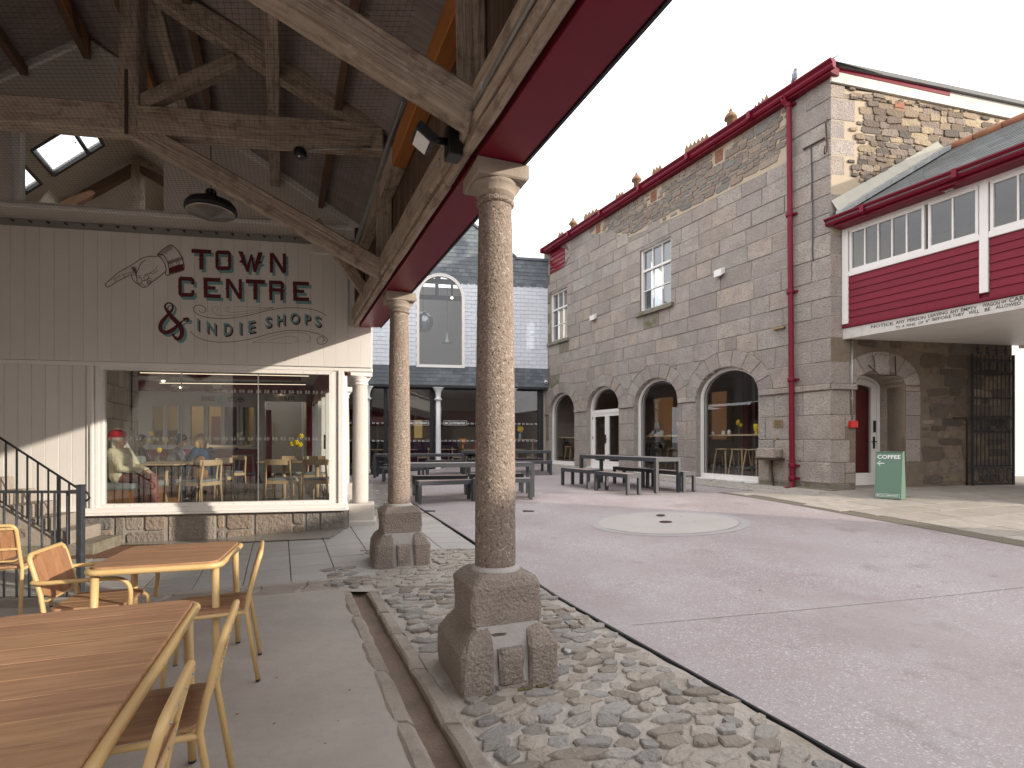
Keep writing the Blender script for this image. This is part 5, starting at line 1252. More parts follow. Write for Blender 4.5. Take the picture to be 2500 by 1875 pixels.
m = MB(); m.add([FB(.01, -.06, 3.9), FB(.01, -.06, 6.0), GB(.01, 4.5, 6.0), GB(.01, 4.5, 3.9)], [(0, 1, 2, 3)]); m.add([GB(0, 2.2, 3.9), GB(E_, 2.2, 3.9), GB(E_, 2.2, 6.6), GB(0, 2.2, 6.6)], [(0, 1, 2, 3)]); m.build('inner_wall', 'warm_wall', br, fix=False)
MB().add([GB(0, .05, 4.2), GB(E_, .05, 4.2), GB(E_, 2.2, 4.2), GB(0, 2.2, 4.2)], [(0, 1, 2, 3)]).build('inner_floor', 'room_dark', br, fix=False)
MB().add([GB(0, .05, 5.97), GB(E_, .05, 5.97), GB(E_, 2.2, 5.97), GB(0, 2.2, 5.97)], [(0, 1, 2, 3)]).build('inner_ceiling', 'white', br, fix=False)
# ceiling of the passage
for k in range(17):
    t0 = .02+k*.28; m = MB(); P = [GB(.0, t0, 3.66), GB(E_, t0, 3.66), GB(E_, t0+.272, 3.66), GB(.0, t0+.272, 3.66)]
    m.hexa(P+[p+Vector((0, 0, .1)) for p in P]); m.build('ceiling_board', 'white', br)
m = MB(); P = [GB(.0, 4.5, 3.6), GB(E_, 4.5, 3.6), GB(E_, 4.62, 3.6), GB(.0, 4.62, 3.6)]; m.hexa(P+[p+Vector((0, 0, 2.5)) for p in P]); m.build('rear_wall', 'whiteboard', br)
m = MB(); m.add([GB(E_, .0, 3.66), GB(E_, 4.5, 3.66), GB(E_, 4.5, 6.1), GB(E_, 2.4, 7.75), GB(E_, .0, 6.1)], [(0, 1, 2, 3, 4)]); m.build('end_wall', 'whiteboard', br, fix=False)
# roof
def rp(s, t, dz=0): return GB(s, -.42+t, 6.06+t*.60+dz)
m = MB(); m.add([rp(-.0, 0, -.03), rp(E_, 0, -.03), rp(E_, 2.9, -.03), rp(-.0, 2.9, -.03)], [(0, 1, 2, 3)]); m.add([rp(-.0, 2.9, -.03), rp(E_, 2.9, -.03), GB(E_, 4.9, 6.1), GB(0, 4.9, 6.1)], [(0, 1, 2, 3)]); m.build('roof_deck', 'slate_roof', br, fix=False)
rn = random.Random(77); k = 0; t = 0
while t < 2.74:
    s = .02-(.13 if k % 2 else 0)
    while s < E_-.3:
        wd = .26; a, b = max(s, .0), s+wd-.006; h0, h1 = .010+rn.uniform(0, .005), .001
        P = [rp(a, t, 0), rp(b, t, 0), rp(b, t+.19, 0), rp(a, t+.19, 0)]
        m = MB(); m.hexa([P[0]-Vector((0, 0, .01)), P[1]-Vector((0, 0, .01)), P[2]-Vector((0, 0, .01)), P[3]-Vector((0, 0, .01)), P[0]+Vector((0, 0, h0+.008)), P[1]+Vector((0, 0, h0+.006)), P[2]+Vector((0, 0, h1)), P[3]+Vector((0, 0, h1))])
        m.build('roof_slate', 'slate_roof', br); s += wd
    t += .165; k += 1
for a in lin(.1, E_, 9)[:-1]:
    m = MB(); m.tube([rp(a, 2.89, .03), rp(a+.46, 2.89, .03)], .09, 8); m.build('ridge_tile', 'terracotta', br)
# flashing and fillet against the gable
m = MB(); P = [(FG(.0, .0, 6.22), .0), ]
m.add([FG(-.02, .02, 6.22), FG(2.62, .02, 7.80), FG(2.62, .02, 8.02), FG(.0, .02, 6.52), FG(.02, .22, 6.17), FG(2.60, .22, 7.74)], [(0, 1, 2, 3), (3, 2, 5, 4)]); m.build('cement_fillet', 'render', br, fix=False)
m = MB()
for k in range(9):
    a, b = -.05+k*.292, -.05+(k+1)*.292+.02; za, zb = 6.14+a*.60, 6.14+b*.60
    m.hexa([FG(a, .20, za), FG(b, .20, zb), FG(b, .34, zb-.02), FG(a, .34, za-.02), FG(a, .20, za+.11), FG(b, .20, zb+.10), FG(b, .35, zb+.07+.01*(k % 2)), FG(a, .35, za+.08)])
m.build('lead_flashing', 'lead', br)
m = MB(); m.box(-.02, E_, -.02, .30, 5.93, 6.03, FB); m.build('eaves_fascia', 'red', br, bevel=.01)
for k in range(3): ogee(FB, -.14+k*1.52, -.14+(k+1)*1.52, 5.99, .31, br, .14, .14); MB().box(-.14+(k+1)*1.52-.8, -.14+(k+1)*1.52-.72, .305, .455, 5.98, 6.14, FB).build('gutter_collar', 'red', br, bevel=.01)
s, z = FB.hit(2329, 456)
wl = thing('red_wall_light', 'boxy dark red floodlight under the gutter of the bridge building', 'wall light', tuple(FB(s, .2, z)))
m = MB(); m.hexa([FB(s-.11, .06, z-.07), FB(s+.11, .06, z-.07), FB(s+.11, .26, z-.10), FB(s-.11, .26, z-.10), FB(s-.11, .06, z+.10), FB(s+.11, .06, z+.10), FB(s+.11, .22, z+.04), FB(s-.11, .22, z+.04)]); m.build('housing', 'red', wl, bevel=.005); MB().box(s-.07, s+.07, .1, .22, z-.10, z-.085, FB).build('lens', 'lens', wl)
MB().box(s-.03, s+.03, .05, .10, z+.05, z+.16, FB).build('bracket', 'red', wl)

# ================================================================ LANE: gate, walls out of frame
gate = thing('iron_gate', 'tall dark wrought iron gate with rings, standing open in the passage', 'gate', tuple(FG(3.95, .05, .55)))
g0, g1 = 3.44, 4.50; GF = lambda a, b, c: FG(a, .10+b+.02*(a-g0), c)
for a in (g0, g1): MB().box(a-.018, a+.018, -.018, .018, .53, 3.42, GF).build('stile', 'iron', gate)
for z in (.58, .98, 1.72+.0, 2.06, 2.46, 2.98, 3.30): MB().box(g0, g1, -.010, .010, z-.014, z+.014, GF).build('rail', 'iron', gate)
for k in range(1, 10):
    a = g0+(g1-g0)*k/10; MB().tube([GF(a, 0, .98), GF(a, 0, 3.40 if k % 2 else 3.48)], .009, 6).build('bar', 'iron', gate)
for k in range(5):
    a = g0+(g1-g0)*(k+.5)/5
    for zc, rz in ((1.89, .155), (3.14, .145)): MB().tube([GF(a+.09*cos(t), -.002, zc+rz*sin(t)) for t in lin(0, 2*pi, 20)[:-1]], .010, 6, closed=True).build('ring', 'iron', gate)
    MB().tube([GF(a+(.055+.035*abs(sin(2*t)))*cos(t)*1.1, -.002, .78+.17*sin(t)*(1-.25*abs(cos(t)))) for t in lin(0, 2*pi, 24)[:-1]], .009, 6, closed=True).build('scroll', 'iron', gate)
for k in range(4):
    a = g0+(g1-g0)*(k+.6)/4.4; MB().lathe([(.012, 0), (.03, .03), (.012, .06), (.035, .10), (.002, .22)], GF(a, 0, 3.42), 8).build('finial', 'iron', gate)
MB().tube([FG(3.02, .03, 2.02), FG(3.34, .03, 2.02), FG(3.38, .03, 1.95), FG(3.38, .03, .5)], .018, 6).build('pipe', 'rust', gate)
ww = thing('white_rendered_wall', 'bright white rendered wall beyond the iron gate at the right edge', 'wall', (11.5, 14, .5))
m = MB(); m.box(3.2, 9, -1.9, -1.7, .2, 7.5, Fr(tuple(FG(0, 0, 0))[:2], (.984, .177), (.177, -.984))) ; m.build('render_face', 'stonewall_white', ww)
m = MB(); P = [FG(4.93, -.45, .3), FG(5.0, -.1, .3), FG(4.99, -.0, .3), FG(4.93, 0, .3)]; MB().box(4.52, 4.62, -.9, .0, .3, 3.9, FG).build('wall_end', 'rubble_grey', ww)
MB().box(4.62, 8.8, -1.7, 1.0, .3, .50, FG).build('gravel_bank', 'bed_gravel', ww)
# unseen walls added to shade yard and lane; the gap lets sun through
ln = thing('added_shading_wall', 'high granite wall added outside the view to block the sun from yard and lane', 'wall', (11.3, -2, 0))
for x, y0, y1 in ((11.0, -11, 5.7), (12.0, 8.05, 11.9)):
    MB().box(x, x+.5, y0, y1, -.2, 4.22).build('wall', 'granite', ln); MB().box(x-.05, x+.55, y0, y1, 4.222, 4.32).build('coping', 'flag', ln)
# ================================================================ SLATE-HUNG BUILDING
sb_ = thing('slate_hung_building', 'slate-hung building with white and grey slates, tall arched window and glazed shopfront', 'building', tuple(FS(4, -1, .5)))
AC, AR, AZ0, AZS = 4.31, .90, 4.44, 7.14      # arched window: centre, radius, sill, spring
def gtop(s):
    if s < 1.35: return 8.80
    if s < 4.31: return 8.88+(s-1.35)*.70
    return max(8.88+(7.27-s)*.70, 8.8)
mb = MB()
for z0, z1 in zip(lin(3.70, 10.95, 146), lin(3.70, 10.95, 146)[1:]):
    zc = (z0+z1)/2
    xs = [s for s in lin(0, 9, 180) if gtop(s) > zc]
    if not xs: continue
    a, b = min(xs), max(xs)
    w_ = 0
    if AZ0 < zc < AZS: w_ = AR
    elif AZS <= zc < AZS+AR: w_ = sqrt(AR*AR-(zc-AZS)**2)
    for x0, x1 in ([(a, AC-w_), (AC+w_, b)] if w_ else [(a, b)]): mb.box(x0, x1, -.30, -.002, z0, z1, FS)
mb.build('wall', 'slate', sb_, fix=False)
rn = random.Random(31)
def slates(z0, z1, ex, wd, mat, name, limit, scallop=(), up=True):
    rest = MB(); n = 0; k = 0; z = z0; cand = []
    while z < z1-.02:
        s = -.02-(wd/2 if k % 2 else 0)
        while s < 8.9:
            a, b = max(s, .01)+.003, s+wd-.003; zt = min(z+ex*1.04, z1)
            cx = (a+b)/2
            if b-a > .03 and gtop(cx) > zt-.03:
                zt2 = min(zt, min(gtop(a), gtop(b)))
                ok = True; zm = z+ex/2; hw = 0
                if AZ0-.05 < zm < AZS: hw = AR+.02
                elif AZS <= zm < AZS+AR+.02: hw = sqrt((AR+.02)**2-(zm-AZS)**2)
                if hw:
                    if a >= AC-hw and b <= AC+hw: ok = False
                    elif a < AC-hw: b = min(b, AC-hw)
                    elif b > AC+hw: a = max(a, AC+hw)
                if ok and b-a > .03 and zt2-z > .03: cand.append((a, b, z, zt2, k))
            s += wd
        z += ex; k += 1
    cand.sort(key=lambda c: c[0])            # the right part is what the courtyard view shows
    for a, b, z, zt, k in cand:
        h = .016+rn.uniform(-.003, .004); dz = rn.uniform(-.004, .004)
        if k in scallop:
            P = [(b, zt), (a, zt), (a, z+.03)]+[((a+b)/2+(b-a)/2*cos(t), z+.03+.05*sin(t)) for t in lin(pi, 2*pi, 6)[1:-1]]+[(b, z+.03)]
            m = MB().prism(P, 0.0, h, FS)
        else:
            m = MB().hexa([FS(a, 0, z+dz), FS(b, 0, z+dz), FS(b, h, z+dz), FS(a, h, z+dz), FS(a, 0, zt), FS(b, 0, zt), FS(b, .004, zt), FS(a, .004, zt)])
        if n < limit: m.build(name, mat, sb_)
        else: rest.add(m.v, m.f)
        n += 1
    if rest.v: stuff(rest.build(name+'_rows', mat, sb_))
slates(3.72, 4.44, .145, .25, 'slate', 'grey_slate', 100, scallop=(4,))
slates(4.46, 7.76, .155, .33, 'slate_white', 'white_slate', 230)
slates(7.72, 10.9, .150, .25, 'slate', 'dark_slate', 195, scallop=(0,))
m = MB()
for (a, b) in (((0, 8.80), (1.35, 8.80)), ((1.30, 8.84), (4.36, 10.98)), ((4.26, 10.98), (7.3, 8.84))):
    m.hexa([FS(a[0], -.3, a[1]), FS(b[0], -.3, b[1]), FS(b[0], .05, b[1]), FS(a[0], .05, a[1]), FS(a[0], -.3, a[1]+.10), FS(b[0], -.3, b[1]+.10), FS(b[0], .05, b[1]+.10), FS(a[0], .05, a[1]+.10)])
m.build('coping', 'slate', sb_)
MB().box(-.0, 9, -.31, .02, 3.62, 3.70, FS).build('lead_edge', 'black', sb_)
aw = thing('gable_window', 'tall white-framed arched window in the slate-hung gable, with lamps glowing inside', 'window', tuple(FS(AC, -.1, AZ0)))
arch_frame(FS, AC, AR, AZ0-.0, AZS, AR, .075, -.12, .03, 'frame', aw, bot=.075)
arch_frame(FS, AC, AR+.035, AZ0-.04, AZS, AR+.035, .035, .0, .045, 'outer_trim', aw, bot=.04)
arch_pane(FS, AC, AR-.07, AZ0+.07, AZS, AR-.07, -.05, 'pane', aw)
# upper room behind it
ur = thing('gable_room', 'grey-white upper room with roof timbers and lamps seen through the tall arched window', 'room', tuple(FS(AC, -3, 4)))
S_ = lambda s, n_, z: FS(s, n_, z)
MB().box(1.4, 7.3, -6.5, -.3, 4.30, 4.36, FS).build('floor', 'oak', ur)
mt['room_white'] = M('room_white', (.50, .48, .46), .9)
MB().box(1.4, 7.3, -6.6, -6.5, 4.3, 9.4, FS).build('back_wall', 'room_white', ur)
for s in (1.35, 7.3): MB().box(s, s+.06, -6.5, -.3, 4.3, 9.0, FS).build('side_wall', 'room_white', ur)
# sloping ceilings with real roof lights open to the sky
for side in (-1, 1):
    for i in range(6):
        for j in range(4):
            if side == -1 and j in (1, 2) and i in (1, 3): continue
            if side == 1 and j in (1, 2) and i in (1, 3, 4): continue
            a0, a1 = 3.0*j/4, 3.0*(j+1)/4; n0, n1 = -.3-i*1.05, -.3-(i+1)*1.05
            p = [FS(AC+side*a, n_, 10.75-a*.70) for a, n_ in ((a0, n0), (a1, n0), (a1, n1), (a0, n1))]
            MB().add(p+[q+Vector((0, 0, .08)) for q in p], [(0, 1, 2, 3), (7, 6, 5, 4), (0, 1, 5, 4), (1, 2, 6, 5), (2, 3, 7, 6), (3, 0, 4, 7)]).build('ceiling_panel', 'room_white', ur)
for n_ in (-1.8, -4.0):
    beam('tie_beam', FS(1.4, n_, 8.3 if n_ > -2 else 8.2), FS(7.3, n_, 8.3 if n_ > -2 else 8.2), .14, .2, 'timber_dark', ur)
    beam('king_post', FS(AC, n_, 8.3), FS(AC, n_, 10.6), .14, .14, 'timber_dark', ur, up=(1, 0, 0))
    beam('rafter', FS(1.5, n_, 8.55), FS(AC, n_, 10.55), .12, .18, 'timber_dark', ur); beam('rafter', FS(7.1, n_, 8.55), FS(AC, n_, 10.55), .12, .18, 'timber_new', ur)
def bell(u, v, n_, r, label, lit=True):
    Fq = Fr(tuple(FS(0, n_, 0))[:2], FS.e, FS.n); s, z = Fq.hit(u, v); p = Fq(s, 0, z)
    t = thing('bell_lamp', label, 'lamp', tuple(p), group='lamps inside the slate building')
    MB().lathe([(r, -r*.5), (r*.95, -r*.3), (r*.6, r*.35), (r*.45, r*1.1), (r*.2, r*1.4), (.02, r*1.5)], p, 20).build('shade', 'room_white' if not lit else 'galv', t)
    MB().lathe([(r*.8, -r*.42), (r*.3, -r*.40)], p, 20).build('bulb', 'lamp_on', t)
    MB().tube([p+Vector((0, 0, r*1.5)), p+Vector((0, 0, 3))], .01, 5).build('cord', 'cable', t)
bell(1092, 832, -1.2, .22, 'bell-shaped pendant lamp low in the arched gable window')
sp = FS(3.9, -2.2, 7.35); st = thing('spotlight', 'small bright spotlight glowing high in the arched gable window', 'lamp', tuple(FS(3.7, -1.9, 8.0)))
MB().ball(FS(3.75, -1.9, 7.66), .05, 10, 8).build('bulb', 'lamp_on', st); MB().box(3.70, 3.80, -1.95, -1.85, 7.72, 8.2, FS).build('bracket', 'blackplastic', st)
mt['mirror'] = M('mirror_globe', (.35, .36, .37), .12, .85)
gb = thing('glass_globe', 'large smoky glass globe lamp at the left of the arched gable window', 'lamp', tuple(FS(4.95, -.9, 6.3))); MB().ball(FS(4.98, -.9, 6.35), .42, 24, 16).build('globe', 'mirror', gb); MB().tube([FS(4.98, -.9, 6.75), FS(4.98, -.9, 8.8)], .01, 5).build('cord', 'cable', gb)
# ground floor: iron columns, dark glazing
mt['ironwhite'] = M('white_iron', (.72, .72, .72), .5)
for s, lab in ((4.41, 'white cast iron post at the middle of the glazed shopfront'), (7.08, 'white cast iron post at the left of the glazed shopfront'), (1.50, 'white cast iron post at the right, half hidden by the nearest granite column')):
    t = thing('iron_post', lab, 'post', tuple(FS(s, .12, .4)), group='white iron posts of the shopfront'); c0 = FS(s, .10, 0)
    MB().lathe([(.13, .30), (.13, .44), (.105, .48), (.105, .54), (.098, 2.0), (.088, 3.12)], c0, 22).build('shaft', 'ironwhite', t)
    MB().lathe([(.10, 3.10), (.15, 3.13), (.15, 3.17), (.10, 3.20), (.098, 3.30), (.12, 3.45), (.20, 3.58), (.235, 3.615)], c0, 22).build('capital', 'ironwhite', t)
sh = thing('shopfront', 'dark framed floor-to-ceiling glazing under the slate-hung wall', 'shopfront', tuple(FS(4, -.35, .4)))
MB().box(.10, 8.5, -.5, -.02, .20, .50, FS).build('plinth', 'black', sh, bevel=.01); MB().box(.1, 8.5, -.45, -.35, 3.58, 3.66, FS).build('head_rail', 'black', sh)
fr_ = [.25, 2.42, 4.62, 6.4, 8.4]
for s in fr_: MB().box(s-(.16 if s == .25 else .09 if s == 4.62 else .045), s+.1, -.47, -.34, .5, 3.6, FS).build('mullion', 'black', sh)
for a, b in zip(fr_, fr_[1:]):
    MB().add([FS(a, -.40, .5), FS(b, -.40, .5), FS(b, -.40, 3.6), FS(a, -.40, 3.6)], [(0, 1, 2, 3)]).build('pane', 'glass_dark', sh, fix=False)
def decal(name):
    m = bpy.data.materials.new(name); m.use_nodes = True; t = m.node_tree; N = t.nodes; L = t.links; N.clear()
    o = N.new('ShaderNodeOutputMaterial'); x = N.new('ShaderNodeMixShader'); tr = N.new('ShaderNodeBsdfTransparent'); df = N.new('ShaderNodeBsdfDiffuse'); df.inputs[0].default_value = (.75, .77, .76, 1)
    x.inputs[0].default_value = .42; L.new(tr.outputs[0], x.inputs[1]); L.new(df.outputs[0], x.inputs[2]); L.new(x.outputs[0], o.inputs[0]); return m
mt['decal'] = decal('frosted_decal')
m = MB()
for z in (2.24, 1.55):
    for k in range(46):
        s = .42+k*.175
        if s > 8.2 or any(abs(s-f) < .12 for f in fr_): continue
        for d_ in (-.03, .03): m.prism([(s+d_-.02, z-.035), (s+d_+.02, z-.035), (s+d_+.02, z+.02), (s+d_, z+.038), (s+d_-.02, z+.02)], -.390, -.388, FS)
stuff(m.build('window_dots', 'decal', sh, fix=False))
for ua, ub in ((997, 1047), (1083, 1140)):
    FSg = Fr(tuple(FS(0, -.38, 0))[:2], FS.e, FS.n); a, z0 = FSg.hit(ua, 1038); b, z1 = FSg.hit(ub, 1038)
    m = MB(); h = .17
    for x0, x1, y0, y1 in ((b, a, z0, z0+.012), (b, a, z0+h, z0+h+.012), (b, b+.012, z0, z0+h), (a-.012, a, z0, z0+h), (a-.22, a-.208, z0, z0+h)): m.box(x0, x1, .0, .002, y0, y1, FSg)
    m.build('sign_border', 'white_ink', sh, fix=False)
    text('88', FSg, (a-.05, z0+.05), (a-.17, z0+.05), .075, .003, 'white_ink', sh, True); text('BUTTERMARKET', FSg, (a-.27, z0+.05), (b+.06, z0+.05), .08, .003, 'white_ink', sh, True)
cafe = thing('shopfront_room', 'dim cafe interior behind the dark shopfront glazing', 'room', tuple(FS(4, -3, .4)))
MB().box(.1, 9.2, -6.5, -.5, .40, .46, FS).build('floor', 'terrazzo_floor', cafe); MB().box(.1, 9.2, -6.6, -6.5, .4, 3.7, FS).build('back_wall', 'room_dark', cafe)
MB().box(.1, 9.2, -6.5, -.3, 3.66, 3.70, FS).build('ceiling', 'room_white', cafe)
for s in (.05, 9.2): MB().box(s, s+.06, -6.5, -.3, .4, 3.7, FS).build('side_wall', 'room_dark', cafe)
MB().box(2.0, 8.9, -6.49, -6.3, 2.3, 3.1, FS).build('red_fascia', 'red_wall', cafe); MB().box(3.2, 5.6, -6.49, -5.9, .46, 1.5, FS).build('bar_front', 'purple', cafe)
MB().box(4.95, 5.35, -6.25, -6.24, 1.7, 2.6, FS).build('lit_board', M('lit_board', (.8, .6, .25), .8, emit=((1, .65, .25), .12)), cafe)
MB().box(6.2, 8.8, -6.49, -6.0, .46, 1.55, FS).build('counter', 'dark_cloth', cafe)
# cctv camera
cc = thing('security_camera', 'small white round security camera under the slates at the corner', 'camera', tuple(FS(.10, .12, 3.9)))
MB().ball(FS(.12, .14, 3.90), .075, 14, 10).build('dome', 'white', cc); MB().ball(FS(.13, .19, 3.885), .04, 10, 8).build('lens', 'blackplastic', cc); MB().box(.09, .15, -.01, .08, 3.93, 3.99, FS).build('bracket', 'white', cc)

# ================================================================ WHITE BOARDED BUILDING (end of the hall)
wb = thing('boarded_cafe_building', 'white boarded cafe front closing the end of the hall, on a low granite base', 'building', tuple(FT(1.7, 0, 0)))
UW = (2.58, 4.57, 4.90, 6.05)                # upper glass: s0, s1, z0, z1
mb = MB()
def groof(s):
    p = FT(s, 0, 0); return zp(p.x+.4354*p.y)+.015
ss = lin(-.15, 6.6, 135)
for a, b in zip(ss, ss[1:]):
    t = min(groof(a), groof(b)); c = (a+b)/2
    if t < 4.6: continue
    if UW[0] < c < UW[1]: mb.box(a, b, -.12, 0, 4.6, UW[2], FT); mb.box(a, b, -.12, 0, UW[3], max(UW[3]+.01, t), FT)
    else: mb.box(a, b, -.12, 0, 4.6, t, FT)
mb.build('gable_plaster', 'plaster', wb, fix=False)
m = MB()
for sg, s1 in ((1, 6.7), (-1, -.2)):         # white verge trim under the roof
    c = 3.63; P = [(c, groof(c)-.10), (s1, groof(s1)-.10), (s1, groof(s1)-.0), (c, groof(c))]; m.prism(P, 0.0, .05, FT)
m.build('verge_trim', 'white', wb)
MB().box(-.12, 6.6, .0, .045, 4.80, 4.86, FT).build('ledge', 'white', wb, bevel=.01)
MB().box(-.12, 6.6, .0, .035, 4.535, 4.64, FT).build('net_fascia', 'dulltrim', wb)
for k in range(22): MB().lathe([(.012, 0), (.012, .05)], FT(.1+k*.22, .035, 4.60), 6, ax=tuple(FT(0, 1, 0)-FT(0, 0, 0))).build('hook', 'rust', wb)
k = 0; s = -.38
while s < 5.8:                               # upper boards carrying the painted sign
    w_ = .182; a, b = s+.0008, s+w_-.0008
    P = [(a, 2.66), (b, 2.66), (b, 4.535), (a, 4.535)]
    if a < -.08: P = [(a, 2.66), (b, 2.66), (b, 3.30), (a, 3.30)]
    MB().prism(P, .0, .045, FT, .0028).build('upper_board', 'whiteboard', wb); s += w_
MB().box(-.38, 5.8, -.02, .001, 2.62, 4.53, FT).build('board_backing', 'whiteboard', wb)
MB().box(-.38, 5.8, -.10, .02, 2.60, 2.655, FT).build('drip_board', 'white', wb, bevel=.006)
s = 3.62
while s < 5.9:
    MB().prism([(s+.002, .53), (s+.168, .53), (s+.168, 2.6), (s+.002, 2.6)], -.03, .0, FT, .004).build('lower_board', 'whiteboard', wb); s += .17
MB().box(3.6, 5.9, -.06, -.02, .45, 2.62, FT).build('board_backing', 'whiteboard', wb)
for a, b, n1 in ((3.44, 3.49, .02), (3.50, 3.54, .05), (3.55, 3.60, .02)): MB().box(a, b, -.08, n1, .55, 2.60, FT).build('architrave', 'white', wb, bevel=.006)
MB().box(-.02, 5.9, -.08, .085, .44, .475, FT).build('sill', 'white', wb, bevel=.008); MB().box(-.0, 5.9, -.08, .05, .475, .55, FT).build('sill_rail', 'white', wb, bevel=.008)
for a, b, n1 in ((.05, .13, .03), (.14, .22, .0)): MB().box(a, b, -.12, n1, .55, 2.60, FT).build('corner_post', 'white', wb, bevel=.006)
bw = thing('cafe_window', 'very wide white-framed cafe window with people at tables behind it', 'window', tuple(FT(1.8, -.05, .55)))
m = MB()
for a, b, z0, z1 in ((.22, 3.44, .55, .60), (.22, 3.44, 2.545, 2.60), (.22, .265, .60, 2.545), (3.395, 3.44, .60, 2.545)): m.box(a, b, -.09, .012, z0, z1, FT)
m.build('frame', 'white', bw)
for a, b in ((.265, 1.305), (1.313, 2.375), (2.383, 3.395)): MB().add([FT(a, -.05, .60), FT(b, -.05, .60), FT(b, -.05, 2.545), FT(a, -.05, 2.545)], [(0, 1, 2, 3)]).build('pane', 'glass', bw, fix=False)
for a in (1.309, 2.379): MB().box(a-.004, a+.004, -.06, -.04, .60, 2.545, FT).build('glass_joint', 'galv', bw)
m = MB(); mt['decal_dim'] = decal('faint_decal'); mt['decal_dim'].node_tree.nodes['Mix Shader'].inputs[0].default_value = .045
for z in (1.55, 2.27):
    for k in range(27):
        s = .36+k*.118
        if s > 3.34: break
        for d_ in (-.021, .021): m.prism([(s+d_-.016, z-.028), (s+d_+.016, z-.028), (s+d_+.016, z+.012), (s+d_+.009, z+.026), (s+d_-.009, z+.026), (s+d_-.016, z+.012)], -.044, -.043, FT)
stuff(m.build('window_dots', 'decal_dim', bw, fix=False))
m = MB()
for k in range(60):
    s = .24+k*.2
    if s > 3.4: break
    for z in (.575, 2.572): m.ball(FT(s, .014, z), .006, 6, 4)
stuff(m.build('screw_heads', 'galv', bw, fix=False))
# granite base with recessed joints
FTb = FT; rn = random.Random(15); layout = []
def gbase(s): p = FT(s, 0, 0); return G(p.x, p.y)-.06
stones = [(.02, .40, 0, 1), (.42, .62, 0, 1), (.64, .80, .5, 1), (.64, .80, 0, .5), (.82, 1.35, 0, 1), (1.37, 1.75, .45, 1), (1.37, 1.75, 0, .42), (1.78, 1.88, .5, 1), (1.78, 1.88, 0, .45), (1.90, 2.55, 0, 1), (2.58, 2.86, .52, 1), (2.58, 3.10, 0, .50), (2.88, 3.12, .54, 1), (3.13, 3.25, .3, 1), (3.13, 3.25, 0, .27), (3.0, 3.11, .54, 1)][:15]
stones += [(3.28, 3.72, .58, 1), (3.28, 3.80, 0, .55), (3.75, 4.1, .3, 1), (3.85, 4.1, 0, .27), (4.13, 4.6, .5, 1), (4.13, 4.7, 0, .47), (4.65, 5.2, .5, 1), (4.75, 5.3, 0, .47), (5.25, 5.8, .5, 1)]
for a, b, f0, f1 in stones:
    zb = gbase((a+b)/2); z0, z1 = zb+(.43-zb)*f0, zb+(.435-zb)*f1-.012; j = lambda: rn.uniform(-.012, .012)
    P = [(a+.03+j(), z0+.004), (b-.03+j(), z0+j()*.5), (b-.004, z0+.04), (b-.004+j()*.4, z1-.03), (b-.04+j(), z1), (a+.03+j(), z1), (a+.004, z1-.035), (a+.004, z0+.03)]
    MB().prism(P, -.12, -.025+rn.uniform(0, .02), FT, .012).build('base_stone', 'rubble_grey', wb)
MB().box(.0, 5.9, -.3, -.035, -.3, .44, FT).build('base_mortar', 'mortar', wb)
MB().box(.0, .04, -.3, -.02, -.1, .44, FT).build('base_mortar', 'mortar', wb)
# emergency light box and grey panel
gx = thing('grey_box', 'flat grey box on the white boards at the upper right of the painted sign', 'box', tuple(FT(.4, .05, 4.5)))
MB().box(.23, .53, .045, .085, 4.385, 4.53, FT).build('body', 'whiteboard', gx, bevel=.006); MB().box(.26, .50, .0855, .088, 4.405, 4.51, FT).build('cover', 'galv', gx).data.materials[0] = mt['plaster']
# upper glass
ug = thing('gable_glass', 'wide frameless window high in the white gable, seen through the netting', 'window', tuple(FT(3.5, -.03, 4.9)))
MB().add([FT(UW[0], -.04, UW[2]), FT(UW[1], -.04, UW[2]), FT(UW[1], -.04, UW[3]), FT(UW[0], -.04, UW[3])], [(0, 1, 2, 3)]).build('pane', 'glass_dark', ug, fix=False)
m = MB(); f = .03
for a, b, z0, z1 in ((UW[0]-f, UW[1]+f, UW[2]-f, UW[2]), (UW[0]-f, UW[1]+f, UW[3], UW[3]+f), (UW[0]-f, UW[0], UW[2], UW[3]), (UW[1], UW[1]+f, UW[2], UW[3]), (4.44, 4.47, UW[2], UW[3])): m.box(a, b, -.10, .01, z0, z1, FT)
m.build('frame', 'plaster', ug)
lr = thing('loft_room', 'loft room with roof lights and timbers behind the high gable window', 'room', tuple(FT(3.6, -3, 4.6)))
YE = [None, 8.75, 9.6, 10.6, 11.5, 12.5, 14.6]; QE = [0, .42, 1.33, 1.55, 2.5, 3.95]
for side in (-1, 1):                         # sloping ceiling with open roof lights and added openings
    for i in range(6):
        for j in range(5):
            if side == -1 and j in (1, 3) and i == 1: continue
            if side == 1 and j in (1, 3) and i in (1, 3, 4): continue  # unseen openings added on this side to let light into the loft
            q0, q1 = RQ+side*QE[j], RQ+side*QE[j+1]
            f0 = lambda q, i_: YE[i_] if i_ else yT(q)+.13
            p = [HP(q0, f0(q0, i), zp(q0)-.22), HP(q1, f0(q1, i), zp(q1)-.22), HP(q1, f0(q1, i+1), zp(q1)-.22), HP(q0, f0(q0, i+1), zp(q0)-.22)]
            MB().add(p+[v+Vector((0, 0, .12)) for v in p], [(0, 1, 2, 3), (7, 6, 5, 4), (0, 1, 5, 4), (1, 2, 6, 5), (2, 3, 7, 6), (3, 0, 4, 7)]).build('ceiling_panel', 'room_white', lr)
m = MB(); a, b = HP(1.3, 8.7, 3.31), HP(1.3, 20.6, 3.31); m.add([a, b, b+Vector((0, 0, 2.2)), a+Vector((0, 0, 2.2))], [(0, 1, 2, 3)]); m.build('reflected_slate_sheet', 'slate', lr, fix=False)  # unseen slate sheet added so the arched windows reflect dark, not sky
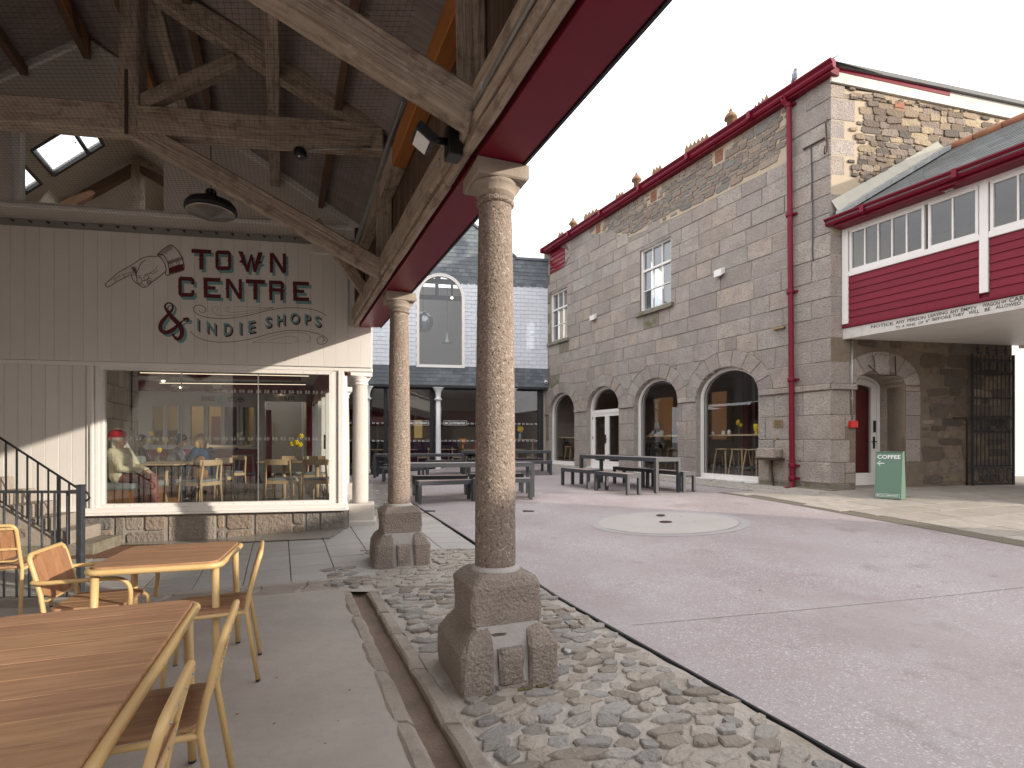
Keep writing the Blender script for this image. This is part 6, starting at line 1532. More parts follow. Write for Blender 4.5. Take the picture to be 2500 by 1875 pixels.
m = MB(); a, b = HP(-6.7, 14.0, 3.3), HP(1.2, 15.4, 3.3); m.add([a, b, b+Vector((0, 0, 4.5)), a+Vector((0, 0, 4.5))], [(0, 1, 2, 3)]); m.build('end_wall', 'room_white', lr, fix=False)
m = MB(); a, b, c, d = HP(-6.7, 6.9, 4.0), HP(1.2, 8.6, 4.0), HP(1.2, 15.4, 4.0), HP(-6.7, 14.0, 4.0); m.add([a, b, c, d], [(0, 1, 2, 3)]); m.build('floor', 'oak', lr, fix=False)
for q in (-6.7, 1.2):
    m = MB(); a, b = HP(q, 6.7 if q < 0 else 8.6, 3.3), HP(q, 15.4, 3.3); m.add([a, b, b+Vector((0, 0, 1.7)), a+Vector((0, 0, 1.7))], [(0, 1, 2, 3)]); m.build('side_wall', 'room_white', lr, fix=False)
for j0, j1 in ((.42, 1.33), (1.55, 2.5)):     # roof light frames
    q0, q1 = RQ-j0, RQ-j1; c = [HP(q, y, zp(q)-.20) for q, y in ((q0, 8.75), (q1, 8.75), (q1, 9.6), (q0, 9.6))]
    m = MB()
    for i in range(4): m.bar(c[i], c[(i+1) % 4], .05, .06)
    m.bar((c[0]+c[3])/2*.62+(c[1]+c[2])/2*.38, (c[0]+c[3])/2*.62+(c[1]+c[2])/2*.38+(c[2]-c[1])*.01, .02, .02); m.bar(c[0]*.7+c[1]*.3, c[3]*.7+c[2]*.3, .05, .05); m.build('roof_light', 'anthracite', lr)
for y in (10.3, 12.8):
    T = lambda xo, z: HP(1.1-1.061*xo, y+.3-.05*xo, z)
    beam('tie_beam', T(0, 5.3), T(7.3, 5.3), .15, .22, 'timber', lr); beam('king_post', T(3.66, 5.3), T(3.66, 7.0), .16, .16, 'timber', lr, up=(1, 0, 0))
    beam('collar', T(1.5, 5.55), T(3.6, 6.85), .12, .17, 'timber_red', lr); beam('collar', T(5.8, 5.55), T(3.7, 6.85), .12, .17, 'timber_red', lr)
    beam('rafter', T(0.1, 5.35), T(3.66, 7.0), .12, .16, 'timber', lr)

# ---------------------------------------------------------------- the painted sign
sg_ = thing('painted_sign', 'painted wall sign with pointing hand reading TOWN CENTRE & INDIE SHOPS', 'sign', tuple(FT(1.5, .05, 3.6)))
NZ = lambda x, y: FT.hit(240+x/3.814, 580+y/3.814, .045)
def npoly(P, off, mat, name='letter', dx=0, dy=0, par=None):
    Q2 = [NZ(x+dx, y+dy) for x, y in P]; m = MB(); m.prism(Q2, .046, off, FT); return m.build(name, mat, par or sg_)
def stroke(P, w_, off, mat, name='flourish', dx=0, dy=0, k=5, par=None):
    P = smooth_pts(P, k) if k else P
    if isinstance(w_, (list, tuple)): w_ = [x[0] for x in smooth_pts([(x, 0) for x in w_], k)]
    else: w_ = [w_]*len(P)
    m = MB(); ribbon(m, [NZ(x+dx, y+dy) for x, y in P], [x*.00165*1.0 for x in w_], FT, off); return m.build(name, mat, par or sg_, fix=False)
# heavy spurred capitals from bars; x,y in the local drawing grid of each letter (0..100 by 0..100)
def bars(ch):
    w_ = 22; L_ = {
        'T': [((0, 0), (100, 0), (100, 20), (0, 20)), ((39, 20), (61, 20), (61, 100), (39, 100))],
        'O': [((14, 0), (86, 0), (100, 12), (100, 88), (86, 100), (14, 100), (0, 88), (0, 12))],
        'W': [((0, 0), (19, 0), (36, 72), (28, 100)), ((28, 100), (36, 60), (50, 12), (56, 30), (42, 100)), ((50, 12), (58, 12), (80, 100), (66, 100)), ((81, 0), (100, 0), (80, 100), (66, 100), (70, 60))],
        'N': [((0, 0), (24, 0), (100, 100), (76, 100)), ((0, 0), (20, 0), (20, 100), (0, 100)), ((80, 0), (100, 0), (100, 100), (80, 100))],
        'C': [((0, 12), (14, 0), (22, 0), (22, 100), (14, 100), (0, 88)), ((14, 0), (86, 0), (100, 12), (100, 38), (80, 38), (80, 20), (14, 20)), ((14, 80), (80, 80), (80, 66), (100, 66), (100, 88), (86, 100), (14, 100))],
        'E': [((0, 0), (24, 0), (24, 100), (0, 100)), ((0, 0), (100, 0), (100, 19), (0, 19)), ((0, 42), (70, 42), (70, 58), (0, 58)), ((0, 81), (100, 81), (100, 100), (0, 100))],
        'R': [((0, 0), (22, 0), (22, 100), (0, 100)), ((0, 0), (82, 0), (98, 12), (98, 34), (88, 46), (96, 58), (96, 100), (74, 100), (74, 60), (60, 55), (0, 55), (0, 38), (76, 38), (76, 19), (0, 19))]}
    return L_[ch]
SPUR = {'T': [50], 'O': [11, 89], 'W': [12, 90], 'N': [10, 90], 'C': [11], 'E': [11], 'R': [11, 90]}
def letter(ch, x0, y0, x1, y1, x2, y2, x3, y3):
    """corners TL, TR, BR, BL in picture coordinates of the sign"""
    def mp(p):
        a, b = p[0]/100, p[1]/100
        return (x0*(1-a)*(1-b)+x1*a*(1-b)+x2*a*b+x3*(1-a)*b, y0*(1-a)*(1-b)+y1*a*(1-b)+y2*a*b+y3*(1-a)*b)
    for dx, dy, off, mat, nm in ((22, 27, .0475, 'teal_ink', 'letter_shadow'), (0, 0, .0490, 'maroon_ink', 'letter')):
        m = MB(); oo = off
        Bs = list(bars(ch)); sp_ = [((c-16, 50), (c, 40), (c+16, 50), (c, 60)) for c in SPUR[ch]]
        if ch == 'O':
            outer = Bs[0]; inner = [(22, 22), (78, 22), (80, 24), (80, 76), (78, 78), (22, 78), (20, 76), (20, 24)]
            O2 = [mp(p) for p in outer]; I2 = [mp(p) for p in ((22, 20), (78, 20), (80, 22), (80, 78), (78, 80), (22, 80), (20, 78), (20, 22))]
            V = [NZ(x+dx, y+dy) for x, y in O2+I2]; m.add([FT(a, off, b) for a, b in V], [(i, (i+1) % 8, 8+(i+1) % 8, 8+i) for i in range(8)])
            Bs = []
        for i, P in enumerate(Bs+sp_):
            oo = off+.00006*i; m.add([FT(*(lambda t: (t[0], oo, t[1]))(NZ(x+dx, y+dy))) for x, y in map(mp, P)], [tuple(range(len(P)))])
        m.build(nm, mat, sg_, fix=False)
letter('T', 868, 105, 1054, 116, 1054, 298, 868, 300); letter('O', 1090, 118, 1236, 124, 1240, 305, 1092, 305)
letter('W', 1303, 128, 1532, 140, 1505, 324, 1330, 318); letter('N', 1598, 143, 1748, 150, 1750, 332, 1598, 328)
letter('C', 745, 362, 895, 370, 897, 554, 747, 552); letter('E', 978, 372, 1138, 378, 1142, 568, 984, 560)
letter('N', 1188, 382, 1338, 388, 1340, 573, 1192, 566); letter('T', 1374, 388, 1554, 396, 1552, 580, 1376, 578)
letter('R', 1590, 400, 1732, 404, 1732, 586, 1592, 584); letter('E', 1812, 408, 1962, 414, 1964, 594, 1816, 590)
# ampersand
AMP = [((790, 760), 20), ((835, 757), 24), ((828, 782), 10), ((790, 776), 12), ((740, 820), 26), ((680, 868), 36), ((620, 885), 34), ((580, 850), 34), ((590, 790), 34), ((640, 730), 28), ((690, 670), 20), ((692, 625), 14), ((655, 609), 13), ((622, 635), 16), ((640, 680), 24), ((690, 745), 38), ((755, 815), 40), ((780, 870), 38), ((770, 925), 34), ((735, 945), 30), ((700, 915), 16), ((700, 895), 26)]
for dx, dy, off, mat in ((26, 22, .0475, 'teal_ink'), (0, 0, .049, 'maroon_ink')): stroke([a for a, b in AMP], [b for a, b in AMP], off, mat, 'ampersand', dx, dy)
# INDIE SHOPS, letters following the curve
def small(ch, xa, ya, xb, yb, h):
    for dx, dy, off, mat, nm in ((12, 14, .0475, 'maroon_ink', 'small_letter_shadow'), (0, 0, .049, 'teal_ink', 'small_letter')):
        a, b = NZ(xa+dx, ya+dy), NZ(xb+dx, yb+dy); text(ch, FT, a, b, h, off, mat, sg_, True, nm)
for q in (('I', 922, 862, 940, 868, .175), ('N', 1010, 888, 1096, 908, .175), ('D', 1168, 912, 1246, 912, .185), ('I', 1314, 902, 1334, 900, .185), ('E', 1398, 890, 1462, 880, .18),
          ('S', 1555, 842, 1614, 832, .165), ('H', 1665, 822, 1738, 812, .165), ('O', 1786, 802, 1874, 802, .165), ('P', 1922, 806, 1976, 812, .155), ('S', 2015, 826, 2074, 834, .165)): small(*q)
def curl(cx, cy, r, a0, a1, n=10, r1=.35): return [(cx+(r+(r*r1-r)*i/n)*cos(a0+(a1-a0)*i/n), cy+(r+(r*r1-r)*i/n)*sin(a0+(a1-a0)*i/n)*.62*1.0) for i in range(n+1)]
stroke([(985, 700), (1004, 670), (975, 640), (935, 629), (895, 645), (890, 680), (935, 720), (1020, 745), (1130, 755), (1260, 748), (1400, 725), (1560, 685), (1700, 658), (1850, 655), (1990, 670), (2080, 700), (2122, 728)], 5, .048, 'maroon_ink')
stroke([(985, 700), (950, 694), (942, 670)], 4, .048, 'maroon_ink')
stroke([(858, 872), (900, 915), (980, 952), (1100, 973), (1250, 970), (1420, 945), (1600, 895), (1750, 868), (1900, 868), (2030, 892), (2110, 925), (2136, 958), (2100, 990), (2055, 990), (2037, 955), (2060, 925), (2095, 930), (2105, 955), (2085, 968)], 5, .048, 'maroon_ink')
stroke([(1100, 680), (1122, 660), (1098, 641), (1065, 655), (1070, 690), (1120, 722), (1220, 726), (1350, 712), (1480, 690), (1640, 652)], 3.5, .048, 'ink_grey'); stroke([(1205, 672), (1224, 660), (1210, 646), (1190, 658), (1200, 690), (1280, 696), (1400, 682), (1640, 652)], 3.5, .048, 'ink_grey')
stroke([(1270, 642), (1450, 648), (1640, 652)], 3, .048, 'ink_grey', k=2)
stroke([(1432, 978), (1560, 935), (1700, 898), (1840, 882), (1940, 898), (1974, 935), (1955, 972), (1932, 965)], 3.5, .048, 'ink_grey'); stroke([(1580, 962), (1680, 935), (1780, 918), (1840, 928), (1858, 955), (1840, 972), (1820, 962)], 3.5, .048, 'ink_grey')
stroke([(1432, 978), (1600, 980), (1810, 986)], 3, .048, 'ink_grey', k=2)
# pointing hand
Hn = 'maroon_ink'
for P, w_ in (([(550, 178), (470, 176), (400, 198), (330, 245), (255, 288), (190, 325), (120, 385), (75, 425), (68, 450), (88, 462), (130, 440), (180, 408), (250, 372), (312, 345)], 6),
              ([(312, 345), (318, 385), (345, 415), (380, 440), (420, 466), (460, 452), (492, 420), (545, 385), (590, 350), (612, 325), (628, 322)], 6), ([(440, 208), (400, 240), (375, 290), (352, 345), (362, 380)], 6),
              ([(320, 272), (342, 305), (350, 345)], 5), ([(215, 335), (240, 360), (238, 375)], 4), ([(150, 385), (165, 410)], 4), ([(320, 350), (345, 350), (375, 355), (400, 358)], 4), ([(366, 375), (358, 400), (372, 425), (395, 432), (408, 405), (400, 380), (380, 370), (366, 375)], 5),
              ([(425, 375), (438, 352), (462, 352), (470, 372), (455, 395), (432, 395), (425, 375)], 5), ([(452, 420), (465, 402), (486, 402), (490, 420), (472, 432), (452, 420)], 5), ([(400, 435), (425, 445), (440, 462)], 4), ([(408, 402), (440, 400), (470, 380), (495, 385)], 5),
              ([(430, 345), (480, 330), (530, 300), (555, 260)], 4), ([(470, 340), (520, 332), (560, 305)], 4), ([(548, 165), (590, 195), (620, 245), (632, 300), (625, 335), (640, 352), (660, 345), (662, 318), (655, 250), (632, 200), (600, 160), (552, 160)], 7),
              ([(552, 155), (610, 108), (680, 70), (735, 115), (775, 175), (795, 240), (796, 300), (735, 322), (665, 345)], 7)):
    stroke(P, w_*1.0, .048, Hn, 'hand_outline')
npoly([(660, 285), (720, 262), (790, 246), (797, 300), (760, 310), (715, 322), (668, 335)], .0485, Hn, 'cuff_band')
for cx, cy in ((684, 255), (742, 238)):
    m = MB(); P = [(cx+13*cos(t), cy+13*sin(t)) for t in lin(0, 2*pi, 14)]; ribbon(m, [NZ(*p) for p in P], .006, FT, .048); m.build('cuff_button', Hn, sg_, fix=False)
m = MB(); rn = random.Random(3)
for i in range(30):
    t = i/29; x, y = 555+t*125, 158-t*88+rn.uniform(-3, 3); ribbon(m, [NZ(x, y), NZ(x+10+8*t, y+22+rn.uniform(0, 14))], .0028, FT, .0482)
for i in range(34):
    t = i/33; x, y = 655+t*135, 250-t*42; ribbon(m, [NZ(x, y), NZ(x+2, y-25-rn.uniform(0, 20))], .0024, FT, .0482)
for i in range(22):
    t = i/21; x, y = 240+t*110, 352-t*20; ribbon(m, [NZ(x, y), NZ(x-5, y-16-14*t)], .0022, FT, .0482)
for i in range(16):
    t = i/15; x, y = 290+t*50, 262-t*10; ribbon(m, [NZ(x+12, y+18), NZ(x+20, y+60*t+30)], .0018, FT, .0482)
for i in range(14):
    t = i/13; x, y = 150+t*60, 398-t*35; ribbon(m, [NZ(x, y), NZ(x-8, y-18)], .002, FT, .0482)
for i in range(20):
    t = i/19; x, y = 470+t*130, 440-t*95; ribbon(m, [NZ(x, y), NZ(x-14, y-22+10*t)], .0022, FT, .0482)
stuff(m.build('hatching', Hn, sg_, fix=False))
# ================================================================ CAFE ROOM BEHIND THE BIG WINDOW
ZF = .40
kr = thing('cafe_room', 'cafe interior with white kitchen hatch wall, dark red beams and rough stone side wall', 'room', (-6, 12, ZF))
m = MB(); m.add([FT(-.05, -.12, ZF-.001), FT(4.2, -.12, ZF-.001), (-12.5, 12, ZF), (-12.5, 17.5, ZF), (-5.5, 17.5, ZF)], [(0, 1, 2, 3, 4)]); m.build('floor', 'terrazzo_floor', kr, fix=False)
m = MB(); m.add([FT(-.3, .0, 3.12), FT(4.6, .0, 3.12), (-12.5, 12, 3.12), (-12.5, 17.5, 3.12), (-5.2, 17.5, 3.12)], [(0, 1, 2, 3, 4)]); m.build('ceiling', 'room_white', kr, fix=False)
FK = Fr((-5.55, 15.55), (-.955, -.29), (.29, -.955))
KP = lambda x, y: (200+x/3.16, 860+y/3.16)
kh = lambda x, y, n_=0: FK.hit(*KP(x, y), n_)
def krect(name, x0, y0, x1, y1, n0, n1, mat, par=kr, bevel=0):
    a, z1 = kh(x0, y0, n1); b, z0 = kh(x1, y1, n1); return MB().box(min(a, b), max(a, b), n0, n1, z0, z1, FK).build(name, mat, par, bevel=bevel)
FKs = lambda x: kh(x, 600)[0]
# wall with real openings: strips between the kitchen windows
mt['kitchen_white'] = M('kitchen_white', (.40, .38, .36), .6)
zt = 2.88; za, zb = 1.42, 2.48
sA = [(-.3, FKs(1325)), (FKs(1240), FKs(1195)), (FKs(1105), FKs(1070)), (FKs(975), FKs(935)), (FKs(840), FKs(738)), (FKs(658), FKs(628)), (FKs(548), 7.2)]
sA[0] = (FKs(1356), FKs(1325))
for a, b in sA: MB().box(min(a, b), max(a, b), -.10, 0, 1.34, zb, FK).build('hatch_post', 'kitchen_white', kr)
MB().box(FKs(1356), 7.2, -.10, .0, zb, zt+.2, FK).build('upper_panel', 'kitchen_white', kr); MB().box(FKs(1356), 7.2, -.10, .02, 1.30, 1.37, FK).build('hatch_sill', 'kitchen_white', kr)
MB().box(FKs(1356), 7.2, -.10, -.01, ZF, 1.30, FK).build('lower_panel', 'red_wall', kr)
for x0, x1 in ((545, 628), (658, 740), (838, 937), (972, 1072), (1102, 1197), (1238, 1327)):
    a, b = FKs(x1), FKs(x0); m = MB(); f = .045
    m.box(a-f, a+.0, 0, .03, za-f, zb+f, FK); m.box(b, b+f, 0, .03, za-f, zb+f, FK); m.box(a, b, 0, .03, za-f, za, FK); m.box(a, b, 0, .03, zb, zb+f, FK); o = m.build('hatch_window', 'kitchen_white', kr)
    MB().add([FK(a, -.03, za), FK(b, -.03, za), FK(b, -.03, zb), FK(a, -.03, zb)], [(0, 1, 2, 3)]).build('pane', 'glass', o, fix=False)
# lit kitchen behind the hatch
mt['kitchen_wall'] = M('kitchen_wall', (.55, .42, .22), .8)
a, b = FKs(1100), FKs(830)
MB().box(2.0, 7.2, -2.4, -2.3, ZF, 3.1, FK).build('kitchen_back', 'kitchen_wall', kr)
MB().box(1.95, 2.05, -2.4, -.1, ZF, 3.1, FK).build('kitchen_side', 'kitchen_wall', kr); MB().box(7.2, 7.3, -2.4, -.1, ZF, 3.1, FK).build('kitchen_side', 'room_dark', kr)
MB().box(2.15, 2.62, -1.2, -.3, ZF, 2.9, FK).build('fridge', 'dark_cloth', kr); MB().box(3.0, 3.35, -2.25, -2.1, ZF, 2.3, FK).build('kitchen_door', 'red_wall', kr); MB().box(5.0, 7.0, -1.6, -1.5, ZF, 2.1, FK).build('screen', 'room_dark', kr)
MB().box(4.0, 4.9, -2.28, -2.0, 1.85, 1.88, FK).build('shelf', 'galv', kr)
kl = bpy.data.lights.new('kitchen_light', 'AREA'); kl.energy = 9; kl.size = 1.2; kl.color = (1, .74, .42); ko = bpy.data.objects.new('kitchen_light', kl); COL.objects.link(ko); ko.location = FK(3.6, -1.2, 3.0)
for n_, z in ((.35, 2.98),): pass
for dn, z0, z1 in ((3.3, 2.92, 3.12), (.25, 2.86, 3.10)): MB().box(.3, 6.9, dn-.12, dn+.12, z0, z1, FK).build('ceiling_beam', 'red_wall', kr)
# lettering
def ktext(s_, xa, ya, xb, yb, h, n_=.004, mat='ink_black', bold=True): text(s_, FK, kh(xa, ya, n_), kh(xb, yb, n_), h, n_+.002, mat, kr, bold, 'wall_lettering')
ktext('BANGO', 922, 375, 1028, 378, .145); ktext('KITCHEN', 1125, 383, 1252, 386, .145); 
m = MB()
for P, w_ in (([(1040, 358), (1075, 334), (1110, 358)], .04), ([(1058, 352), (1092, 354)], .03), ([(1050, 366), (1103, 368)], .035), ([(1052, 366), (1051, 397)], .035), ([(1101, 368), (1101, 400)], .035), ([(1053, 386), (1100, 388)], .035), ([(1068, 360), (1080, 360)], .02)):
    ribbon(m, [kh(x, y, .005) for x, y in P], w_, FK, .006)
m.build('hut_emblem', 'teal_ink', kr, fix=False)
# toilets passage at the right
MB().box(.28, FKs(1356), -.1, .02, 2.66, 3.1, FK).build('lintel', 'kitchen_white', kr)
ktext('TOILETS', 1520, 371, 1640, 372, .115, .022)
MB().box(FKs(1415), FKs(1358), -.05, .10, ZF, 2.9, FK).build('pilaster', 'kitchen_white', kr)
MB().lathe([(.075, ZF), (.075, 2.4)], FK(FKs(1447), .12, 0), 14).build('red_post', 'red_wall', kr)
MB().lathe([(.075, ZF), (.075, 3.0)], FK(.33, .3, 0), 14).build('red_post', 'red_wall', kr)
MB().box(.85, 3.2, -3.8, -3.7, ZF, 3.1, FK).build('passage_wall', 'kitchen_white', kr)
MB().box(1.75, 2.15, -3.69, -3.66, 1.55, 2.2, FK).build('notice_panel', 'room_dark', kr)
wlt = bpy.data.lights.new('passage_light', 'POINT'); wlt.energy = 5; wlt.color = (1, .72, .42); wlt.shadow_soft_size = .08; wo_ = bpy.data.objects.new('passage_light', wlt); COL.objects.link(wo_); wo_.location = FK(1.15, -.9, 2.62)
tl_ = thing('passage_lamp', 'small warm lamp glowing above the toilets passage', 'lamp', tuple(FK(1.1, .05, 2.7))); MB().ball(FK(1.1, .09, 2.90), .028, 8, 6).build('bulb', 'lamp_on', tl_); MB().box(1.02, 1.18, .03, .12, 2.93, 2.96, FK).build('bracket', 'blackplastic', tl_)
# stone side wall of the cafe
FW = Fr((-6.18, 7.78), (-.40, .9165), (.9165, .40))
MB().box(0, 3.0, -.3, -.02, ZF, 3.12, FW).build('side_wall', 'mortar_pale', kr)
rn = random.Random(55); z = ZF+.02; mt['lime_stone'] = M('limewashed_stone', (.74, .69, .63), .95, stretch=(30, 30, 1), layers=[('n', 1, (.24, .18, .145), .48, .66, .8), ('n', 2, (.58, .54, .50), .5, .75, .6)], bump=(8, .5, .01), var=.12)
while z < 3.0:
    h = rn.uniform(.27, .36); s = 0
    while s < 2.9:
        L_ = rn.uniform(.35, .75); add_block([(s+.01, z+.008), (min(s+L_, 2.98)-.01, z+.008), (min(s+L_, 2.98)-.01, min(z+h, 3.1)-.008), (s+.01, min(z+h, 3.1)-.008)], FW, kr, 'lime_stone', -.03, .0); s += L_
    z += h
for s in (.42, 2.30): MB().tube([FW(s, .03, 3.1), FW(s, .03, 1.72)], .014, 6).build('pipe', 'rust', kr); MB().box(s-.05, s+.05, 0, .06, 1.58, 1.72, FW).build('socket_box', 'galv', kr)
# glazed side along the colonnade
FGL = Fr((-2.66, 8.42), (-.40, .9165), (.9165, .40))
gl = thing('glazed_side', 'white framed glazed side of the cafe along the colonnade', 'glazing', tuple(FGL(3, 0, ZF)))
MB().box(0, 8.1, -.06, .06, .28, .52, FGL).build('bottom_rail', 'white', gl); MB().box(0, 8.1, -.06, .06, 2.55, 3.3, FGL).build('top_panel', 'red_wall', gl)
for s in (.02, 1.0, 2.0, 3.0, 4.2, 5.4, 6.6, 7.9): MB().box(s-.04, s+.04, -.05, .05, .52, 2.55, FGL).build('mullion', 'white', gl)
for a, b in zip((.02, 1.0, 2.0, 3.0, 4.2, 5.4, 6.6), (1.0, 2.0, 3.0, 4.2, 5.4, 6.6, 7.9)): MB().add([FGL(a+.04, 0, .52), FGL(b-.04, 0, .52), FGL(b-.04, 0, 2.55), FGL(a+.04, 0, 2.55)], [(0, 1, 2, 3)]).build('pane', 'glass', gl, fix=False)
MB().box(2.9, 2.95, -.09, -.05, 1.35, 1.65, FGL).build('handle', 'blackplastic', gl)
MB().box(7.95, 12.0, -.22, -.12, ZF, 3.1, FGL).build('passage_side', 'kitchen_white', kr)
# linear lights and cone pendants
def tubelight(xa, ya, xb, yb, Y, label):
    a, b = px(*KP(xa, ya), Y), px(*KP(xb, yb), Y+.15); t = thing('linear_light', label, 'light', tuple((a+b)/2), group='linear lights in the cafe')
    MB().bar(a, b, .018, .012).build('tube', 'strip_on', t); MB().bar(a+Vector((0, 0, .03)), b+Vector((0, 0, .03)), .05, .035).build('housing', 'blackplastic', t)
    for f in (.08, .5, .92):
        p = a+(b-a)*f; MB().tube([p+Vector((0, 0, .03)), Vector((p.x, p.y, 3.1))], .006, 5).build('rod', 'blackplastic', t)
tubelight(450, 158, 1750, 184, 9.6, 'upper of the two long linear lights in the cafe ceiling'); tubelight(600, 238, 1725, 250, 11.6, 'lower and farther of the two long linear lights in the cafe')
def cone(x, y, Y, lab):
    p = px(*KP(x, y), Y); t = thing('cone_pendant', lab, 'lamp', tuple(p), group='white cone pendants in the cafe')
    MB().lathe([(.19, -.03), (.185, -.015), (.10, .035), (.03, .07), (.02, .10)], p, 24).build('shade', 'kitchen_white', t); MB().ball(p+Vector((0, 0, -.03)), .03, 10, 8).build('bulb', 'lamp_on', t); MB().tube([p+Vector((0, 0, .08)), Vector((p.x, p.y, 3.1))], .01, 5).build('rod', 'blackplastic', t)
cone(627, 206, 9.9, 'white cone pendant nearest the stone wall in the cafe'); cone(762, 258, 11.9, 'white cone pendant beside the first glass joint, farther back')
p = px(*KP(1045, 262), 12.0); dt_ = thing('smoke_detector', 'small white dome under the cafe ceiling', 'detector', tuple(p)); MB().lathe([(.05, -.06), (.09, 0), (.09, .05), (.06, .09)], p, 14).build('dome', 'kitchen_white', dt_)

# ================================================================ SMALL INTERIOR FURNITURE (prototypes, then copies)
def oak_chair_proto():
    t = thing('oak_chair', 'x', 'chair', (0, 0, 0), local=True)
    def leg(a, b, r0, r1): MB().tube([a, b], [r0, r1], 8).build('leg', 'oak', t)
    for s in (-1, 1):
        MB().tube([(s*.225, -.24, 0), (s*.215, -.21, .44), (s*.20, -.25, .78)], [.012, .020, .015], 8).build('leg', 'oak', t)
        MB().tube([(s*.225, .22, 0), (s*.21, .20, .43)], [.012, .020], 8).build('leg', 'oak', t)
    m = MB(); m.box(-.21, .21, .185, .215, .37, .43); m.box(-.21, .21, -.215, -.19, .37, .43); m.box(-.225, -.20, -.2, .2, .37, .43); m.box(.20, .225, -.2, .2, .37, .43); m.build('seat_frame', 'oak', t)
    MB().box(-.205, .205, -.19, .205, .425, .47).build('cushion', 'cushion', t, bevel=.018)
    m = MB(); n = 8; P = []
    for i in range(n+1):
        x = -.235+.47*i/n; y = -.285+.07*(x/.235)**2; P += [(x, y, .70), (x, y, .80), (x, y+.022, .80), (x, y+.022, .70)]
    m.add(P, [(i*4+k, i*4+(k+1) % 4, i*4+4+(k+1) % 4, i*4+4+k) for i in range(n) for k in range(4)]+[(0, 1, 2, 3), (n*4+3, n*4+2, n*4+1, n*4)]); m.build('backrest', 'oak', t, bevel=.006)
    return t
def oak_table_proto(w_=.75, d_=.75):
    t = thing('cafe_table', 'x', 'table', (0, 0, 0), local=True)
    MB().box(-w_/2, w_/2, -d_/2, d_/2, .71, .74).build('tabletop', 'oak', t, bevel=.008)
    MB().lathe([(.035, .02), (.035, .71)], (0, 0, 0), 14).build('pedestal', 'oak', t); m = MB(); m.box(-.3, .3, -.03, .03, 0, .025); m.box(-.03, .03, -.3, -.03, 0, .024); m.box(-.03, .03, .03, .3, 0, .024); m.build('foot', 'galv', t)
    return t
def stool_proto(h=.76, mat='oak', name='bar_stool'):
    t = thing(name, 'x', 'stool', (0, 0, 0), local=True)
    MB().box(-.19, .19, -.16, .16, h-.03, h).build('seat', mat, t, bevel=.01)
    for a in (-1, 1):
        for b in (-1, 1): MB().bar((a*.235, b*.20, 0), (a*.15, b*.12, h-.03), .028, .028, (0, 1, 0)).build('leg', mat, t)
    m = MB()
    for a in (-1, 1): m.bar((-.205, a*.175, .26), (.205, a*.175, .26), .02, .03)
    m.build('footrest', 'anthracite', t); return t
_first = {}
def put(kind, mk, loc, rz, label, group=None, sc=1):
    if kind not in _first: _first[kind] = mk(); o = _first[kind]
    else: o = copy_tree(_first[kind])
    o.location = loc; o.rotation_euler = (0, 0, rz); o.scale = (sc, sc, sc); o['label'] = label
    if group: o['group'] = group
    elif 'group' in o.keys(): del o['group']
    return o
gc = 'oak chairs in the cafe'
def chair_at(u, v, Y, rz, label): p = px(u, v, Y); return put('chair', oak_chair_proto, (p.x, p.y, ZF), rz, label, gc)
P_ = lambda x, Y: ((KP(x, 0)[0]-1250)/F*Y)
put('chair', oak_chair_proto, (P_(1550, 9.45), 9.45, ZF), rad(4), 'oak chair with its back to the window, left of the right-hand pair', gc)
put('chair', oak_chair_proto, (P_(1838, 9.45), 9.45, ZF), rad(-4), 'oak chair with its back to the window, beside the white corner post', gc)
put('chair', oak_chair_proto, (P_(1590, 11.1), 11.1, ZF), rad(176), 'oak chair facing the window behind the left chair of the right-hand pair', gc)
put('chair', oak_chair_proto, (P_(1800, 11.1), 11.1, ZF), rad(184), 'oak chair facing the window behind the chair at the corner post', gc)
put('chair', oak_chair_proto, (P_(912, 9.0), 9.0, ZF), rad(78), 'oak chair with a tan leather bag on it, side-on to the window', gc)
put('chair', oak_chair_proto, (P_(1030, 10.2), 10.2, ZF), rad(78), 'oak chair holding the woman in the blue coat', gc)
put('chair', oak_chair_proto, (P_(1140, 11.6), 11.6, ZF), rad(150), 'empty oak chair turned toward the stone wall, right of the blue coat', gc)
put('chair', oak_chair_proto, (P_(700, 11.3), 11.3, ZF), rad(-75), 'oak chair under the person in the grey jumper, mostly hidden by the table', gc)
gt_ = 'oak tables in the cafe'
put('table', oak_table_proto, (P_(1560, 10.25), 10.25, ZF), rad(3), 'small oak table with daffodils behind the left chair of the right-hand pair', gt_)
put('table', oak_table_proto, (P_(1815, 10.25), 10.25, ZF), rad(-3), 'small oak table with a single flower behind the chair at the corner post', gt_)
put('table', oak_table_proto, (P_(650, 9.05), 9.05, ZF), rad(0), 'oak table in front of the woman with the red beret', gt_)
put('table', oak_table_proto, (P_(735, 9.95), 9.95, ZF), rad(0), 'oak table between the blue coat and the grey jumper', gt_)
put('stool', lambda: stool_proto(.76, 'anthracite', 'dark_stool'), (P_(1285, 14.2), 14.2, ZF), .1, 'dark bar stool in front of the red kitchen panel')
kc = thing('kitchen_counter', 'high wooden counter shelf before the red kitchen panel on a dark leg', 'counter', (-8, 14.8, ZF)); a, b = FKs(1345), FKs(1010); MB().box(a, b, .35, .75, 1.36, 1.40, FK).build('top', 'oak', kc); MB().lathe([(.22, 0), (.22, .02), (.04, .03), (.04, .95)], FK((a+.4), .55, ZF), 14).build('leg', 'anthracite', kc)
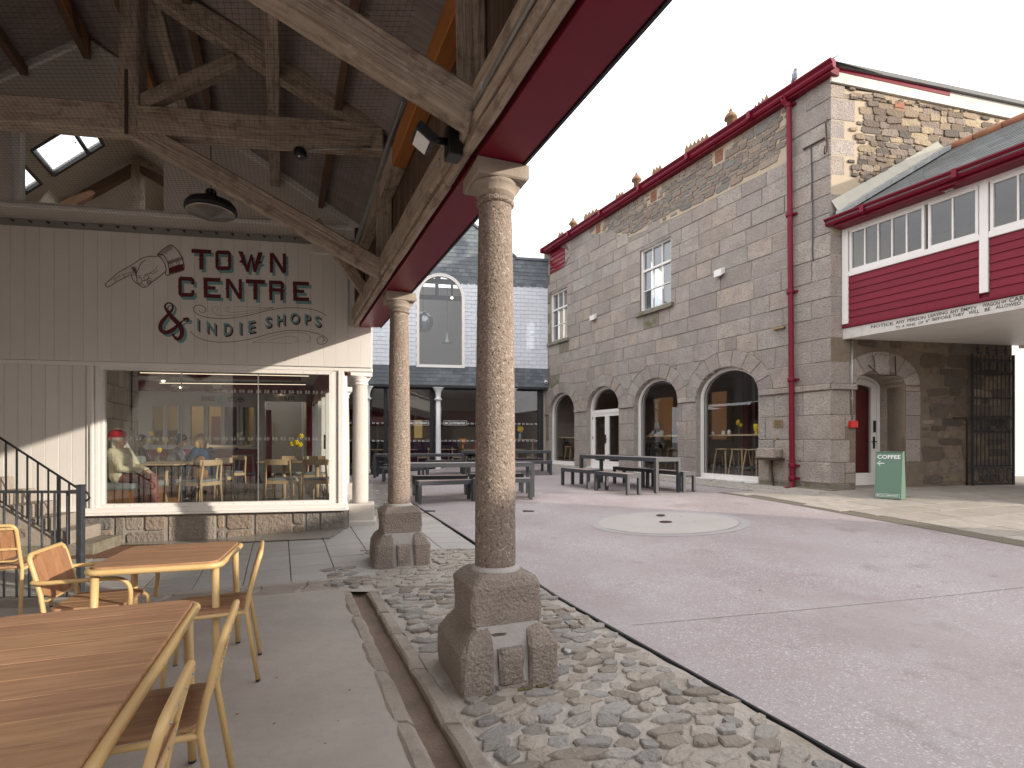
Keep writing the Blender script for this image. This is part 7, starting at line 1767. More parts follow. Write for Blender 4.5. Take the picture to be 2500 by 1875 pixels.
# bench by the stone wall
bn = thing('upholstered_bench', 'wooden bench with grey padded seat and back by the stone wall', 'bench', (-6.2, 8.5, ZF))
R_ = Matrix.Rotation(rad(2), 3, 'Z'); BO = Vector((-6.42, 8.42, 0)); LB = lambda a, b, c: BO+R_ @ Vector((a, b, 0))+Vector((0, 0, ZF+c))
MB().box(-.12, .55, -.28, 1.0, .0, .36, LB).build('base', 'oakdark', bn, bevel=.006); MB().box(-.05, .58, -.28, 1.0, .362, .46, LB).build('seat_cushion', 'cushion', bn, bevel=.03); MB().box(-.14, .0, -.28, 1.0, .47, .86, LB).build('back_cushion', 'cushion', bn, bevel=.04)
# flowers, bag
def flowers(p, lab, n=3, vase='glassware', h=.22, col='yellow_fl', big=1, name='flower_vase', seedn=1, vh=.12):
    t = thing(name, lab, 'flowers', tuple(p)); rn = random.Random(seedn)
    MB().lathe([(.022*big, 0), (.028*big, .02), (.018*big, vh*.7), (.014*big, vh)], p, 12).build('vase', vase, t)
    for i in range(n):
        a = rn.uniform(0, 6.28); e = p+Vector((cos(a)*.05*big*rn.uniform(.3, 1.3), sin(a)*.05*big*rn.uniform(.3, 1), h*rn.uniform(.7, 1.15)))
        MB().tube([p+Vector((0, 0, vh*.5)), e], .003, 4).build('stem', 'green_fl', t); m = MB()
        for k in range(6):
            b = 2*pi*k/6; c = e+Vector((cos(b)*.02*big, -.004, sin(b)*.02*big)); m.ball(c, .014*big, 6, 4, (1, .4, 1))
        m.ball(e+Vector((0, -.014, 0)), .010*big, 6, 4); m.build('flower', col, t)
mt['glassware'] = glassmat('clear_glassware', (.92, .95, .94), 1, 0, .04)
tz = ZF+.74
flowers(Vector((P_(1648, 10.1), 10.1, tz)), 'tall daffodils in a glass on the left of the two small oak tables', 3, h=.42, seedn=2, big=1.5)
flowers(Vector((P_(1722, 10.2), 10.2, tz)), 'single daffodil in a glass nearer the red post', 1, h=.42, seedn=5, big=1.5)
flowers(Vector((P_(590, 9.2), 9.2, tz)), 'faint daffodil in a glass on the table before the red beret', 1, h=.30, seedn=7, big=1.4)
flowers(Vector((P_(672, 9.9), 9.9, tz)), 'daffodil in a glass on the table beside the grey jumper', 1, h=.36, seedn=9, big=1.4)
flowers(Vector((-7.9, 11.6, tz)), 'branches with daffodils behind the dark-haired person', 4, h=.5, seedn=4, big=1.3)
SR = lambda u, off: FR.hit(u, 1100, off)[0]
flowers(FR(SR(1804, -.75), -.75, 1.70), 'daffodils in a glass on the shelf in the arched window nearest the downpipe', 4, h=.32, seedn=3, big=1.5)
p = FR(SR(1847, -.72), -.72, 1.70); yc = thing('yellow_cup', 'bright yellow face-shaped cup on the shelf at the right of the nearest arched window', 'cup', tuple(p))
MB().lathe([(.055, 0), (.06, .01), (.03, .04), (.03, .06), (.065, .10), (.075, .19), (.07, .26), (.062, .26)], p, 16).build('body', 'yellow_fl', yc); MB().ball(p+Vector(( -.06, -.03, .18)), .016, 6, 5).build('nose', 'yellow_fl', yc)
for s, h, mm, lab in ((SR(1741, -.72), .09, 'paper', 'small decorated cup at the left of the shelf in the nearest arched window'), (SR(1766, -.72), .10, 'paper', 'left of two jars on the shelf in the nearest arched window'), (SR(1780, -.72), .11, 'white', 'right of two jars on the shelf in the nearest arched window')):
    p = FR(s, -.72, 1.70); j = thing('jar', lab, 'jar', tuple(p)); MB().lathe([(.04, 0), (.045, .01), (.045, h-.02), (.035, h)], p, 14).build('body', mm, j); MB().lathe([(.036, h), (.036, h+.02)], p, 14).build('lid', 'galv', j)
# window shelves and stools in the granite building
SR = lambda u, off: FR.hit(u, 1100, off)[0]
for (a, b, nn, lab) in ((2.0, 4.6, -.72, 'oak window shelf in the arched window nearest the downpipe'), (4.75, 7.3, -.72, 'oak window shelf before the woman in the pale jumper'), (10.3, 11.88, -.72, 'oak window shelf in the farthest arched window')):
    t = thing('window_shelf', lab, 'shelf', tuple(FR((a+b)/2, nn, 1.66)), group='oak shelves behind the arched windows'); MB().box(a, b, nn-.25, nn+.22, 1.66, 1.70, FR).build('top', 'oak', t); MB().bar(FR(a, nn+.05, .86), FR(b, nn+.05, .86), .04, .05).build('foot_rail', 'anthracite', t)
    for s in (a+.25, b-.25): MB().box(s-.03, s+.03, nn-.03, nn+.03, .56, 1.66, FR).build('leg', 'anthracite', t)
ang = atan2(FR.e.y, FR.e.x)
for s, lab in ((SR(1768, -.72), 'oak bar stool at the left of the nearest arched window'), (SR(1808, -.72), 'oak bar stool in the middle of the nearest arched window'), (SR(1842, -.72), 'oak bar stool at the right of the nearest arched window'), (SR(1612, -1.25), 'oak bar stool under the woman in the pale jumper'), (SR(1640, -1.25)-.15, 'oak bar stool right of the woman in the pale jumper'), (10.4, 'oak bar stool right of centre in the farthest arched window'), (11.1, 'oak bar stool at the left of the farthest arched window')):
    p = FR(s, -1.25 if 'woman' in lab or 'jumper' in lab else -.72, .56); put('ostool', stool_proto, tuple(p), ang, lab, 'oak bar stools behind the arched windows')
# cafe furniture behind the dark shopfront
rn = random.Random(12)
for k, (s, nn) in enumerate(((1.0, -1.5), (2.9, -1.6), (3.9, -1.8), (5.6, -1.6), (6.9, -1.7))):
    w_ = ('by the blue vase', 'beside the red coat', 'behind the middle white post', 'left of the middle white post', 'farthest left')[k]
    put('table', oak_table_proto, tuple(FS(s, nn, .46)), 0, 'oak table in the dark shopfront '+w_, 'oak tables behind the shopfront')
    for d_, q in ((-.62, 90), (.62, -90)): put('chair', oak_chair_proto, tuple(FS(s+d_, nn, .46)), rad(q+10+180*0), 'oak chair at the %s of the shopfront table %s' % ('right' if d_ < 0 else 'left', w_), 'oak chairs behind the shopfront')
flowers(FS(.95, -1.1, 1.62), 'blue vase of daffodils on a high table by the dark corner mullion', 7, 'blue_vase', .42, seedn=8, big=2.2, vh=.26)
ht = thing('high_table', 'high oak table with the blue vase behind the dark shopfront', 'table', tuple(FS(.95, -1.1, .46))); MB().box(.3, 1.5, -1.35, -.85, 1.58, 1.62, FS).build('top', 'oak', ht)
for s in (.4, 1.4): MB().box(s-.03, s+.03, -1.14, -1.06, .46, 1.58, FS).build('leg', 'oak', ht)
flowers(FS(3.35, -1.2, 1.20), 'mixed bunch of orange and yellow flowers behind the shopfront by the white post', 8, 'orange_fl', .42, 'orange_fl', 1.7, seedn=11, vh=.2)

# ================================================================ PEOPLE
def person(label, loc, rz, seat=.45, lean=.06, hands=None, top='grey_top', legs='jeans', shoes='tub', hair='darkhair', style='short', hat=None, knee=.44, foot=.0, head_turn=0, scarf=None, bulk=1.0, name='person'):
    t = thing(name, label, 'person', loc, rz, local=True)
    h = seat; L_ = lean
    hands = hands or [(-.16, .34, h+.16), (.16, .34, h+.16)]
    pel = Vector((0, 0, h+.10)); ch = Vector((0, L_*.45, h+.36)); nk = Vector((0, L_*.8, h+.53)); hd = Vector((0, L_+.015, h+.665))
    sh_ = [Vector((s*.165, L_*.7, h+.475)) for s in (-1, 1)]
    def limb(m, pts, rs, seg=10):
        pts = [Vector(p) for p in pts]; m.tube(pts, rs, seg)
        for p, r in zip(pts, rs): m.ball(p, r*1.0, seg, 6)
    def fin(m, name, mat, vox, sm=4):
        o = m.build(name, mat, t, fix=False)
        r = o.modifiers.new('skin', 'REMESH'); r.mode = 'VOXEL'; r.voxel_size = vox; r.use_smooth_shade = True
        s = o.modifiers.new('smooth', 'SMOOTH'); s.factor = .5; s.iterations = sm; return o
    body = MB(); limb(body, [pel, (0, L_*.2, h+.22), ch, nk+Vector((0, 0, -.03)), nk+Vector((0, .005, .04))], [.11, .10, .12, .06, .052])
    body.ball(hd+Vector((0, .0, .015)), .088, 14, 10, (.86, 1.05, 1.12)); body.ball(hd+Vector((0, .03, -.055)), .055, 10, 8, (.95, 1, .9))
    body.ball(hd+Vector((0, .102, -.012)), .014, 6, 5, (.8, 1.2, 1.4))
    for s in (-1, 1): body.ball(hd+Vector((s*.078, .0, -.005)), .018, 6, 5, (.5, .8, 1.4))
    elbows = []
    for s, S, H in zip((-1, 1), sh_, hands):
        H = Vector(H); mid = (S+H)/2+Vector((s*.09, -.05, -.10)); elbows.append(mid)
        limb(body, [S, mid, H], [.045, .038, .026]); d = (H-mid).normalized(); sd = d.cross(Vector((0, 0, 1))).normalized()
        body.ball(H+d*.035, .034, 8, 6, (1, 1, .7))
        for k in range(4): limb(body, [H+d*.05+sd*(.011*(k-1.5)*1.6), H+d*(.085-.004*abs(k-1.2))+sd*(.011*(k-1.5)*1.7)+Vector((0, 0, -.010)), H+d*(.105-.006*abs(k-1.2))+sd*(.011*(k-1.5)*1.7)+Vector((0, 0, -.026))], [.0085, .008, .007], 6)
        limb(body, [H+d*.01-sd*s*.03, H+d*.045-sd*s*.045+Vector((0, 0, -.008)), H+d*.065-sd*s*.04+Vector((0, 0, -.02))], [.011, .010, .008], 6)
    for s in (-1, 1): limb(body, [(s*.09, 0, h+.08), (s*.11, knee, h+.05), (s*.12, knee+foot, .10)], [.07, .055, .035])
    fin(body, 'body', 'skin', .009, 3)
    m = MB(); limb(m, [pel+Vector((0, .01, -.02)), (0, L_*.2, h+.20), ch, nk+Vector((0, 0, -.045))], [.148*bulk, .142*bulk, .145*bulk, .075])
    m.ball(ch+Vector((-.06, .0, .02)), .12*bulk, 10, 8); m.ball(ch+Vector((.06, .0, .02)), .12*bulk, 10, 8)
    m.ball(pel+Vector((-.07, .02, 0)), .13*bulk, 10, 8); m.ball(pel+Vector((.07, .02, 0)), .13*bulk, 10, 8)
    for S, E_l, H in zip(sh_, elbows, hands):
        H = Vector(H); limb(m, [S+Vector((0, 0, -.01)), (S+E_l)/2, E_l, H+(E_l-H)*.12], [.072*bulk, .064*bulk, .056*bulk, .042*bulk])
    fin(m, 'top', top, .012)
    m = MB(); limb(m, [pel+Vector((0, 0, -.03)), pel+Vector((0, .05, -.03))], [.14, .13])
    for s in (-1, 1): limb(m, [(s*.085, .02, h+.06), (s*.10, knee*.5, h+.065), (s*.11, knee, h+.045), (s*.115, knee+foot*.6, h*.5), (s*.12, knee+foot, .13)], [.10, .095, .082, .075, .062])
    fin(m, 'trousers', legs, .013)
    for s in (-1, 1):
        m = MB(); limb(m, [(s*.12, knee+foot-.04, .06), (s*.12, knee+foot+.05, .05), (s*.125, knee+foot+.15, .035)], [.05, .045, .033]); fin(m, 'shoe', shoes, .011, 2)
    m = MB(); e = MB()
    for s in (-1, 1): e.ball(hd+Vector((s*.032, .085, .018)), .009, 8, 6)
    e.build('eyes', 'darkhair', t, fix=False); e = MB(); e.ball(hd+Vector((0, .093, -.052)), .012, 8, 5, (1.9, .5, .5)); e.build('lips', 'red_wall', t, fix=False)
    if style == 'bob':
        m.ball(hd+Vector((0, -.022, .035)), .108, 14, 10, (.98, 1.0, 1.0))
        for s in (-1, 1): limb(m, [hd+Vector((s*.075, .0, .03)), hd+Vector((s*.09, -.005, -.06)), hd+Vector((s*.085, -.01, -.13))], [.045, .048, .03])
        limb(m, [hd+Vector((0, -.06, .0)), hd+Vector((0, -.075, -.13))], [.085, .06]); m.ball(hd+Vector((0, .06, .085)), .045, 8, 6, (1.5, .7, .6))
    else: m.ball(hd+Vector((0, -.02, .035)), .100, 14, 10, (.95, 1.0, .98)); limb(m, [hd+Vector((0, -.05, 0)), hd+Vector((0, -.06, -.06))], [.07, .045])
    fin(m, 'hair', hair, .010, 3)
    if hat == 'beret':
        m = MB(); m.ball(hd+Vector((0, -.035, .085)), .125, 18, 10, (.98, 1.0, .66)); m.ball(hd+Vector((0, -.085, .055)), .10, 14, 8, (1.0, .9, .75)); m.lathe([(.095, -.02), (.10, .02), (.09, .04)], hd+Vector((0, -.01, .05)), 16); o = fin(m, 'beret', 'beret', .010, 4)
    if hat == 'cap': m = MB(); m.ball(hd+Vector((0, -.005, .06)), .106, 14, 8, (.95, 1.05, .85)); m.ball(hd+Vector((0, -.13, .06)), .06, 10, 6, (1, 1.1, .16)); fin(m, 'cap', 'dark_cloth', .009, 2)
    if hat == 'dark': m = MB(); m.ball(hd+Vector((0, -.01, .06)), .115, 14, 8, (1, 1.1, .7)); fin(m, 'hat', 'dark_cloth', .010, 2)
    if scarf: m = MB(); limb(m, [nk+Vector((-.06, .03, .0)), nk+Vector((0, .075, -.03)), nk+Vector((.06, .03, .0)), nk+Vector((0, -.05, .02)), nk+Vector((-.06, .03, 0))], [.04]*5); limb(m, [nk+Vector((.01, .09, -.04)), nk+Vector((.02, .13, -.16)), nk+Vector((.015, .14, -.28))], [.042, .04, .03]); fin(m, 'scarf', scarf, .011, 2)
    return t
person('woman in a red beret, cream coat and patterned trousers on the padded bench', (-6.24, 8.50, ZF), rad(-86), .47, -.03, [(-.10, .34, .64), (.08, .36, .63)], 'cream_knit', 'pattern', 'tub', 'greyhair', 'short', 'beret', .42, .04, bulk=1.12)
for k in range(4): pass
person('fair-haired woman in a blue coat leaning forward at a cafe table', (P_(985, 10.15), 10.15, ZF), rad(72), .46, .22, [(-.10, .44, .80), (.14, .42, .80)], 'blue_coat', 'jeans', 'dark_cloth', 'blond', 'bob', None, .42, .12, bulk=1.1)
person('person in a grey jumper and dark cap facing the fair-haired woman', (P_(700, 11.0), 11.0, ZF), rad(-62), .46, .14, [(-.14, .40, .80), (.12, .40, .80)], 'grey_top', 'jeans', 'dark_cloth', 'darkhair', 'short', 'cap')
person('person in dark clothes and dark hat at the back, behind the red beret', (P_(415, 11.2), 11.2, ZF), rad(-70), .46, .08, None, 'dark_cloth', 'dark_cloth', 'dark_cloth', 'darkhair', 'short', 'dark')
mt['scarf'] = M('patterned_scarf', (.08, .09, .11), .9, layers=[('n', 30, (.5, .47, .42), .5, .6, .8)])
fa = atan2(FR.n.y, FR.n.x)-pi/2
person('woman with grey hair, pale jumper and patterned scarf behind the arched window', tuple(FR(SR(1610, -1.05), -1.05, .82)), fa+rad(6), .52, .10, [(-.10, .36, .96-.06), (.10, .36, .96-.06)], 'white_top', 'dark_cloth', 'tub', 'greyhair', 'bob', None, .40, .02, scarf='scarf', bulk=1.08)
person('person in dark clothes and jeans partly hidden by the pier beside the arched window', tuple(FR(SR(1657, -1.0), -1.0, .82)), fa+rad(70), .52, .06, None, 'dark_cloth', 'jeans', 'tub', 'greyhair', 'short', None, .40, .05)
person('person in a red coat sitting behind the dark shopfront', tuple(FS(2.62, -1.5, .46)), rad(70), .45, .1, None, 'red_coat', 'dark_cloth', 'tub', 'darkhair', 'bob')
person('person at a table far left behind the dark shopfront', tuple(FS(7.35, -2.0, .46)), rad(200), .45, .1, None, 'jeans', 'dark_cloth', 'tub', 'darkhair', 'short')
# bag on the chair, papers and cups
bg_ = thing('leather_bag', 'tan leather bag with a thin strap on the oak chair near the glass', 'bag', (P_(893, 9.0), 9.0, ZF+.5)); c0 = Vector((P_(905, 8.92), 8.92, ZF+.66))
m = MB(); m.ball(c0, .15, 14, 10, (.75, .6, 1.25)); m.ball(c0+Vector((.02, 0, -.09)), .14, 12, 8, (.9, .65, .8)); m.ball(c0+Vector((.03, 0, .15)), .07, 10, 8, (1, .6, .8)); o = m.build('body', 'leather', bg_); r = o.modifiers.new('r', 'REMESH'); r.mode = 'VOXEL'; r.voxel_size = .012; r.use_smooth_shade = True
MB().tube(smooth_pts([c0+Vector((-.06, -.07, .16)), c0+Vector((-.12, -.09, -.05)), c0+Vector((-.14, -.10, -.25)), c0+Vector((-.08, -.10, -.40)), c0+Vector((-.02, -.09, -.28))], 4), .005, 5).build('strap', 'leather', bg_)
pp = thing('magazine', 'white and red magazine on the window shelf beside the woman in the pale jumper', 'magazine', tuple(FR(5.3, -.8, 1.70))); m = MB(); m.box(5.22, 5.60, -.92, -.70, 1.701, 1.712, FR); m.build('pages', 'paper', pp); MB().box(5.25, 5.45, -.90, -.75, 1.7121, 1.716, FR).build('cover', 'redplastic', pp)
cp = thing('tea_cup', 'cup between the hands of the woman in the pale jumper', 'cup', tuple(FR(5.72, -.82, 1.70))); MB().lathe([(.025, 0), (.035, .03), (.04, .08)], FR(5.72, -.82, 1.70), 14).build('body', 'terracotta', cp)
# ================================================================ TEAK AND YELLOW METAL FURNITURE UNDER THE HALL
def rrect(w_, l_, r, n=6):
    P = []
    for cx, cy, a0 in ((w_/2-r, l_/2-r, 0), (-w_/2+r, l_/2-r, pi/2), (-w_/2+r, -l_/2+r, pi), (w_/2-r, -l_/2+r, 3*pi/2)):
        P += [(cx+r*cos(a0+pi/2*i/n), cy+r*sin(a0+pi/2*i/n)) for i in range(n+1)]
    return P
def plank_local(name, par, poly, z0, z1, mat='teak', axis='x', T=lambda a, b, c: Vector((a, b, c)), ch=.003):
    """plank whose own x axis follows the grain"""
    cx = sum(p[0] for p in poly)/len(poly); cy = sum(p[1] for p in poly)/len(poly)
    R = 0 if axis == 'x' else pi/2; m = MB(); k = len(poly)
    Lp = [((p[0]-cx)*cos(-R)-(p[1]-cy)*sin(-R), (p[0]-cx)*sin(-R)+(p[1]-cy)*cos(-R)) for p in poly]; ip = inset(Lp, ch)
    m.add([(a, b, z0) for a, b in Lp]+[(a, b, z1-ch) for a, b in Lp]+[(a, b, z1) for a, b in ip], [tuple(range(k))[::-1]]+[(r*k+i, r*k+(i+1) % k, r*k+k+(i+1) % k, r*k+k+i) for r in (0, 1) for i in range(k)]+[tuple(range(2*k, 3*k))])
    o = m.build(name, mat, None); o.parent = par; o.location = (cx, cy, 0); o.rotation_euler = (0, 0, R); return o
def band(w_, l_, r, y0, y1):                 # part of a rounded rectangle between two y values
    def half(y):
        if abs(y) > l_/2-r: t = abs(y)-(l_/2-r); return w_/2-r+sqrt(max(0, r*r-t*t))
        return w_/2
    ys = sorted({y0, y1}|{y for y in [s*(l_/2-r+r*sin(pi/2*i/6)) for s in (-1, 1) for i in range(7)] if y0 < y < y1})
    R_ = [(half(y), y) for y in ys]; return R_+[(-a, b) for a, b in R_[::-1]]
def teak_table(label, loc, rz, w_, l_, n, group):
    t = thing('teak_table', label, 'table', loc, rz, local=True, group=group); r = .075
    ys = lin(-l_/2+.012, l_/2-.012, n)
    for a, b in zip(ys, ys[1:]): plank_local('plank', t, band(w_-.03, l_-.03, r-.012, a+.0014, b-.0014), .722, .744, ch=.0006)
    MB().box(-w_/2+.04, w_/2-.04, -l_/2+.04, l_/2-.04, .715, .7215).build('gap_shade_panel', 'oakdark', t)  # dark sheet added below the planks to put shade in their gaps
    MB().tube([(a, b, .716) for a, b in rrect(w_, l_, r, 8)], .019, 12, closed=True).build('rim', 'yellow', t)
    for sx in (-1, 1):
        for sy in (-1, 1):
            a, b = sx*(w_/2-.035), sy*(l_/2-.06)
            MB().tube([(a, b, .71), (a+sx*.006, b+sy*.012, .35), (a+sx*.014, b+sy*.024, .012)], [.0215, .020, .017], 12).build('leg', 'yellow', t)
            MB().lathe([(.016, 0), (.018, .012)], (a+sx*.014, b+sy*.024, 0), 10).build('foot_cap', 'blackplastic', t)
    m = MB(); m.bar((-w_/2+.02, 0, .70), (w_/2-.02, 0, .70), .03, .02); m.build('cross_bar', 'yellow', t); return t
def teak_chair(name, arms=False):
    t = thing(name, 'x', 'chair', (0, 0, 0), local=True); r = .0135
    back = lambda x, z: Vector((x, -.205-.085*((z-.44)/.36)**1.25 if z > .44 else -.205-.065*(1-z/.44), z))
    L_ = [Vector((-.225, -.27, .012)), back(-.212, .44), back(-.205, .55), back(-.205, .70)]
    top = [back(-.205+.045*(1-cos(a)), .745+.045*sin(a)) for a in lin(0, pi/2, 5)]
    left = L_+top; path = left+[Vector((-p.x, p.y, p.z)) for p in left[::-1]]
    MB().tube(path, r, 10).build('back_frame', 'yellow', t)
    # lower loop of the back
    lp = [back(-.205, .56), back(-.195, .515), back(-.165, .50), back(.165, .50), back(.195, .515), back(.205, .56)]
    MB().tube(lp, .008, 8).build('back_rail', 'yellow', t)
    for z in (.765, .60):
        m = MB(); m.bar(back(-.20, z)+Vector((0, -.012, 0)), back(.20, z)+Vector((0, -.012, 0)), .004, .018, (0, 0, 1)); m.build('back_rail', 'yellow', t)
        m = MB()
        for k in range(4): m.ball(back(-.155+.103*k, z)+Vector((0, -.015, 0)), .005, 6, 4)
        m.build('screw', 'galv', t, fix=False)
    # vertical back slats
    n = 4; xs = lin(-.188, .188, n)
    for a, b in zip(xs, xs[1:]):
        P = []; 
        for z in lin(.515, .775, 6):
            e = .03*max(0, 1-(z-.515)/.03) if False else 0
            P.append(z)
        zt0 = .785-(.03 if a < -.18 else 0); zt1 = .785-(.03 if b > .18 else 0); zb0 = .512+(.03 if a < -.18 else 0); zb1 = .512+(.03 if b > .18 else 0)
        m = MB(); N_ = 5; V = []
        for i in range(N_+1):
            for x, zb_, zt_ in ((a+.0015, zb0, zt0), (b-.0015, zb1, zt1)):
                z = zb_+(zt_-zb_)*i/N_; p = back(x, z); V += [p+Vector((0, .0, 0)), p+Vector((0, .013, 0))]
        fs = []
        for i in range(N_):
            k = i*4; fs += [(k, k+2, k+6, k+4), (k+1, k+5, k+7, k+3), (k, k+4, k+5, k+1), (k+2, k+3, k+7, k+6)]
        fs += [(0, 1, 3, 2), (N_*4, N_*4+2, N_*4+3, N_*4+1)]
        m.add(V, fs); o = m.build('back_slat', 'teak_v', t)
    # seat slats, front to back curve, running side to side... grain across
    xs2 = lin(-.20, .20, 5)
    for a, b in zip(xs2, xs2[1:]): plank_local('seat_slat', t, [(-y, x+.0) for x, y in [(p[0], p[1]) for p in band(.40, .40, .06, a+.0016, b-.0016)]], .440, .456, axis='y', ch=.002)
    # seat rail and front legs in one bent tube each side
    for s in (-1, 1):
        MB().tube([back(s*.212, .43)+Vector((0, -.0, 0)), (s*.212, .12, .430), (s*.210, .165, .425), (s*.212, .195, .40), (s*.218, .21, .30), (s*.232, .235, .012)], [r*.95, r*.95, r, r, r, r*.9], 10).build('leg', 'yellow', t)
        MB().lathe([(.013, 0), (.0145, .012)], (s*.232, .235, 0), 8).build('foot_cap', 'blackplastic', t); MB().lathe([(.013, 0), (.0145, .012)], (s*.225, -.27, 0), 8).build('foot_cap', 'blackplastic', t)
        if arms:
            MB().tube(smooth_pts([back(s*.218, .62)+Vector((s*.005, -.018, .01)), Vector((s*.245, -.19, .628)), Vector((s*.265, .0, .635)), Vector((s*.262, .16, .635)), Vector((s*.252, .225, .61)), Vector((s*.243, .25, .54)), Vector((s*.235, .238, .38))], 4), r, 10).build('arm', 'yellow', t)
    m = MB(); m.bar((-.21, .13, .428), (.21, .13, .428), .02, .012); m.bar((-.21, -.15, .428), (.21, -.15, .428), .02, .012); m.build('seat_support', 'yellow', t)
    return t
mt['teak_v'] = M('teak_slat', (.40, .205, .105), .55, stretch=(22, 22, 2.2), layers=[('n', 1.8, (.28, .13, .065), .4, .7, .8), ('n', 5, (.47, .27, .15), .55, .8, .6)], var=.14)
gT = 'teak tables under the hall'; gC = 'teak chairs with yellow frames'
def on(x, y): return (x, y, G(x, y))
teak_table('large teak table with yellow metal rim in the near left corner', on(-1.50, 1.55), rad(21.3), .75, 1.72, 11, gT)
teak_table('small square teak table with yellow legs near the railing', on(-2.23, 3.50), rad(17), .70, .72, 5, gT)
for (x, y, rz, ar, lab) in ((-1.91, 3.39, 114, 0, 'teak chair at the right side of the small square table'), (-1.385, 2.02, 112, 0, 'farther of two teak chairs at the right edge of the large table'),
                            (-1.195, 1.38, 112, 0, 'nearest teak chair, cut by the bottom of the view beside the large table'), (-2.66, 3.44, -73, 1, 'teak armchair at the left side of the small square table'),
                            (-4.17, 4.36, 20, 0, 'teak chair seen from behind at the left edge by the railing')):
    o = put('teak_arm' if ar else 'teak', (lambda: teak_chair('teak_armchair', True)) if ar else (lambda: teak_chair('teak_chair')), on(x, y), rad(rz), lab, gC)
# ================================================================ DARK METAL TABLES AND BENCHES IN THE YARD
def dark_table(label, x, y, rz, L_=2.85, w_=.70, h=.75, name='dark_table', cat='table', top='tabletop', nb=3, group='dark metal tables in the yard', lg=.075):
    t = thing(name, label, cat, on(x, y), rad(rz), local=True, group=group)
    t.location.z += .014
    m = MB(); f = .028
    for a, b, c, d in ((-L_/2, L_/2, -w_/2, -w_/2+f), (-L_/2, L_/2, w_/2-f, w_/2), (-L_/2, -L_/2+f, -w_/2+f, w_/2-f), (L_/2-f, L_/2, -w_/2+f, w_/2-f)): m.box(a, b, c, d, h-.085, h)
    m.build('frame', 'anthracite', t, bevel=.002)
    ys = lin(-w_/2+f, w_/2-f, nb)
    for a, b in zip(ys, ys[1:]): MB().box(-L_/2+f+.002, L_/2-f-.002, a+.002, b-.002, h-.018, h-.003).build('top_board', top, t)
    for sx in (-1, 1):
        for sy in (-1, 1):
            a, b = sx*(L_/2-lg/2-.001), sy*(w_/2-lg/2-.001); MB().box(a-lg/2, a+lg/2, b-lg/2, b+lg/2, .01, h-.02).build('leg', 'anthracite', t, bevel=.003)
            MB().lathe([(.018, 0), (.018, .012)], (a, b, 0), 8).build('foot', 'blackplastic', t)
    return t
def bench(label, x, y, rz, L_=1.22): return dark_table(label, x, y, rz, L_, .36, .44, 'dark_bench', 'bench', 'benchtop', 2, 'dark metal benches in the yard', .065)
dark_table('dark metal table standing before the arched windows of the granite building', 2.68, 12.55, -63.3)
bench('left bench on the near side of the table before the arched windows', 1.66, 12.98, -64.5); bench('right bench on the near side of the table before the arched windows', 2.30, 11.70, -64.5)
bench('left bench on the far side of the table before the arched windows', 2.97, 13.05, -66.5); bench('right bench on the far side of the table before the arched windows', 3.55, 11.98, -64)
dark_table('nearest long dark table, crossing behind both brown granite columns', -.98, 11.42, 8)
bench('nearest dark bench between the two brown granite columns', -1.36, 10.82, 22, 1.16); bench('near-side bench emerging right of the nearest granite column', -.20, 10.98, 4)
bench('left bench on the far side of the nearest long dark table', -1.62, 12.0, 8); bench('right bench on the far side of the nearest long dark table', -.36, 12.18, 8)
dark_table('dark table farther back on the left, before the white iron post', -2.95, 17.1, 6)
bench('near-side bench of the back left dark table, beside the second granite column', -3.25, 15.95, 6); bench('near-side bench of the back left dark table, nearer the white iron post', -1.98, 16.15, 6)
bench('left far-side bench of the back left dark table', -3.7, 17.85, 6); bench('right far-side bench of the back left dark table', -2.3, 18.0, 6)
dark_table('dark table farther back on the right, before the blue vase', -.18, 17.25, 1)
bench('near-side bench at the right end of the back right dark table', .62, 16.55, 1); bench('near-side bench at the left end of the back right dark table', -.75, 16.5, 1)
bench('far-side bench of the back right dark table, behind its right end', .45, 18.05, 1); bench('far-side bench of the back right dark table, behind its left end', -.9, 18.0, 1)
# ================================================================ GREEN SIGN BOARD
p0 = Vector((6.88, 10.12)); wd = Vector((.75, -.66)).normalized()*.42; dd = Vector((.70, .62)).normalized()*.34
zb = G(7.1, 10)+.035; ab = thing('sign_board', 'green A-shaped board reading COFFEE with a left arrow, by the lane', 'sign', (7.1, 10.1, zb))
H_ = .87; tp = .11; mid = dd*.5
def SB(a, d_, z): return Vector(((p0+wd*a+dd*d_).x, (p0+wd*a+dd*d_).y, zb+z))
for side in (0, 1):
    d0, d1 = (0, .33) if side == 0 else (1, .67); m = MB(); e = .012 if side == 0 else -.012
    m.hexa([SB(0, d0, 0), SB(1, d0, 0), SB(1, d0+e*3, 0), SB(0, d0+e*3, 0), SB(0, d1, H_), SB(1, d1, H_), SB(1, d1+e*3, H_), SB(0, d1+e*3, H_)]); m.build('panel', 'sign_green', ab, bevel=.004)
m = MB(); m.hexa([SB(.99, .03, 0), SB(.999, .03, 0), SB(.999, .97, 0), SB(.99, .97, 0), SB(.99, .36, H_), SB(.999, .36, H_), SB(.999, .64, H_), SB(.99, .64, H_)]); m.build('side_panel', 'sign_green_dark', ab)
m = MB(); m.hexa([SB(-.01, .30, H_), SB(1.01, .30, H_), SB(1.01, .70, H_), SB(-.01, .70, H_), SB(-.01, .30, H_+.012), SB(1.01, .30, H_+.012), SB(1.01, .70, H_+.012), SB(-.01, .70, H_+.012)]); m.build('top_cap', 'sign_green', ab)
class FrA:
    def __call__(s, a, n_, z): q = SB(a, .33*z/H_, z); return q+Vector((-.72, -.62, .15))*n_
fa_ = FrA(); text('COFFEE', fa_, (.07, .745), (.93, .745), .075, .004, 'white_ink', ab, True, 'board_lettering')
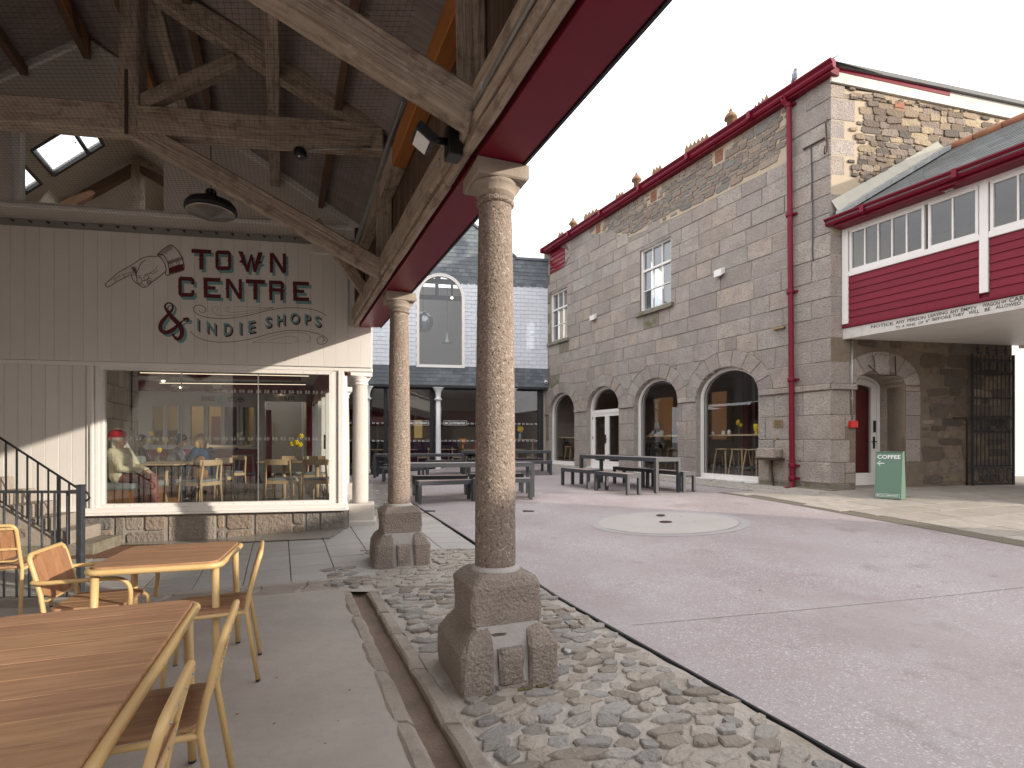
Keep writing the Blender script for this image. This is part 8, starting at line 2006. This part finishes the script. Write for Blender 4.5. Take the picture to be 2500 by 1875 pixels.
m = MB(); ribbon(m, [(.08, .66), (.34, .66)], .016, fa_, .004); ribbon(m, [(.19, .705), (.08, .66), (.19, .615)], .016, fa_, .0042); m.build('arrow', 'white_ink', ab, fix=False)
m = MB()
for a, b, c, d in ((.06, .94, .035, .04), (.06, .94, .085, .09), (.06, .068, .035, .09), (.932, .94, .035, .09), (.24, .248, .035, .09)): m.add([fa_(a, .004, c), fa_(b, .004, c), fa_(b, .004, d), fa_(a, .004, d)], [(0, 1, 2, 3)])
m.build('label_border', 'white_ink', ab, fix=False); text('88', fa_, (.10, .05), (.20, .05), .025, .004, 'white_ink', ab, True, 'board_lettering'); text('BUTTERMARKET', fa_, (.29, .052), (.89, .052), .020, .004, 'white_ink', ab, True, 'board_lettering')
# ================================================================ STAIRS AND RAILINGS ON THE LEFT
st = thing('stone_stairs', 'granite steps rising to the left beside the big window', 'stairs', (-5.9, 7.2, 0))
FSt = Fr((-5.62, 7.72), (-.984, -.177), (.177, -.984))
for k in range(6):
    a = k*.27; z0, z1 = -.1, .17*(k+1); MB().box(a, 2.4, .06, .74, max(z0, z1-.17-.02), z1, FSt).build('step', 'granite_moss' if k == 0 else 'gutter_stone', st, bevel=.012)
    rn2 = random.Random(k)
    MB().box(a+.05, 2.4, .03, .70, -.2, z1-.19, FSt).build('rubble_core', 'mortar', st) if k else None
rn = random.Random(70)
for (s, z, w_, h) in ((.55, .06, .32, .16), (.92, .10, .26, .2), (.45, .02, .2, .08), (1.25, .14, .34, .22), (.9, .33, .28, .14), (1.25, .40, .3, .16), (1.6, .3, .3, .3), (1.62, .62, .3, .18), (1.95, .2, .3, .3), (2.0, .6, .3, .3)):
    P = [(s+w_*x+rn.uniform(-.015, .015), z+h*y+rn.uniform(-.01, .01)) for x, y in ((-.42, -.5), (.4, -.5), (.5, -.3), (.5, .3), (.42, .5), (-.4, .5), (-.5, .3), (-.5, -.3))]; MB().prism(P, .70, .73+rn.uniform(0, .02), FSt, .012).build('side_stone', 'rubble_grey', st)
sr = thing('stair_railing', 'black iron handrail with plain balusters sloping down beside the steps', 'railing', (-6.2, 7.1, 0))
FS2 = Fr(tuple(FSt(0, .80, 0))[:2], FSt.e, FSt.n)
a0, z0_ = FS2.hit(5, 1072); a1, z1_ = FS2.hit(190, 1192)
rail = lambda s: z1_+(z0_-z1_)*(s-a1)/(a0-a1)
MB().tube([FS2(a0+.9, 0, rail(a0+.9)), FS2(a1, 0, z1_)]+[FS2(*q) for q in [(a1-.07, 0, z1_-.03), (a1-.12, 0, z1_-.07), (a1-.135, 0, z1_-.13), (a1-.10, 0, z1_-.165), (a1-.06, 0, z1_-.15)]], .014, 8).build('handrail', 'black', sr)
low = lambda s: rail(s)-.80
MB().tube([FS2(a0+.9, 0, low(a0+.9)), FS2(a1+.12, 0, low(a1+.12))], .010, 6).build('bottom_rail', 'black', sr)
s = a1+.10; k = 0
while s < a0+.8:
    post = k == 1
    MB().box(s-(.016 if post else .008), s+(.016 if post else .008), -.016 if post else -.008, .016 if post else .008, (-.03 if post else low(s)), rail(s), FS2).build('newel' if post else 'baluster', 'black', sr); s += .118; k += 1
fr2 = thing('iron_railing', 'worn iron railing with a square post at the edge of the concrete floor', 'railing', (-4.4, 5.0, 0))
yr = 5.0; xp = -4.05
def RL(x, d, z): return Vector((xp-x*.995, yr-x*.02+d, z))
MB().box(-.025, .025, -.025, .025, .0, 1.085, RL).build('post', 'iron', fr2, bevel=.004); MB().box(-.03, .03, -.03, .03, 1.085, 1.10, RL).build('post_cap', 'iron', fr2)
MB().box(.02, 2.2, -.010, .010, 1.02, 1.045, RL).build('top_rail', 'iron', fr2); MB().box(.02, 2.2, -.010, .010, .03, .05, RL).build('bottom_rail', 'iron', fr2); MB().box(.0, .10, -.02, .02, 1.015, 1.05, RL).build('collar', 'iron', fr2)
for k in range(18): MB().tube([RL(.125+k*.117, 0, .04), RL(.125+k*.117, 0, 1.03)], .0095, 8).build('baluster', 'iron', fr2)
# leaves and debris on the floors
rn = random.Random(99); m = MB()
for i in range(60):
    if i < 26: x, y = rn.uniform(-1.6, .1), rn.uniform(2.0, 5.0)
    else: x, y = rn.uniform(.5, 7), rn.uniform(4, 12)
    q = x+.4354*y
    if .6 < q < 2.7: continue
    z = G(x, y)+.016; r = rn.uniform(.006, .018); a = rn.uniform(0, 6.28)
    m.add([Vector((x+r*cos(a+t)*(1 if k % 2 else .5), y+r*sin(a+t)*(1 if k % 2 else .5), z+rn.uniform(0, .008))) for k, t in enumerate(lin(0, 2*pi, 5)[:-1])], [(0, 1, 2, 3, 4)])
o = m.build('leaf_litter', 'oakdark', None, fix=False); stuff(o); tag(o, 'scattered dry leaf bits and specks on the paving', 'leaf litter')
# pigeon on the gutter
s, z = FR.hit(1961, 183); p = FR(s, .28, 9.33); pg = thing('pigeon', 'pigeon perched on the red gutter near the top corner', 'bird', tuple(p))
m = MB(); m.ball(p+Vector((0, 0, .10)), .075, 12, 8, (.9, 1.0, 1.25)); m.ball(p+Vector((0, -.02, .20)), .042, 10, 8); m.ball(p+Vector((0, -.01, .155)), .045, 10, 8, (1, 1, 1.3)); m.tube([p+Vector((0, .06, .06)), p+Vector((0, .15, -.01))], [.04, .02], 8)
o = m.build('body', 'pigeon', pg); r = o.modifiers.new('r', 'REMESH'); r.mode = 'VOXEL'; r.voxel_size = .010; r.use_smooth_shade = True
MB().tube([p+Vector((0, -.055, .205)), p+Vector((0, -.085, .195))], [.009, .002], 6).build('beak', 'blackplastic', pg)
for s_ in (-1, 1): MB().tube([p+Vector((s_*.02, 0, .04)), p+Vector((s_*.02, 0, -.01))], .005, 5).build('leg', 'terracotta', pg)
